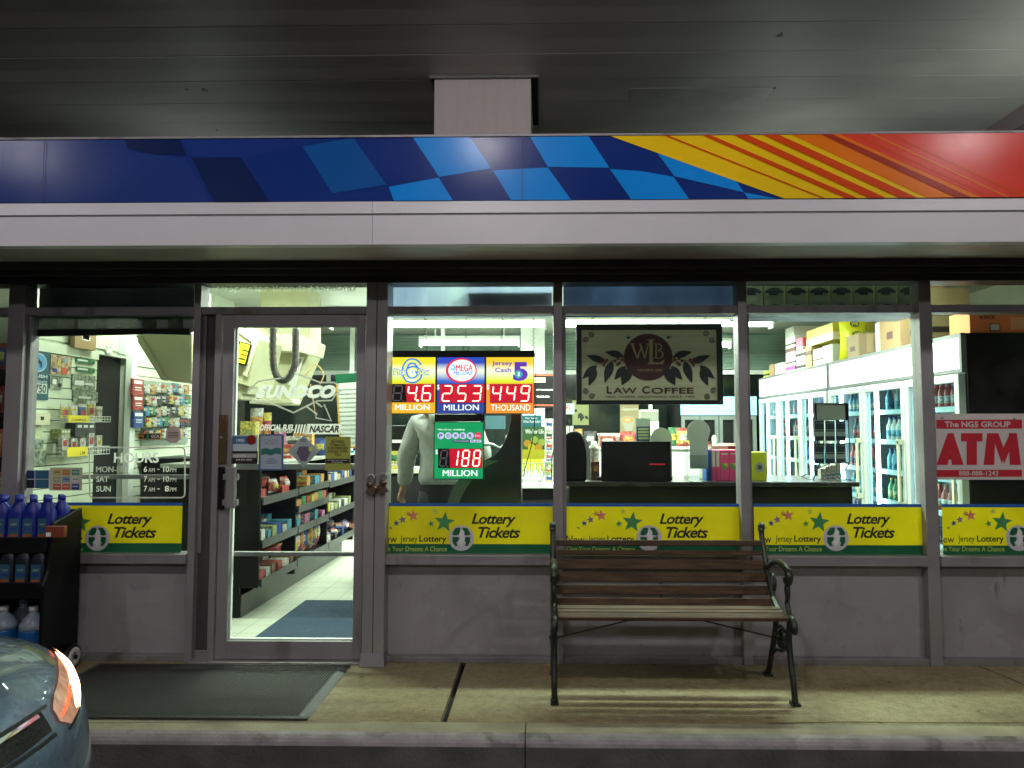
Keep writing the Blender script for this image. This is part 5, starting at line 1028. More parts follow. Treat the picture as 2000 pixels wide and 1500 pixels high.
# ================================================================ left interior: slat wall and its goods (plane of constant x)
slw = flat('slat_white', (.66, .72, .56), .5); groove = flat('slat_groove', (.10, .11, .09), .7)
t = thing('slatwall', 'cream slatted display wall running back from the left window', 'display wall', (LX, 5.3, 0))
for ya, yb in ((FG + .13, 5.235), (5.70, 7.5)):
    m = MB(); z = .10
    while z < 1.88: m.box(LX + .001, LX + .018, ya, yb, z, z + .068, 0); z += .075
    m.box(LX + .0005, LX + .008, ya, yb, .1, 1.89, 1); m.box(LX + .001, LX + .03, ya, yb, 1.90, 1.97, 0); m.build('slat_panel', [slw, groove], t)
m = MB(); m.box(LX + .001, LX + .05, 5.63, 5.70, 0, 2.0); m.build('corner_post', white, t)
m = MB(); m.box(LX + .001, LX + .012, FG + .13, 5.0, 1.99, 2.7); m.box(LX + .001, LX + .012, 5.01, 5.7, 1.99, 2.7); m.box(LX + .013, LX + .03, 4.98, 5.02, 1.98, 2.7, 1); m.build('cabinet_door', [flat('cab_cream', (.68, .72, .58)), white], t)
XW = LX + .022
def wallq(m, a, b, c, d, X=XW, mi=0, dep=.004):
    ya, z1 = WX(a, b, X); yb, _ = WX(c, b, X); _, z0 = WX((a + c) / 2, d, X); m.box(X, X + dep, ya, yb, z0, z1, mi); return ya, yb, z0, z1
# cigarette poster with animal silhouette
t = thing('price_poster', 'dark blue poster with a round camel emblem and a price', 'poster', (XW, 4.7, 1.2))
m = MB(); ya, yb, z0, z1 = wallq(m, 52, 680, 97, 781); m.build('sheet', mat('poster_teal', (.03, .09, .12), .4, var=.4, scale=8), t)
m = MB(); X = XW + .006; yc, zc = (ya + yb) / 2, z1 - (z1 - z0) * .25; rr = (yb - ya) * .33; H = z1 - z0
def dX(m, yc, zc, r, mi, X, k=1.0): m.poly([(X, yc + r * math.cos(2 * math.pi * i / 24), zc + k * r * math.sin(2 * math.pi * i / 24)) for i in range(24)], mi)
kz = H * .17 / rr
dX(m, yc, zc, rr * 1.1, 2, X, kz); dX(m, yc, zc, rr, 0, X + .001, kz)
cam_s = [(-.6, .45), (-.5, .55), (-.35, .45), (-.3, .1), (-.15, .25), (0, .5), (.15, .25), (.4, .15), (.5, -.1), (.48, -.7), (.38, -.7), (.36, -.2), (.28, -.25), (.24, -.7), (.15, -.7), (.12, -.15), (-.08, -.12), (-.12, -.7), (-.22, -.7), (-.24, -.1), (-.38, -.02), (-.45, .3), (-.6, .32)]
m.poly([(X + .002, yc + p * rr * .9, zc + q * rr * kz * .9) for p, q in cam_s], 1)
textX(m, 'CRUSH', ya + .01, yb - .02, z1 - H * .555, z1 - H * .49, X, 2, .03); textX(m, 'EXPERIENCE', ya + .01, yb - .02, z1 - H * .66, z1 - H * .61, X, 2, .01)
m.box(X, X + .001, ya, ya + (yb - ya) * .35, z1 - H * .88, z1 - H * .68, 0); m.box(X, X + .001, ya + (yb - ya) * .36, yb - .02, z1 - H * .87, z1 - H * .67, 3); textX(m, '750', ya + (yb - ya) * .38, yb - .03, z1 - H * .86, z1 - H * .69, X + .002, 1, .02)
m.build('print', [flat('emblem_blue', (.10, .30, .55)), flat('ink_navy', (.01, .02, .04)), flat('pale_print', (.55, .65, .68)), flat('pale_card', (.6, .66, .6))], t, fixn=False)
def wp(name, label, cat, a, b, c, d, pc, X=XW, dep=.006, strips=()):
    t = thing(name, label, cat, (X, WX(a, b, X)[0], WX(a, d, X)[1])); m = MB(); ya, yb, z0, z1 = wallq(m, a, b, c, d, X, 0, dep); m.build('sheet', pc, t)
    if strips:
        m = MB()
        for u0, v0, u1, v1, mi in strips: m.box(X + dep + .0005, X + dep + .0015, ya + (yb - ya) * u0, ya + (yb - ya) * u1, z1 - (z1 - z0) * v1, z1 - (z1 - z0) * v0, mi)
        m.build('print', cols + [wht, ink], t)
    return t
photo = mat('photo_collage', (.40, .28, .18), .35, var=.9, scale=35); photo2 = mat('photo_grey', (.22, .26, .20), .35, var=.9, scale=40)
wp('photo_print', 'bright crowded photo print right of the tobacco poster on the slatted wall', 'picture', 98, 692, 139, 732, photo, strips=((.5, .6, .75, .95, 6), (.1, .7, .3, .9, 7), (.3, .3, .45, .55, 0), (.6, .1, .8, .35, 4)))
wp('photo_print', 'small dark photo print below the bright crowded one', 'picture', 96, 735, 121, 760, photo2, strips=((.2, .2, .5, .6, 8), (.6, .5, .9, .8, 9)))
wp('price_tag', 'upper green price strip on the slatted wall', 'price tag', 148, 698, 184, 710, PC[PCG], strips=((.05, .3, .6, .6, 8),)); wp('price_tag', 'lower green price strip on the slatted wall', 'price tag', 148, 715, 184, 727, PC[PCG], strips=((.05, .3, .6, .6, 8),))
wp('price_tag', 'grey tag marked with a large seven fifty price', 'price tag', 140, 730, 185, 762, photo2, strips=((.1, .4, .5, .7, 8), (.55, .5, .9, .65, 8))); wp('price_tag', 'grey tag below the seven fifty price tag', 'price tag', 142, 762, 190, 785, photo2, strips=((.2, .5, .7, .7, 8),))
wp('framed_certificate', 'brown framed certificate hanging on the cream cupboard above the slatted wall', 'picture frame', 139, 640, 181, 682, cardb, X=LX + .033, dep=.03, strips=((.3, 0, .7, .55, 8), (.34, .0, .66, .5, 4)))
wp('pinned_notice', 'small pale notice with thin writing pinned left on the cupboard', 'notice', 208, 674, 220, 690, white, X=LX + .014, dep=.002, strips=((.1, .2, .9, .25, 9),)); wp('pinned_notice', 'blue grey notice pinned on the cupboard beside the beige rack', 'notice', 233, 655, 249, 692, flat('notice_bluegrey', (.42, .5, .45)), X=LX + .014, dep=.002)
def basket(label, a, b, c, d, X=XW, out=.14):
    t = thing('wire_basket', label, 'basket', (X, WX(a, b, X)[0], WX(a, d, X)[1])); ya, z1 = WX(a, b, X + out); yb, _ = WX(c, b, X + out); z0 = WX(c, d, X + out)[1]; m = MB()
    for z in (z0, (z0 + z1) / 2, z1): m.tube([(X, ya, z), (X + out, ya, z), (X + out, yb, z), (X, yb, z)], .0022, 4)
    n = 14
    for i in range(n + 1): y = ya + (yb - ya) * i / n; m.tube([(X + out, y, z1), (X + out, y, z0), (X, y, z0)], .0016, 4)
    m.build('wire', white, t); return ya, yb, z0, z1
for k, (a, b, c, d, lb) in enumerate(((132, 812, 216, 824, 'white wire basket of scratch tickets holding the upper yellow casino card'), (130, 875, 214, 886, 'lower white wire basket with a yellow price card'))):
    ya, yb, z0, z1 = basket(lb, a, b, c, d)
    for j in range(5):
        y = ya + .06 + (yb - ya - .1) * j / 4; kind = 'bag' if k == 0 else 'box'; prod('ticket_pack', ('colourful snack packet standing in the upper wire basket', 'clear plastic case standing in the lower wire basket')[k], 'packet', kind, (XW + .075, y, z0 + .003), .06 + .03 * (k == 0), .03, .10 + .05 * rc.random(), [rc.choice([PCR, PCO, PCTAN, PCBR, PCB, PCY]) if k == 0 else PCW, rc.choice([PCW, PCR, PCY]), PCW], math.pi / 2, ('snack packets in the upper wire basket', 'cases in the lower wire basket')[k])
    t = thing('shelf_card', ('yellow casino game card on the upper wire basket', 'yellow price card on the lower wire basket')[k], 'card', (XW + .15, ya, z0)); m = MB(); X = XW + .145; e = ya + (yb - ya) * .45; m.box(X, X + .002, ya, e, z0 - .005, z1 + .004); m.build('card', flat('card_yellow', (.78, .62, .02)), t)
    m = MB(); textX(m, ('CASINO', '1.99')[k], ya + .03 + .1 * k, e - .03, z0 + .003, z0 + (z1 - z0) * .5, X + .003, 0, .02); m.build('lettering', ink, t, fixn=False)
for a, b, c, d, lb, cc in ((128, 826, 168, 852, 'row of black lighter boxes on the slatted wall', PCK), (100, 838, 118, 858, 'grey plastic holder on the slatted wall left of the lighters', PCL), (112, 862, 170, 880, 'clear plastic holder strip under the lighter boxes', PCW)):
    wp('display_holder', lb, 'holder', a, b, c, d, PC[cc], dep=.07, strips=((.1, .15, .3, .35, 8), (.4, .15, .6, .35, 8), (.7, .15, .9, .35, 8)))
wp('wall_thermostat', 'cream plastic box low on the slatted wall under the tobacco poster', 'box', 52, 806, 84, 830, cream, dep=.05, strips=((.4, .3, .6, .6, 9),)); wp('picture_card', 'upper blue landscape card on the slatted wall', 'card', 46, 860, 82, 878, photo2, dep=.01); wp('picture_card', 'lower grey landscape card on the slatted wall', 'card', 52, 882, 88, 910, photo2, dep=.01)
wp('notice_sheet', 'cream paper notice on the slatted wall under the plastic box', 'notice', 48, 834, 82, 858, flat('paper_lime', (.60, .65, .42)), strips=((.1, .4, .6, .45, 9), (.1, .6, .8, .65, 0)))
# hanging packs right of the dark doorway, on the further slat panel
hp = [(255, 739, 276, 772, PCR, 'large red hanging pack'), (256, 772, 276, 801, PCR, 'red hanging pack with white lines'), (257, 803, 277, 835, PCB, 'dark blue painkiller pack')]
for a, b, c, d, pc, lb in hp: wp('hanging_pack', lb + ' beside the dark doorway on the slatted wall', 'packet', a, b, c, d, PC[pc], X=XW + .04, dep=.02, strips=((.1, .1, .85, .3, 8), (.2, .5, .8, .56, 8), (.2, .65, .8, .7, 8)))
t = thing('peg_display', 'grey peg panel of small hanging packets left of the beige rack', 'display', (LX, 6.4, 1.1))
m = MB(); wallq(m, 279, 742, 368, 868, XW, 0, .012); m.build('board', flat('peg_grey', (.30, .34, .28)), t)
rn = ('top', 'second', 'third', 'fourth', 'bottom')
for r_ in range(5):
    for i in range(8):
        a = 280 + i * 11 + (r_ % 2) * 3; b = 750 + r_ * 22 + rc.randint(-2, 2); cc = [PCW, PCT, PCW, PCTAN, PCW, PCO][(i * 5 + r_) % 6] if r_ == 0 else [PCK, PCW, PCTAN, PCK, PCT, PCW, PCY, PCG][(i * 3 + r_ * 2) % 8]
        Xp = XW + .05; m = MB(); wallq(m, a, b, a + 9, b + 18, Xp, 0, .02); wallq(m, a + 1, b + 3, a + 8, b + 8, Xp + .0205, 1, .001); wallq(m, a + 2, b + 11, a + 7, b + 14, Xp + .0205, 2, .001)
        o = m.build('hanging_packet', [PC[cc], PC[rc.choice([PCW, PCW, PCR])], PC[rc.choice([PCW, PCK, PCB])]], loc=(Xp, WX(a, b, Xp)[0], WX(a, b, Xp)[1])); tag(o, 'thin blister packet in the %s row of the grey peg panel' % rn[r_], 'packet', '%s row of the peg panel' % rn[r_])
t = thing('till_counter', 'black counter behind the hours lettering in the left window', 'counter', (-2.9, 5.9, 0)); m = MB(); m.box(-3.29, -2.87, 5.85, 6.29, 0, 1.12); m.build('cabinet', blackm, t); m = MB(); m.box(-3.29, -2.86, 5.8, 6.29, 1.121, 1.15); m.build('counter_top', black, t)
# snack shelf in the room past the left mullion
t = thing('snack_rack', 'dark snack rack glimpsed past the far left mullion', 'rack', (-3.75, 4.9, 0))
m = MB(); m.box(-4.3, -3.5, 5.1, 5.13, 0, 1.9)
for z in (.3, .6, .9, 1.2, 1.5, 1.8): m.box(-4.3, -3.5, 4.85, 5.1, z - .02, z)
m.build('frame', black, t)
for zi, z in enumerate((.3, .6, .9, 1.2, 1.5, 1.8)):
    for i in range(6): prod('snack_bag', 'snack bag on the %s shelf of the rack past the far left mullion' % ('lowest', 'second', 'third', 'fourth', 'fifth', 'top')[zi], 'bag', 'bag', (-3.56 - i * .12, 4.95, z + .001), .11, .08, .19, [rc.choice([PCR, PCO, PCY, PCB, PCTAN]), rc.choice([PCW, PCY]), PCR], 0, '%s shelf of the left rack' % ('lowest', 'second', 'third', 'fourth', 'fifth', 'top')[zi])
# ================================================================ jackpot signs
SY = 4.50
def grad(name, c0, c1, c2, s):
    if name in _M: return _M[name]
    m = bpy.data.materials.new(name); m.use_nodes = True; nt = m.node_tree; N = nt.nodes; L = nt.links; b = N['Principled BSDF']
    tc = N.new('ShaderNodeTexCoord'); sp = N.new('ShaderNodeSeparateXYZ'); L.new(tc.outputs['Generated'], sp.inputs[0]); r = N.new('ShaderNodeValToRGB'); e = r.color_ramp.elements
    e[0].position = 0; e[0].color = (*c0, 1); e[1].position = 1; e[1].color = (*c2, 1)
    for p, c in ((.50, c0), (.58, c1), (.76, (.95, .95, .75)), (.90, c2)): q = e.new(p); q.color = (*c, 1)
    L.new(sp.outputs[2], r.inputs[0]); L.new(r.outputs[0], b.inputs['Emission Color']); b.inputs['Emission Strength'].default_value = s; b.inputs['Base Color'].default_value = (.05, .05, .05, 1); _M[name] = m; return m
jy = grad('panel_yellow', (.86, .42, .01), (.78, .85, .02), (.95, .72, .02), 1.1); jb = grad('panel_blue', (.02, .04, .28), (.03, .12, .60), (.02, .06, .50), 1.1); jo = grad('panel_orange', (.90, .27, .02), (.75, .85, .02), (.95, .55, .02), 1.1)
jg_ = glow('panel_green', (.005, .28, .10), .9); dsp = flat('display_black', (.012, .010, .014), .3); dr = mat('display_red_glow', (.02, .0, .0), .3, emit=(.85, .005, .03), estr=.85, var=0); seg_on = glow('segment_lit', (1, .62, .50), 2.6); seg_off = glow('segment_dim', (.10, .07, .09), .8); seg_r = glow('segment_dim_red', (.40, .02, .05), .6)
gw = glow('lit_white', (.9, .9, .92), 1.0); gl_b = glow('lit_blue', (.04, .20, .70), .9); gl_p = glow('lit_purple', (.12, .03, .42), .9); gl_r = glow('lit_red', (.75, .02, .08), .9); gl_k = glow('lit_dark', (.01, .012, .03), .5); gl_lb = glow('lit_pale_blue', (.15, .50, .75), .9); gl_y = glow('lit_yellow', (.85, .85, .20), .9); gl_t = glow('lit_teal', (.05, .40, .45), .8); gl_lp = glow('lit_lilac', (.55, .52, .80), .9)
SEGS = {'0': 'abcdef', '1': 'bc', '2': 'abged', '3': 'abgcd', '4': 'fgbc', '5': 'afgcd', '6': 'afgedc', '7': 'abc', '8': 'abcdefg', '9': 'abcdfg'}
def digit(on, off, ch, x, z, w, h, Y, sh=.12):
    th = h * .085
    def P(u, v): return (x + w * u + sh * h * v, Y, z + h * v)
    C = {'a': ((0, 1), (1, 1)), 'b': ((1, 1), (1, .5)), 'c': ((1, .5), (1, 0)), 'd': ((0, 0), (1, 0)), 'e': ((0, .5), (0, 0)), 'f': ((0, 1), (0, .5)), 'g': ((0, .5), (1, .5))}
    for k, (p, q) in C.items():
        a, b = Vector(P(*p)), Vector(P(*q)); d = (b - a).normalized(); a = a + d * th * .35; b = b - d * th * .35; n = Vector((-d.z, 0, d.x)) * th * .5; e = d * th * .5
        m = on if k in SEGS.get(ch, '') else off
        m.poly([a, a + n + e * .8, b + n - e * .8, b, b - n - e * .8, a - n + e * .8])
def led(t, digits, a, b, c, d, dot=None):
    x0, z1 = W(a, b, SY - .006); x1, z0 = W(c, d, SY - .006); Y = SY - .012
    m = MB(); m.box(x0, x1, SY - .010, SY - .006, z0, z1, 0)
    n = len(digits); cw = (x1 - x0) / n; H = z1 - z0
    for i, ch in enumerate(digits):
        if ch != ' ': m.poly([(x0 + cw * i + (.1 * cw if i and digits[i - 1] == ' ' else 0), SY - .0108, z0 + .002), (x0 + cw * (i + 1), SY - .0108, z0 + .002), (x0 + cw * (i + 1), SY - .0108, z1 - .002), (x0 + cw * i, SY - .0108, z1 - .002)], 1)
    m.build('display', [dsp, dr], t, fixn=False)
    on, off, off2 = MB(), MB(), MB()
    for i, ch in enumerate(digits):
        digit(on, off if ch == ' ' else off2, ch, x0 + cw * i + cw * .13, z0 + H * .10, cw * .56, H * .80, Y)
        x = x0 + cw * (i + .86); (on if dot == i else off2 if ch != ' ' else off).disc(x, z0 + H * .09, Y, H * .045, 8)
    if dot is not None: on.disc(x0 + cw * (dot + .86), z0 + H * .10, Y - .001, H * .07, 10)
    on.build('digit', seg_on, t, fixn=False); off2.build('unlit_digit', seg_r, t, fixn=False)
    if off.v: off.build('unlit_digit', seg_off, t, fixn=False)
def panel(t, a, b, c, d, mt):
    m = MB(); m.pb(a, b, c, d, SY - .004, .05); m.build('panel', mt, t); m = MB(); x0, z1 = W(a, b, SY); x1, z0 = W(c, d, SY)
    for q in ((x0 - .004, x0 - .0005, z0, z1), (x1 + .0005, x1 + .004, z0, z1), (x0 - .004, x1 + .004, z0 - .004, z0 - .0005), (x0 - .004, x1 + .004, z1 + .0005, z1 + .004)): m.box(q[0], q[1], SY - .007, SY + .05, q[2], q[3])
    m.build('panel_frame', black, t)
LY = SY - .006
t = thing('jackpot_sign', 'yellow lit jackpot sign reading 4.6 million, leftmost of the upper three', 'sign', (X_(804, SY), SY, Z_(808, SY))); panel(t, 758, 698, 850, 807, jy); led(t, ' 46', 764, 750, 848, 786, 1)
m = MB(); text(m, 'MILLION', 772, 790, 839, 801, LY, 0, .003); text(m, '$', 757.5, 751, 762, 762, LY, 0, .01); m.build('lettering', gw, t, fixn=False)
m = MB(); c = W(805, 726, LY); c6 = [(819, 715), (812, 707), (800, 706), (792, 716), (790, 728), (796, 740), (808, 743), (818, 736), (818, 726), (808, 720), (797, 724)]; P6 = spl([(W(a, b, LY - .001)[0], LY - .001, W(a, b, LY - .001)[1]) for a, b in c6], 4); m.tube(P6, .019, 4, m=0, ry=.0006, up=(0, 1, 0)); m.tube([(p[0], p[1] - .002, p[2]) for p in P6], .0085, 4, m=1, ry=.0006, up=(0, 1, 0))
text(m, 'Pick', 768.5, 719.5, 797, 733, LY - .005, 0, .09); text(m, 'Pick', 770, 721, 795, 732, LY - .0055, 1, .03); text(m, 'Six', 814, 719.5, 840, 733, LY - .005, 0, .09); text(m, 'Six', 816, 721, 838, 732, LY - .0055, 1, .03); text(m, 'lotto', 795, 738, 812, 744, LY - .005, 2, .02); c = W(805, 727, LY); m.disc(c[0], c[1], LY - .0056, .019, 16, 2); m.poly([(c[0] + p * .017, LY - .006, c[1] - q * .017) for p, q in NJS], 3); m.build('game_logo', [gl_b, gl_y, gw, gl_t], t, fixn=False)
m = MB(); m.pb(757, 685, 1044, 696, SY - .002, .06); m.build('top_box', black, t)
t = thing('jackpot_sign', 'blue lit jackpot sign reading 253 million, middle of the upper three', 'sign', (X_(900, SY), SY, Z_(808, SY))); panel(t, 854, 698, 946, 807, jb); led(t, '253', 860, 750, 946, 787)
m = MB(); text(m, 'MILLION', 867, 790, 935, 801.5, LY, 0, .003); text(m, '$', 853.5, 751, 858.5, 762, LY, 0, .01); m.build('lettering', gw, t, fixn=False)
m = MB(); c = W(901, 723.5, LY); m.disc(c[0], c[1], LY, .098, 32, 0, .079); m.disc(c[0] + .004, c[1], LY - .001, .086, 32, 1, .068); text(m, 'MEGA', 891, 712, 923, 725, LY - .002, 0, .02); text(m, 'MILLIONS', 886, 725, 923, 733, LY - .002, 2, .01, .2); c = W(885, 718, LY); m.disc(c[0], c[1], LY - .0015, .018, 14, 3); m.disc(c[0] - .003, c[1] + .002, LY - .002, .009, 10, 1); m.build('game_logo', [gl_r, gw, gl_b, gl_lb], t, fixn=False)
t = thing('jackpot_sign', 'yellow and orange lit jackpot sign reading 449 thousand, rightmost of the upper three', 'sign', (X_(996, SY), SY, Z_(808, SY))); panel(t, 950, 698, 1042, 807, jo); led(t, '449', 957, 750, 1040, 787)
m = MB(); text(m, 'THOUSAND', 959, 790, 1036, 802, LY, 0, .003); text(m, '$', 950.5, 751, 955, 762, LY, 0, .01); m.build('lettering', gw, t, fixn=False)
m = MB(); text(m, 'Jersey', 961, 705, 1001, 716, LY, 0, .02); text(m, 'Cash', 967, 718, 998, 727, LY, 0, .02); text(m, '5', 1002, 707, 1031, 744, LY - .001, 0, .05); c = W(1013, 731, LY); m.disc(c[0], c[1], LY - .002, .025, 16, 1); m.poly([(c[0] + p * .022, LY - .003, c[1] - q * .022) for p, q in NJS], 2); m.build('game_logo', [gl_p, gl_t, gw], t, fixn=False)
t = thing('jackpot_sign', 'green lit jackpot sign reading 188 million, hanging below the blue one', 'sign', (X_(897, SY), SY, Z_(936, SY))); panel(t, 849, 825, 943, 935, jg_); led(t, ' 188', 856, 876, 942, 914)
m = MB(); text(m, 'MILLION', 865, 918, 932, 930, LY, 0, .012); text(m, '$', 850.5, 878, 855, 888, LY, 0, .01); text(m, 'New Jersey', 855, 837, 882, 841.5, LY, 0, .0); text(m, 'Lottery', 886, 837, 908, 841.5, LY, 0, .02); m.build('lettering', gw, t, fixn=False)
m = MB()
for i, ch in enumerate('POWER'):
    x = 861 + i * 14.4; c = W(x, 851, LY); m.disc(c[0], c[1], LY, .0215, 18, 0); text(m, ch, x - 3, 847.5, x + 3, 854.5, LY - .001, 1, .02)
c = W(933.5, 851, LY); m.disc(c[0], c[1], LY, .0215, 18, 2); text(m, 'BALL', 928, 849, 939, 853, LY - .001, 0, .02); m.pp([(886, 859), (918, 859), (918, 864), (886, 864)], LY, 1); m.pp([(918, 859), (940, 859), (940, 864), (918, 864)], LY, 0); text(m, 'POWER', 888, 860, 916, 863, LY - .001, 0, .03); text(m, 'PLAY', 920, 860, 938, 863, LY - .001, 1, .01)
m.build('game_logo', [gl_lp, gl_k, gl_r], t, fixn=False)
m = MB(); m.pb(849, 809, 946, 823, SY, .05); m.build('top_box', black, t)
m = MB()
for a in (829, 983, 1042):
    P = [W(a, 606, SY + .02), W(a + (5 if a < 900 else -5 if a < 1000 else 0), 685, SY + .02)]; n = 18
    for i in range(n): u, v = i / n, (i + 1) / n; p = [P[0][k] + (P[1][k] - P[0][k]) * u for k in (0, 1)]; q_ = [P[0][k] + (P[1][k] - P[0][k]) * v for k in (0, 1)]; m.tube([(p[0] + .003 * (-1) ** i, SY + .02, p[1]), (q_[0] + .003 * (-1) ** i, SY + .02, q_[1])], .0022, 4)
x, z = W(910, 680, SY + .02); m.tube([(x + .018 * math.cos(q), SY + .02, z + .018 * math.sin(q)) for q in [i * math.pi / 8 for i in range(16)]], .002, 4, closed=True); m.tube([(x, SY + .02, z + .02), (x, SY + .02, Z_(606, SY))], .0015, 4)
tag(m.build('sign_chain', mat('chain_dark', (.05, .05, .05), .4, .8), loc=(0, SY, 2.1)), 'thin chains and ring holding up the jackpot signs', 'chain')
m = MB(); P = spl([(W(a, b, SY)[0], SY, W(a, b, SY)[1]) for a, b in ((1045, 690), (1047, 760), (1046, 800), (1040, 860), (1028, 905), (1022, 930))], 5); m.tube(P, .003, 5); m.tube(spl([(W(a, b, SY)[0], SY, W(a, b, SY)[1]) for a, b in ((1077, 935), (1078, 900), (1084, 860))], 4), .003, 5); tag(m.build('sign_cable', black, loc=(0, SY, 1.2)), 'black power cable hanging from the right end of the jackpot signs', 'cable')
# ================================================================ coffee sign
KY = 4.47
t = thing('coffee_sign', 'large dark framed cream coffee sign with leaves and berries hanging in the fourth window', 'sign', (X_(1269, KY), KY, Z_(790, KY)))
fr = mat('sign_frame_black', (.012, .013, .012), .5, var=.15); bd = mat('sign_board_cream', (.74, .70, .46), .6, var=.10, scale=3, stretch=(.6, 1, 22))
m = MB(); x0, z1 = W(1125, 633, KY); x1, z0 = W(1412, 790, KY); bw = .033; bt_ = .036
m.box(x0, x1, KY - .015, KY + .03, z1 - bt_, z1); m.box(x0, x1, KY - .015, KY + .03, z0, z0 + bw * .8); m.box(x0, x0 + bw, KY - .015, KY + .03, z0 + bw * .8, z1 - bt_); m.box(x1 - bw, x1, KY - .015, KY + .03, z0 + bw * .8, z1 - bt_); m.build('frame', fr, t, bevel=.003)
m = MB(); m.box(x0 + bw, x1 - bw, KY + .002, KY + .015, z0 + bw * .8, z1 - bt_); m.build('board', bd, t)
burg = flat('coffee_burgundy', (.085, .018, .025), .5); leafm = flat('leaf_dark', (.014, .020, .022), .5); berry = flat('berry_red', (.22, .02, .015), .5); gold = flat('letter_gold', (.50, .42, .20), .45); bink = flat('brown_ink', (.10, .035, .03), .5); scr = flat('scroll_ink', (.07, .05, .06), .5)
Y = KY - .001
m = MB(); cp = (1266, 699)
c = W(1266, 697.5, Y); m.disc(c[0], c[1], Y, 47.5 / F * Y, 40, 0, 46 / F * Y)
m.pp([(1240, 719), (1262, 715.5), (1285, 718), (1300, 722), (1303, 730), (1297, 733), (1288, 733), (1281, 727), (1265, 724), (1256, 727), (1247, 733), (1237, 732)], Y - .0005, 0); m.build('roundel', burg, t, fixn=False)
m = MB(); Y2 = Y - .0015
def lp(*p): m.pp(p, Y2, 0)
# W L B in serif strokes
lp((1232, 671), (1237, 671), (1246, 700), (1243, 700)); lp((1243, 700), (1247, 700), (1254, 676), (1252, 675)); lp((1248, 671), (1252, 671), (1261, 700), (1258, 700)); lp((1258, 700), (1261, 700), (1267, 672), (1265, 672)); lp((1228, 670.5), (1240, 670.5), (1240, 671.8), (1228, 671.8)); lp((1262, 671), (1269, 671), (1269, 672), (1262, 672))
lp((1268, 664), (1275, 664), (1275, 709), (1268, 710)); lp((1264, 663), (1279, 663), (1279, 664.6), (1264, 664.6)); lp((1265, 710), (1268, 708), (1288, 708), (1298, 702), (1295, 711), (1265, 711.5))
lp((1280, 672), (1283, 672), (1283, 700), (1280, 700))
def arcb(cx, cy, rx, ry, w):
    P = [(cx + rx * math.cos(q), cy + ry * math.sin(q)) for q in [-math.pi / 2 + math.pi * i / 8 for i in range(9)]]; Q_ = [(cx + (rx - w) * math.cos(q), cy + (ry - w * .6) * math.sin(q)) for q in [-math.pi / 2 + math.pi * i / 8 for i in range(9)]]
    for i in range(8): lp(P[i], P[i + 1], Q_[i + 1], Q_[i])
lp((1277, 671), (1287, 671), (1287, 672.3), (1277, 672.3)); lp((1277, 699), (1288, 699), (1288, 700.3), (1277, 700.3)); arcb(1285, 678, 8.5, 7, 3); arcb(1286, 692.5, 10.5, 8, 3)
for i in range(27):
    q = math.pi * (-.02 + 1.04 * i / 26)
    if abs(q - math.pi / 2) < .62: continue
    c = W(1266 + 47 * math.cos(q), 697.5 + 45.5 * math.sin(q), Y2); m.disc(c[0], c[1], Y2, .0022, 6, 0)
text(m, 'WALTER B. LAW', 1244, 721, 1293, 725, Y2, 0, .01); m.build('monogram', gold, t, fixn=False)
def leaf(m, bx, by, tx, ty, w, mi=0):
    dx, dy = tx - bx, ty - by; L_ = math.hypot(dx, dy); nx_, ny_ = -dy / L_, dx / L_; P = []
    for k in range(9): u = k / 8; s = w * math.sin(math.pi * u ** .85) * (1 - .25 * u); P.append((bx + dx * u + nx_ * s, by + dy * u + ny_ * s))
    for k in range(7, 0, -1): u = k / 8; s = w * math.sin(math.pi * u ** .85) * (1 - .25 * u); P.append((bx + dx * u - nx_ * s * .9, by + dy * u - ny_ * s * .9))
    m.pp(P, Y - .0008, mi)
m = MB()
for s in (1, -1):
    M_ = lambda x: 1266.5 + s * (x - 1266.5) if s == 1 else 2533 - x
    for a, b, c_, d, w in ((1217, 695, 1181, 687, 8), (1183, 707, 1145, 694, 8), (1166, 714, 1137, 740, 9), (1164, 720, 1150, 754, 9), (1196, 705, 1181, 748, 10), (1222, 715, 1200, 742, 9), (1232, 718, 1214, 753, 12)): leaf(m, M_(a), b, M_(c_), d, w)
    for a, b, c_, d in ((1160, 712, 1196, 704), (1196, 704, 1222, 700)): m.tube([(W(M_(a), b, Y)[0], Y - .001, W(M_(a), b, Y)[1]), (W(M_(c_), d, Y)[0], Y - .001, W(M_(c_), d, Y)[1])], .0015, 4, ry=.0004, up=(0, 1, 0))
    for dx in (-1, 0, 1): leaf(m, M_(1228), 662, M_(1228 + dx * 5 - 2), 654 + abs(dx) * 2, 1.3)
for dx in (-1, 0, 1): leaf(m, 1266 + dx * 3, 729, 1266 + dx * 6, 736 - abs(dx) * 2, 1.5)
m.build('leaf', leafm, t, fixn=False)
m = MB()
for s in (1, -1):
    M_ = lambda x: x if s == 1 else 2533 - x
    for a, b in ((1201, 705), (1207, 700), (1210, 709), (1215, 703), (1216, 697), (1206, 712), (1221, 706), (1178, 702), (1175, 708), (1182, 708), (1179, 713), (1185, 703)):
        c = W(M_(a), b, Y); m.disc(c[0], c[1], Y - .002 - .0001 * (a % 5), .0095, 12, 0)
m.build('berries', berry, t, fixn=False)
m = MB(); text(m, 'L', 1185, 754, 1195, 768.5, Y2, 0, .035); text(m, 'AW', 1198, 757, 1243, 768.5, Y2, 0, .02); text(m, 'C', 1254, 754, 1269, 768.8, Y2, 0, .03); text(m, 'OFFEE', 1272, 757, 1355, 768.7, Y2, 0, .02); text(m, 'FINE  COFFEE  MERCHANTS  SINCE  1909', 1184, 773, 1357, 776.5, Y2, 1, .01, 0, 1.1); m.build('lettering', [bink, scr], t, fixn=False)
m = MB()
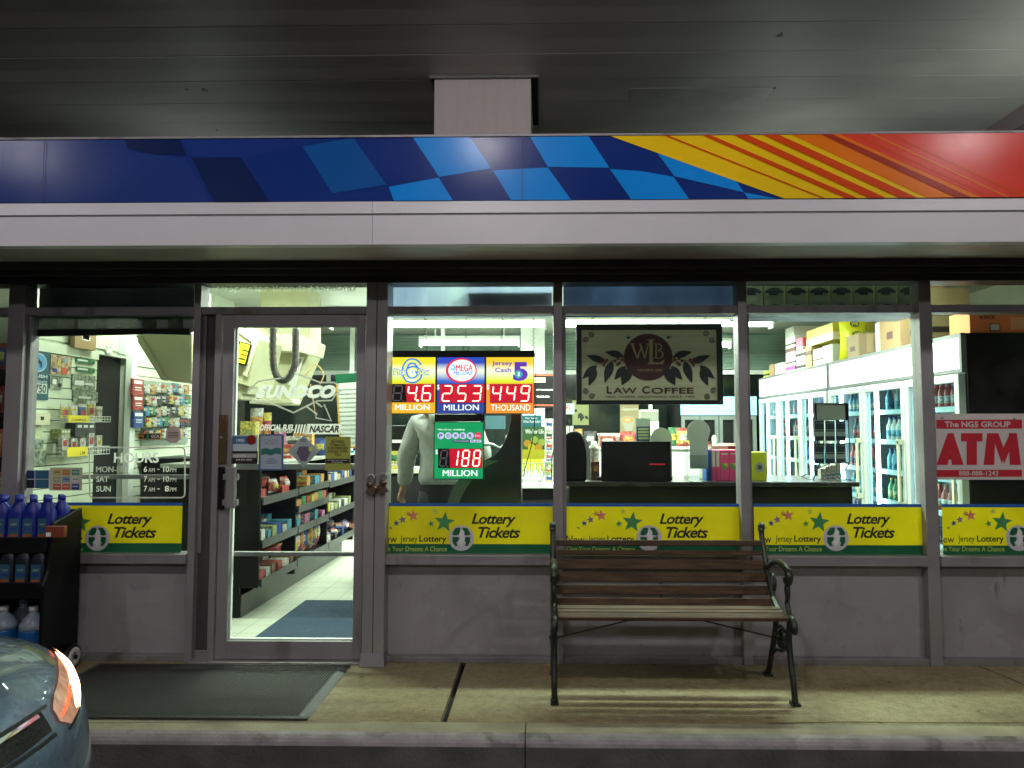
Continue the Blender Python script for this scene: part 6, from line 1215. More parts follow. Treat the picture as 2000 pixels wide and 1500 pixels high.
def spiral(cx, cy, r, s):
    P = [(cx + r * (1 - .85 * i / 26) * math.cos(s * i * .5), cy + r * (1 - .85 * i / 26) * math.sin(s * i * .5)) for i in range(27)]; m.tube([(W(a, b, Y)[0], Y - .001, W(a, b, Y)[1]) for a, b in P], .0020, 4, ry=.0004, up=(0, 1, 0))
for a, b, c_, d, s in ((1144, 763, 1156, 774, 1), (1393, 763, 1381, 774, -1), (1155, 653, 1144, 664, 1), (1379, 652, 1390, 664, -1)):
    spiral(a, b, 6, s); spiral(c_, d, 6, -s)
m.build('scroll', scr, t, fixn=False)
m = MB()
for a in (1157, 1376): m.tube(spl([(W(a + k, b, KY)[0], KY, W(a + k, b, KY)[1]) for k, b in ((0, 606), (0, 615), (4, 619), (-2, 624), (1, 631), (0, 634))], 4), .0022, 5)
m.build('hook', mat('chain_dark', (.05, .05, .05)), t)
# ================================================================ sales counter by the window and its things
t = thing('sales_counter', 'long black sales counter standing right behind the third and fourth windows', 'counter', (1.1, 4.9, 0))
c0, c1 = X_(1103, 4.68), X_(1676, 4.68); cz = Z_(941, 4.68)
m = MB(); m.box(c0 + .03, c1 - .03, 4.72, 5.28, 0, cz - .03); m.build('cabinet', black, t, bevel=.003)
m = MB(); m.box(c0 + .0, c1, 4.68, 5.32, cz - .03, cz); m.build('counter_top', mat('counter_dark', (.03, .03, .03), .25), t, bevel=.004)
cz += .001
def on(Y, a, b, c): x0, z1 = W(a, b, Y); x1, _ = W(c, b, Y); return x0, x1, z1
# black box / monitor back
x0, x1, z1 = on(4.74, 1175, 862, 1310); t = thing('black_display_box', 'wide black box with a painted red reflection standing on the counter', 'monitor', ((x0 + x1) / 2, 4.74, cz)); m = MB(); m.box(x0, x1, 4.74, 4.80, cz, z1); m.build('casing', black, t, bevel=.004); m = MB(); m.pb(1300, 905.5, 1328, 907, 4.738, .001) if 0 else m.pb(1268, 905.5, 1299, 908, 4.7385, .001); m.build('reflection_line', glow('red_reflection', (.5, .01, .04), .35), t)  # glowing red line stands in for a reflection on the casing
m = MB(); m.box(x0 - .02, x1 + .02, 4.81, 4.95, cz, cz + .02); m.build('foot', black, t)
# coffee dispenser (dome)
t = thing('dark_dome_machine', 'rounded black machine with a silver edge at the left end of the counter', 'machine', (X_(1122, 4.8), 4.8, cz))
def arcpts(P, Y): return [(W(a, b, Y)[0], Y, W(a, b, Y)[1]) for a, b in P]
m = MB(); m.prism(arcpts([(1100, 940), (1098, 862), (1103, 850), (1112, 844), (1125, 842), (1136, 846), (1142, 858), (1145, 880), (1146, 905), (1145, 940)], 4.72), (0, .26, 0)); m.build('casing', black, t, bevel=.012)
m = MB(); m.prism(arcpts([(1135, 849), (1141, 852), (1148, 862), (1152, 880), (1153, 905), (1152, 936), (1145, 938), (1146, 905), (1145, 880), (1141, 862)], 4.715), (0, .02, 0)); m.build('edge_strip', steel, t, bevel=.002)
m = MB(); m.tube([arcpts([(1112, 846)], 4.85)[0], arcpts([(1112, 818)], 4.85)[0]], .003, 5); m.build('antenna', black, t)
# dark curved display stand
t = thing('curved_display_stand', 'tall black stand with a sweeping concave edge in front of the hooded shopper', 'display stand', (X_(960, 4.75), 4.75, 0))
P = spl([(1000, 790), (998, 812), (992, 845), (980, 872), (960, 892), (925, 908), (897, 935), (878, 970), (868, 1010)], 5)
m = MB(); m.prism(arcpts(P + [(868, 1200), (1018, 1200), (1018, 790)], 4.78), (0, .30, 0)); m.build('body', mat('stand_black', (.016, .018, .018), .35, var=.2), t, bevel=.006)
P2 = [(a - .5, b) for a, b in P[22:]]; m = MB(); m.prism(arcpts(P2 + [(a + 30 - i * .5, b + 2) for i, (a, b) in reversed(list(enumerate(P2)))], 4.772), (0, .006, 0)); m.build('edge_panel', mat('stand_grey', (.10, .11, .10), .4), t)
m = MB(); m.tube([tuple(p) for p in arcpts(spl([(945, 868), (962, 869), (976, 876), (984, 870)], 5), 4.9)], .012, 8); m.build('handle_rim', steel, t)
# acrylic holder with round header, small round card
acr = glass_mat('acrylic', (.86, .90, .90), 1.6, .05); fro = flat('frosted_grey', (.42, .47, .46), .5)
x0, x1, z1 = on(4.76, 1341, 820, 1387); t = thing('acrylic_card_holder', 'tall clear card holder with a round grey top beside the pink boxes', 'holder', ((x0 + x1) / 2, 4.76, cz)); xm, r = (x0 + x1) / 2, (x1 - x0) / 2
m = MB(); m.prism([(xm + r * math.cos(math.pi * i / 16), 4.76, z1 - r + r * math.sin(math.pi * i / 16)) for i in range(17)] + [(x0, 4.76, Z_(860, 4.76)), (x0 + .018, 4.76, Z_(860, 4.76)), (x0 + .018, 4.76, cz + .08), (x1 - .018, 4.76, cz + .08), (x1 - .018, 4.76, Z_(860, 4.76))], (0, .004, 0)); m.build('header_card', fro, t)
m = MB(); m.box(x0 - .005, x0 + .003, 4.74, 4.86, cz, Z_(862, 4.76)); m.box(x1 - .003, x1 + .005, 4.74, 4.86, cz, Z_(862, 4.76)); m.box(x0 + .004, x1 - .004, 4.74, 4.744, cz, cz + .17); m.build('clear_case', acr, t)
x0, x1, z1 = on(4.9, 1271, 836, 1312); t = thing('round_top_card', 'small pale card with a scalloped round top behind the black box', 'card', ((x0 + x1) / 2, 4.9, cz)); xm, r = (x0 + x1) / 2, (x1 - x0) / 2
m = MB(); m.prism([(xm + (r + .003 * (i % 2)) * math.cos(math.pi * i / 30), 4.9, z1 - r + (r + .003 * (i % 2)) * math.sin(math.pi * i / 30)) for i in range(31)] + [(x0, 4.9, cz), (x1, 4.9, cz)], (0, .006, 0)); m.build('card', flat('pale_card2', (.42, .46, .38)), t)
# blue brochure
x0, x1, z1 = on(4.84, 1243, 817, 1270); t = thing('brochure_box', 'slim blue and grey leaflet holder behind the black box', 'leaflet holder', ((x0 + x1) / 2, 4.84, cz)); m = MB(); m.box(x0, x1, 4.84, 4.87, cz, z1); m.build('holder', flat('brochure_blue', (.02, .08, .16)), t)
m = MB(); m.pp([(1243, 817), (1270, 817), (1270, 833), (1243, 833)], 4.838, 0); [m.pp([(1246, y), (1267, y), (1267, y + 4), (1246, y + 4)], 4.838, 1) for y in (836, 842, 848, 854)]; m.build('print', [flat('brochure_pale', (.35, .45, .46)), flat('brochure_green', (.38, .48, .28))], t, fixn=False)
# pink boxes
pkm = flat('box_pink', (.65, .06, .20), .45); 
for i, (a, c_) in enumerate(((1388, 1398), (1398, 1406), (1406, 1424), (1424, 1442))):
    Y = 4.78 + .0 * i; x0, x1, z1 = on(Y, a + .3, 879, c_ - .3); t = thing('tissue_box', ('narrow pink and white carton edge leftmost of the pink boxes', 'narrow pink and white carton edge second of the pink boxes', 'pink carton with a green clover print, left of the pair', 'pink carton with a green clover print, right of the pair')[i], 'box', (x0, Y, cz), 'pink cartons on the counter')
    m = MB(); m.box(x0, x1, Y, Y + .12, cz, z1); m.build('carton', pkm, t, bevel=.002)
    m = MB()
    if i < 2: m.pp([(a + 1, 881), (c_ - 1, 881), (c_ - 1, 912), (a + 1, 912)], Y - .001, 0)
    else:
        c = W((a + c_) / 2, 911, Y); [m.disc(c[0] + dx, c[1] + dz, Y - .001 - .0003 * k, .014, 12, 1 + k % 2) for k, (dx, dz) in enumerate(((-.01, .008), (.01, .008), (0, -.008)))]; m.pp([(a + 3, 885), (c_ - 3, 885), (c_ - 3, 888), (a + 3, 888)], Y - .001, 0)
    m.build('print', [flat('pale_pink', (.62, .50, .52)), flat('clover_green', (.10, .28, .06)), flat('clover_yellow', (.45, .42, .08))], t, fixn=False)
x0, x1, z1 = on(4.95, 1375, 870, 1442); t = thing('low_carton', 'cream and red patterned carton behind the pink boxes', 'carton', (x0, 4.95, cz)); m = MB(); m.box(x0, x1, 4.95, 5.1, cz, z1); m.build('carton', flat('carton_cream', (.55, .52, .38)), t); m = MB(); m.pp([(1422, 871), (1441, 871), (1441, 877), (1422, 877)], 4.949, 0); m.build('print', flat('print_maroon', (.25, .02, .05)), t, fixn=False)
x0, x1, z1 = on(4.80, 1379, 879, 1388); t = thing('blue_carton', 'narrow blue carton left of the pink boxes', 'carton', (x0, 4.8, cz)); m = MB(); m.box(x0, x1, 4.80, 4.92, cz, z1); m.build('carton', bblu, t)
x0, x1, z1 = on(4.78, 1465, 883, 1497); t = thing('yellow_carton', 'bright yellow green carton on the counter just right of the mullion', 'carton', (x0, 4.78, cz)); m = MB(); m.box(x0, x1, 4.78, 4.86, cz, z1); m.build('carton', flat('carton_yellowgreen', (.62, .66, .03)), t, bevel=.002); m = MB(); c = W(1484, 913, 4.779); m.disc(c[0], c[1], 4.779, .033, 18, 0); m.disc(c[0], c[1] + .002, 4.7785, .016, 14, 1); m.build('print', [flat('disc_grey', (.40, .42, .40)), flat('disc_dark', (.08, .10, .06))], t, fixn=False)
# glasses of change, small goods to right of the dome
for i, (a, b, c_, kd, cc, lb) in enumerate(((1150, 862, 1170, 'tin', (PCW, PCW, PCW), 'white cup behind the silver edge of the dome machine'), (1152, 900, 1168, 'box', (PCBR, PCO, PCK), 'small brown dispenser between the dome machine and the black box'))):
    x0, x1, z1 = on(5.0, a, b, c_); prod('counter_item', lb, 'container', kd, ((x0 + x1) / 2, 5.0 - i * .1, cz), x1 - x0, .05, z1 - cz, cc)
# card rack
t = thing('gift_card_rack', 'black wire rack of dark cards with a grey header on the counter end', 'card rack', (X_(1622, 4.9), 4.9, cz)); Y = 4.88; rk = black
m = MB()
for s in (0, 1):
    P = [(1588 + s * 8, 938), (1601, 905), (1590, 788)] if s == 0 else [(1640, 935), (1660, 902), (1656, 790)]
    m.tube(arcpts(P, Y), .004, 6)
m.tube(arcpts([(1575, 938), (1596, 938)], Y + .02), .004, 6); m.tube(arcpts([(1640, 936), (1664, 938)], Y + .02), .004, 6); m.tube(arcpts([(1590, 788), (1656, 790)], Y), .004, 6); m.tube(arcpts([(1601, 905), (1660, 903)], Y), .003, 6)
for a in (1612, 1633): m.tube(arcpts([(a, 820), (a, 905)], Y - .004), .002, 5)
for a in (1588, 1640): p = arcpts([(a, 938)], Y)[0]; m.tube([p, (p[0], p[1] + .22, cz + .005), arcpts([(1620, 905)], Y + .05)[0]], .003, 5)
m.build('wire_frame', rk, t)
m = MB(); m.pb(1589, 787, 1656, 821, Y + .003, .008, 0); m.pb(1595, 789, 1651, 820, Y + .001, .0018, 1); m.build('header', [black, flat('header_grey', (.34, .38, .33))], t)
cdm = flat('card_navy', (.02, .03, .05), .3); cds = flat('card_stripe', (.28, .32, .32), .3)
for r_ in range(2):
    for i in range(3):
        a = 1591 + i * 21; b = (822, 866)[r_]; h = 39; m = MB(); m.pb(a, b, a + 19, b + h, Y - .012, .008); m.build('card', cdm, t)
        m = MB(); m.pp([(a + 1, b + 17), (a + 18, b + 17), (a + 18, b + 18.3), (a + 1, b + 18.3)], Y - .013, 0); m.pp([(a + 1, b + 21), (a + 18, b + 21), (a + 18, b + 30), (a + 1, b + 30)], Y - .013, 0); text(m, 'GIFT CARD', a + 2, b + 3, a + 17, b + 6, Y - .013, 0, 0); m.build('card_print', cds, t, fixn=False)
for i in range(4):
    x0, x1, z1 = on(5.0, 1600 + i * 13, 915 - i * 3, 1611 + i * 13); prod('clear_tray_item', 'small clear plastic tray under the card rack', 'tray', 'box', ((x0 + x1) / 2, 5.0 + .03 * i, cz), x1 - x0, .05, z1 - cz, (PCW, PCW, PCT), 0, 'clear trays under the card rack')
# ================================================================ middle distance: white service counter, bananas, gondola of snacks, posters
t = thing('service_counter', 'white topped service counter behind the fruit basket', 'counter', (-.1, 6.0, 0)); m = MB(); m.box(-.95, .36, 5.9, 6.6, 0, .905); m.build('cabinet', blackm, t); m = MB(); m.box(-.98, .39, 5.86, 6.6, .906, .94); m.build('counter_top', white, t, bevel=.004)
t = thing('service_counter', 'black low counter behind the arm of the hooded shopper', 'counter', (-1.1, 6.4, 0)); m = MB(); m.box(-1.6, -1.0, 6.3, 6.9, 0, 1.0); m.build('cabinet', blackm, t); m = MB(); m.box(-1.62, -.99, 6.28, 6.9, 1.001, 1.03); m.build('counter_top', cream, t)
prod('snack_box', 'green and yellow pack on the black low counter left of the shopper', 'box', 'box', (X_(776, 6.4), 6.4, 1.031), .14, .05, .16, (PCY, PCG, PCW))
t = thing('receipt_printer', 'dark printer with a white slot left of the shopper', 'printer', (X_(778, 6.6), 6.6, 1.03)); m = MB(); m.box(X_(760, 6.6), X_(798, 6.6), 6.6, 6.8, 1.032, 1.42); m.build('casing', black, t, bevel=.01); m = MB(); m.pb(766, 859, 797, 865, 6.595, .004); m.build('slot', white, t)
ban = mat('banana_yellow', (.55, .58, .03), .5, var=.15); bx, bz = X_(1036, 6.1), .942
t = thing('banana_bunch', 'green yellow bananas in the wire basket under the fruit poster', 'fruit', (bx, 6.1, bz))
m = MB()
for k in range(6):
    a = -.8 + k * .32; P = [(bx + .09 * math.sin(a) * s + .02 * k - .05, 6.1 - .04 * math.cos(a) * s, bz + .03 + .20 * (1 - (s - .05) ** 2 * .9)) for s in [j / 7 for j in range(8)]]
    m.tube(P, [.008, .014, .018, .019, .019, .017, .013, .006], 8)
m.build('bananas', ban, t)
t = thing('fruit_basket', 'round grey wire basket holding the bananas', 'basket', (bx, 6.1, bz - .002)); m = MB()
for z, r in ((.003, .09), (.05, .115), (.10, .13), (.16, .135)): m.tube([(bx + r * math.cos(q), 6.1 + r * math.sin(q), bz + z) for q in [i * math.pi / 12 for i in range(24)]], .003, 5, closed=True)
for i in range(16): q = i * math.pi / 8; m.tube([(bx + r * math.cos(q), 6.1 + r * math.sin(q), bz + z) for z, r in ((.003, .09), (.05, .115), (.10, .13), (.16, .135))], .002, 4)
m.build('wire', mat('wire_grey', (.2, .2, .19), .4, .7), t)
def poster(nm, lb, a, b, c, d, Y, base_, draw, mats): 
    t = thing(nm, lb, 'poster', (X_(a, Y), Y, Z_(d, Y))); m = MB(); m.pb(a, b, c, d, Y, .006); m.build('sheet', base_, t); m = MB(); draw(m, Y - .001); m.build('print', mats, t, fixn=False); return t
def q1(m, Y): text(m, 'Play Today', 1026, 815, 1050, 819, Y, 0, .01); text(m, 'Win For Life!', 1022, 821, 1055, 826, Y, 0, .02)
poster('teal_poster', 'teal lottery poster reading Play Today Win For Life', 1018, 811, 1058, 895, 5.5, flat('poster_teal2', (.02, .14, .20)), q1, [gw if 0 else wht])
def q2(m, Y):
    text(m, 'Win For Life', 1026, 838, 1062, 847, Y, 1, .03, 0); [m.disc(W(a, b, Y)[0], W(a, b, Y)[1], Y - .0003 * k, .028, 14, mi) for k, (a, b, mi) in enumerate(((1030, 866, 2), (1044, 859, 3), (1058, 864, 3), (1038, 874, 0), (1052, 874, 2)))]; m.pp([(1020, 878), (1064, 878), (1064, 897), (1020, 897)], Y - .003, 0)
poster('fruit_poster', 'green and yellow fruit poster above the banana basket', 1020, 833, 1064, 897, 5.45, flat('poster_green2', (.05, .14, .05)), q2, [flat('fruit_yellow', (.62, .55, .03)), wht, flat('fruit_orange', (.60, .30, .03)), flat('fruit_lime', (.35, .45, .08))])
t = thing('side_product_rack', 'narrow white rack of blue and white packets beside the second mullion', 'rack', (X_(1072, 5.9), 5.9, .94)); m = MB(); m.pb(1064, 818, 1082, 950, 6.2, .02); m.build('back_panel', white, t)
for i in range(6):
    x0, z1 = W(1065, 822 + i * 21, 6.15); x1, z0 = W(1080, 840 + i * 21, 6.15); prod('rack_packet', 'white packet with coloured print on the narrow rack by the mullion', 'packet', 'box', ((x0 + x1) / 2, 6.15, z0), x1 - x0, .05, z1 - z0, [(PCW, PCB, PCW), (PCW, PCK, PCR), (PCW, PCR, PCB), (PCW, PCP, PCB), (PCL, PCW, PCR), (PCW, PCB, PCO)][i], 0, 'packets on the narrow rack')
prod('round_bag', 'blue white rounded packet left of the teal poster', 'packet', 'bag', (X_(1000, 5.6), 5.6, .942), .10, .08, .40, (PCT, PCW, PCW)); 
t = thing('teal_box', 'teal printed carton beneath the rightmost jackpot sign', 'carton', (X_(965, 6.3), 6.3, .94)); m = MB(); m.pb(948, 812, 986, 838, 6.3, .1); m.build('carton', flat('teal_grey', (.05, .12, .15)), t)
# menu board and lights behind the first big window
t = thing('menu_board', 'black coffee menu board with red lines behind the right end of the jackpot signs', 'menu board', (X_(1062, 8.6), 8.6, 1.4)); m = MB(); m.pb(1020, 730, 1084, 797, 8.6, .04, 0); m.pb(1020, 731, 1084, 734, 8.595, .004, 1); m.pb(1020, 790, 1084, 793, 8.595, .004, 1); m.build('board', [black, flat('board_red', (.45, .06, .03))], t)
m = MB(); text(m, '7$$2.00', 1046, 773, 1073, 777, 8.59, 0, .03); text(m, 'COFFEE', 1044, 740, 1063, 744, 8.588, 1, .02); m.pp([(1043, 737.5), (1065, 737.5), (1065, 747), (1043, 747)], 8.592, 2); text(m, 'HOT CHOCOLATE', 1046, 760, 1080, 763, 8.59, 0, .01); m.build('lettering', [wht, ink, flat('menu_cream', (.6, .55, .3))], t, fixn=False)
# gondola
gz = Z_(872, 6.5); t = thing('snack_gondola', 'low white snack shelf behind the counter under the coffee sign', 'shelving', (1.0, 6.6, 0)); m = MB(); m.box(.18, 1.75, 6.35, 6.95, .0, gz - .02); m.build('cabinet', white, t); m = MB(); m.box(.16, 1.77, 6.33, 6.97, gz - .019, gz); m.build('top_shelf', white, t)
G = [('bag', 1103, 832, 1120, (PCW, PCB, PCW), 'white and blue packet at the left end of the snack shelf'), ('bag', 1122, 838, 1138, (PCO, PCR, PCO), 'orange packet beside the white and blue one'), ('bag', 1140, 842, 1165, (PCK, PCW, PCK), 'black topped packet on the snack shelf'), ('bag', 1166, 846, 1212, (PCW, PCR, PCW), 'wide white bag with red print on the snack shelf'), ('bag', 1210, 843, 1243, (PCR, PCO, PCR), 'red crisp bag left of the blue leaflet holder'),
     ('bag', 1305, 835, 1328, (PCG, PCY, PCG), 'green bag behind the scalloped card'), ('bag', 1320, 836, 1352, (PCY, PCW, PCR), 'yellow potato crisp bag with a red and white mark'), ('tin', 1390, 850, 1400, (PCW, PCR, PCW), 'small white tub right of the acrylic holder'), ('box', 1172, 852, 1200, (PCR, PCW, PCR), 'red carton on the snack shelf'), ('box', 1404, 866, 1438, (PCW, PCR, PCW), 'low white box at the right end of the snack shelf')]
for i, (kd, a, b, c_, cc, lb) in enumerate(G):
    Y = 6.5 + .06 * (i % 2); x0, x1, z1 = on(Y, a, b, c_); m = MB(); pack(m, kd, ((x0 + x1) / 2, Y, gz + .001), x1 - x0, .09, z1 - gz, 0); o = m.build('snack_bag' if kd == 'bag' else 'snack_box', [PC[k] for k in cc], loc=((x0 + x1) / 2, Y, gz)); tag(o, lb, 'bag' if kd == 'bag' else 'box')
t = thing('cereal_sign', 'grey sign with red script at the left edge of the fourth window', 'sign', (X_(1100, 6.8), 6.8, 1.4)); m = MB(); m.pb(1088, 788, 1122, 809, 6.8, .01); m.build('board', flat('sign_palegrey', (.42, .48, .48)), t); m = MB(); text(m, "Kellogg's", 1082, 791, 1114, 803, 6.799, 0, .02, .3); m.build('lettering', flat('script_red', (.6, .05, .04)), t, fixn=False)
def q3(m, Y): 
    for a, b, c_, d in ((1136, 806, 1128, 818), (1138, 808, 1134, 824), (1142, 812, 1150, 820), (1128, 800, 1120, 805)): 
        dx, dy = c_ - a, d - b; m.pp([(a, b), (a + dx * .4 + dy * .3, b + dy * .4 - dx * .3), (c_, d), (a + dx * .4 - dy * .3, b + dy * .4 + dx * .3)], Y, 0)
poster('leaf_poster', 'olive poster with dark leaves below the left corner of the coffee sign', 1118, 782, 1150, 830, 8.0, flat('poster_olive', (.30, .32, .14)), q3, [leafm])
def q4(m, Y):
    c = W(1226, 820, Y); m.disc(c[0], c[1], Y, .078, 20, 1, .04); m.disc(c[0], c[1], Y - .001, .066, 20, 2, .032); m.disc(c[0], c[1], Y - .002, .03, 14, 3, .016); m.pp([(1214, 824), (1240, 822), (1234, 842), (1222, 842)], Y + .0003, 1); text(m, 'Cappuccino', 1214, 796, 1246, 803, Y, 4, .0, .3)
poster('cappuccino_poster', 'tan poster of a frothy cappuccino cup below the coffee sign', 1211, 790, 1248, 850, 7.6, flat('poster_tan', (.32, .25, .14)), q4, [brn, flat('cup_grey', (.38, .36, .30)), flat('froth_orange', (.55, .28, .08)), flat('froth_cream', (.6, .5, .3)), wht])
t = thing('hot_drink_machine', 'grey and white hot drink machine right of the cappuccino poster', 'machine', (X_(1268, 7.6), 7.6, .9)); m = MB(); m.pb(1251, 800, 1287, 872, 7.6, .4); m.build('casing', flat('machine_grey', (.38, .38, .32), .4), t, bevel=.01); m = MB(); m.pb(1252, 800, 1286, 804, 7.59, .02); m.pb(1268, 823, 1287, 850, 7.592, .006); m.build('trim', white, t)
m = MB(); m.pb(1211, 850, 1290, 1000, 7.62, .5); tag(m.build('back_counter', blackm, loc=(.9, 7.62, 0)), 'black back counter under the hot drink machine', 'counter')
# dark cooler row at the back
t = thing('dark_cooler_row', 'row of dark glass door coolers with a blue header at the back', 'cooler', (1.6, 9.2, 0))
m = MB(); x0, x1 = X_(1330, 9.3), X_(1478, 9.3); m.box(x0, x1, 9.33, 10.1, 0, 1.8); m.build('cabinet', black, t); m = MB(); m.box(x0, x1, 9.28, 9.325, 1.56, 1.80); m.build('header', glow('header_blue', (.25, .45, .62), .7), t)
n = 4; w = (x1 - x0) / n
for i in range(n):
    m = MB(); a = x0 + i * w; m.box(a + .005, a + .05, 9.29, 9.325, .1, 1.55); m.box(a + w - .05, a + w - .005, 9.29, 9.325, .1, 1.55); m.box(a + .05, a + w - .05, 9.29, 9.325, 1.5, 1.55); m.build('door', flat('door_grey', (.14, .16, .15), .4), t)
m = MB(); m.box(-3.2, x0 - .6, 9.5, 10.1, 0, 1.75); tag(m.build('dark_wall_unit', dkgl, loc=(0, 9.5, 0)), 'long black wall unit along the back of the shop', 'unit')
# wall calendar / green topped hanging chart
t = thing('wall_calendar', 'white chart with a green header and orange edge behind the door glass', 'calendar', (X_(680, 5.6), 5.6, 1.2))
m = MB(); m.ppr([(655, 731), (705, 728), (708, 874), (664, 877)], 5.6, .008, 0); m.build('sheet', flat('chart_white', (.72, .74, .70)), t)
m = MB(); m.pp([(655, 731), (705, 728), (705, 745), (656, 749)], 5.599, 0); m.pp([(656, 749), (659, 749), (667, 876), (664, 877)], 5.598, 1); m.pp([(664, 874), (708, 871), (708, 874), (664, 877)], 5.598, 1)
for i in range(13): m.pp([(662, 760 + i * 8.6), (706, 758.5 + i * 8.6), (706, 760 + i * 8.6), (662, 761.5 + i * 8.6)], 5.598, 2)
m.build('print', [bgrn, flat('edge_orange', (.70, .38, .03)), flat('rule_grey', (.45, .47, .45))], t, fixn=False)
# hanging yellow straps / arrow wire
t = thing('cable_loop', 'thin tan looped cord hanging behind the logo lettering on the door', 'cord', (X_(612, 6), 6, 1.5)); m = MB(); m.tube(arcpts(spl([(593, 738), (600, 728), (615, 712), (628, 722), (632, 735), (624, 752)], 5), 6.0), .005, 6); m.tube(arcpts([(606, 750), (613, 790), (617, 818)], 6.0), .004, 5); m.build('cord', flat('cord_tan', (.5, .3, .10)), t)
# dark shelving background behind the logo
m = MB(); m.pb(480, 745, 665, 905, 8.6, .3); tag(m.build('dark_display', dkgl, loc=(-2, 8.6, 0)), 'black display wall behind the logo lettering on the door', 'display')
# ================================================================ shopper in grey hooded top, seen from behind
PXc, PYc = X_(868, 5.4), 5.40
def skin(name, verts, edges, radii, m_, parent, sub=2):
    me = bpy.data.meshes.new(name); me.from_pydata([(v[0] , v[1], v[2]) for v in verts], edges, []); o = bpy.data.objects.new(name, me); COL.objects.link(o)
    md = o.modifiers.new('k', 'SKIN'); md.use_smooth_shade = True
    for i, r in enumerate(radii): d = me.skin_vertices[0].data[i]; d.radius = (r if isinstance(r, tuple) else (r, r)); d.use_root = (i == 0)
    s = o.modifiers.new('s', 'SUBSURF'); s.levels = sub; s.render_levels = sub
    dg = bpy.context.evaluated_depsgraph_get(); m2 = bpy.data.meshes.new_from_object(o.evaluated_get(dg)); bpy.data.objects.remove(o); m2.name = name
    m2.materials.clear(); m2.materials.append(m_)
    for p in m2.polygons: p.use_smooth = True
    o2 = bpy.data.objects.new(name, m2); COL.objects.link(o2)
    if parent: o2.parent = parent
    return o2
skinm = mat('skin', (.45, .24, .16), .5, var=.08); hood = mat('grey_fleece', (.40, .41, .39), .9, var=.10, scale=25, bump=.35, bscale=14); trou = mat('black_trousers', (.012, .013, .014), .8); hairm = mat('dark_hair', (.03, .02, .014), .6, bump=.6, bscale=80)
pe = thing('person', 'person in a grey hooded sweatshirt and black trousers, back to the glass', 'person', (PXc, PYc, 0))
# skeleton: pelvis, spine, neck, head, arms, legs, fingers (local coordinates, person faces +y)
hl = X_(781, 5.36) - PXc                                  # left hand hangs out to the left
V = [(0, 0, .95), (0, 0, 1.12), (0, .0, 1.32), (0, 0, 1.46), (0, .01, 1.54), (0, .03, 1.62), (0, .02, 1.72),
     (-.19, 0, 1.44), (-.27, -.0, 1.18), (hl + .02, .03, .97), (hl, .05, .90),
     (.19, 0, 1.44), (.28, .06, 1.17), (.22, .28, 1.12), (.17, .36, 1.12),
     (-.10, 0, .90), (-.11, .01, .50), (-.11, -.01, .09), (-.12, .11, .035), (.10, 0, .90), (.12, .02, .50), (.13, 0, .09), (.15, .12, .035)]
E = [(0, 1), (1, 2), (2, 3), (3, 4), (4, 5), (5, 6), (3, 7), (7, 8), (8, 9), (9, 10), (3, 11), (11, 12), (12, 13), (13, 14), (0, 15), (15, 16), (16, 17), (17, 18), (0, 19), (19, 20), (20, 21), (21, 22)]
Rr = [(.07, .05), (.10, .07), (.16, .115), (.13, .10), (.055, .06), (.075, .09), (.065, .085), .06, .045, .030, (.038, .018), .06, .045, .030, (.038, .018), .06, .05, .042, (.04, .03), .06, .05, .042, (.04, .03)]
def fingers(base, root, d, side, curl):
    d = Vector(d); side = Vector(side); curl = Vector(curl); b = Vector(base)
    for k, (o_, ln) in enumerate(((-.030, .062), (-.010, .074), (.010, .070), (.029, .055))):
        p0 = b + side * o_ * .8 + d * .035; p1 = p0 + d * ln * .45 + curl * ln * .15; p2 = p1 + d * ln * .33 + curl * ln * .35; i = len(V); V.extend([tuple(p0), tuple(p1), tuple(p2)]); E.extend([(root, i), (i, i + 1), (i + 1, i + 2)]); Rr.extend([.0095, .0085, .0075])
    p0 = b + side * -.034 - d * .01; p1 = p0 + side * -.022 + d * .028; p2 = p1 + d * .026 + curl * .01; i = len(V); V.extend([tuple(p0), tuple(p1), tuple(p2)]); E.extend([(root, i), (i, i + 1), (i + 1, i + 2)]); Rr.extend([.011, .0095, .008])
fingers(V[10], 10, (-.08, .25, -.96), (.25, .95, .2), (.8, .1, .1)); fingers(V[14], 14, (-.3, .93, -.1), (.95, .3, 0), (0, -.1, -.9))
skin('body', V, E, Rr, skinm, pe)
HV = [(0, -.005, .935), (0, 0, 1.06), (0, .0, 1.30), (0, 0, 1.44), (0, .0, 1.50), (-.20, 0, 1.43), (-.285, 0, 1.19), (hl + .03, .03, 1.02), (hl + .015, .035, .955), (.20, 0, 1.43), (.30, .06, 1.17), (.235, .25, 1.13), (.20, .31, 1.125)]
HE = [(0, 1), (1, 2), (2, 3), (3, 4), (3, 5), (5, 6), (6, 7), (7, 8), (3, 9), (9, 10), (10, 11), (11, 12)]
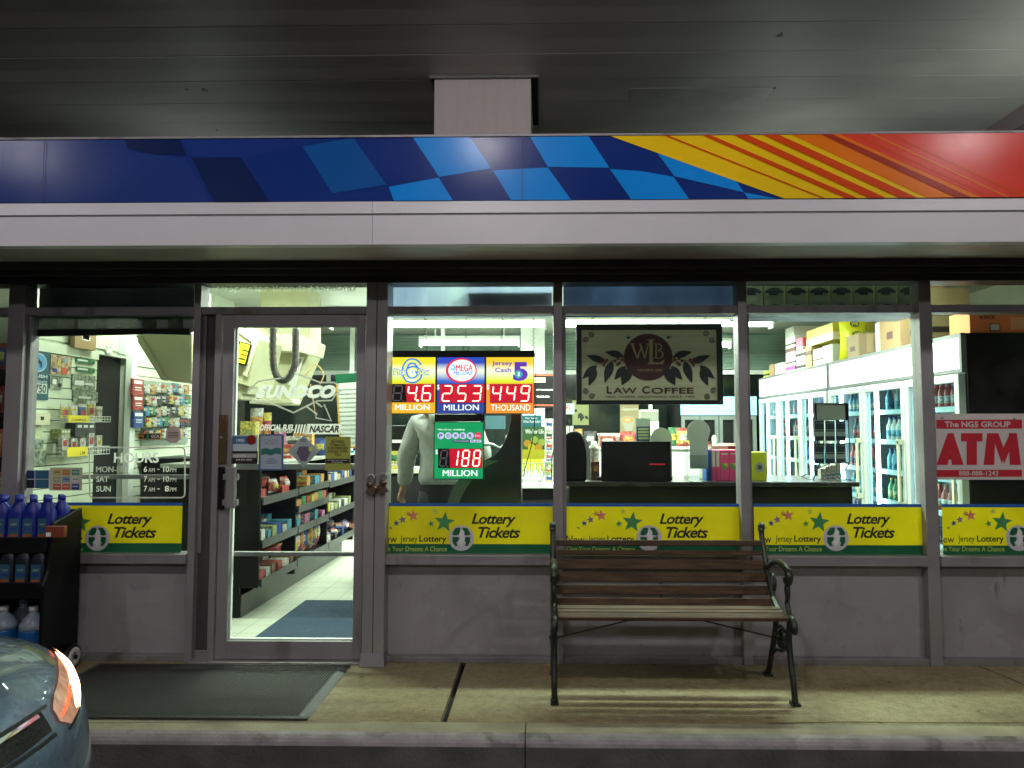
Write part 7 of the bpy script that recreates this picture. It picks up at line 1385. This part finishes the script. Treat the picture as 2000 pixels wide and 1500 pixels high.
HR = [(.235, .17), (.20, .145), (.205, .145), (.15, .12), (.085, .08), .088, .078, .062, .046, .088, .078, .060, .048]
h_ = skin('hooded_top', HV, HE, HR, hood, pe)
cl = bpy.data.textures.new('folds', 'CLOUDS'); cl.noise_scale = .12; dm = h_.modifiers.new('folds', 'DISPLACE'); dm.texture = cl; dm.strength = .024; dm.mid_level = .5; cl2 = bpy.data.textures.new('creases', 'CLOUDS'); cl2.noise_scale = .045; d2_ = h_.modifiers.new('creases', 'DISPLACE'); d2_.texture = cl2; d2_.strength = .016; d2_.mid_level = .5
hv = [(-.10, -.07, 1.49), (0, -.13, 1.45), (.10, -.07, 1.49), (.09, .02, 1.53), (-.09, .02, 1.53)]; skin('hood', hv, [(0, 1), (1, 2), (2, 3), (0, 4)], [.045, .06, .045, .035, .035], hood, pe)
m = MB(); m.tube([(PXc, PYc, z) for z in (1.08, 1.0, .93, .87, .83)], [.165, .175, .18, .175, .15], 20, ry=.125, up=(0, 1, 0))
for s_ in (-1, 1): m.tube([(PXc + s_ * x, PYc + y, z) for x, y, z in ((.085, 0, .92), (.095, 0, .80), (.10, .01, .66), (.11, .015, .50), (.115, .0, .32), (.12, -.01, .16), (.125, -.005, .05))], [.10, .105, .092, .078, .074, .072, .076], 16)
m.build('trousers', trou, pe)
m = MB(); m.sphere((PXc, PYc + .015, 1.70), .098, 16, 0, 1.12); m.build('hair', hairm, pe)
for s in (-1, 1):
    m = MB(); m.lathe([(.05, 0), (.052, .03), (.04, .07)], (PXc + s * .125, PYc + .0, 0), 14); m.obox((PXc + s * .13, PYc + .09, .03), .048, .11, .028, -s * .1); m.build('shoe', black, pe, bevel=.01)
m = MB(); m.sphere((PXc, PYc + .125, 1.655), .016, 8, 0); [m.sphere((PXc + s * .032, PYc + .112, 1.685), .011, 8, 1) for s in (-1, 1)]; m.box(PXc - .024, PXc + .024, PYc + .108, PYc + .116, 1.612, 1.620, 2); m.build('face_features', [skinm, wht, flat('lip', (.35, .12, .10))], pe)
# camera grain is left out: it belongs to the photograph, not to the place
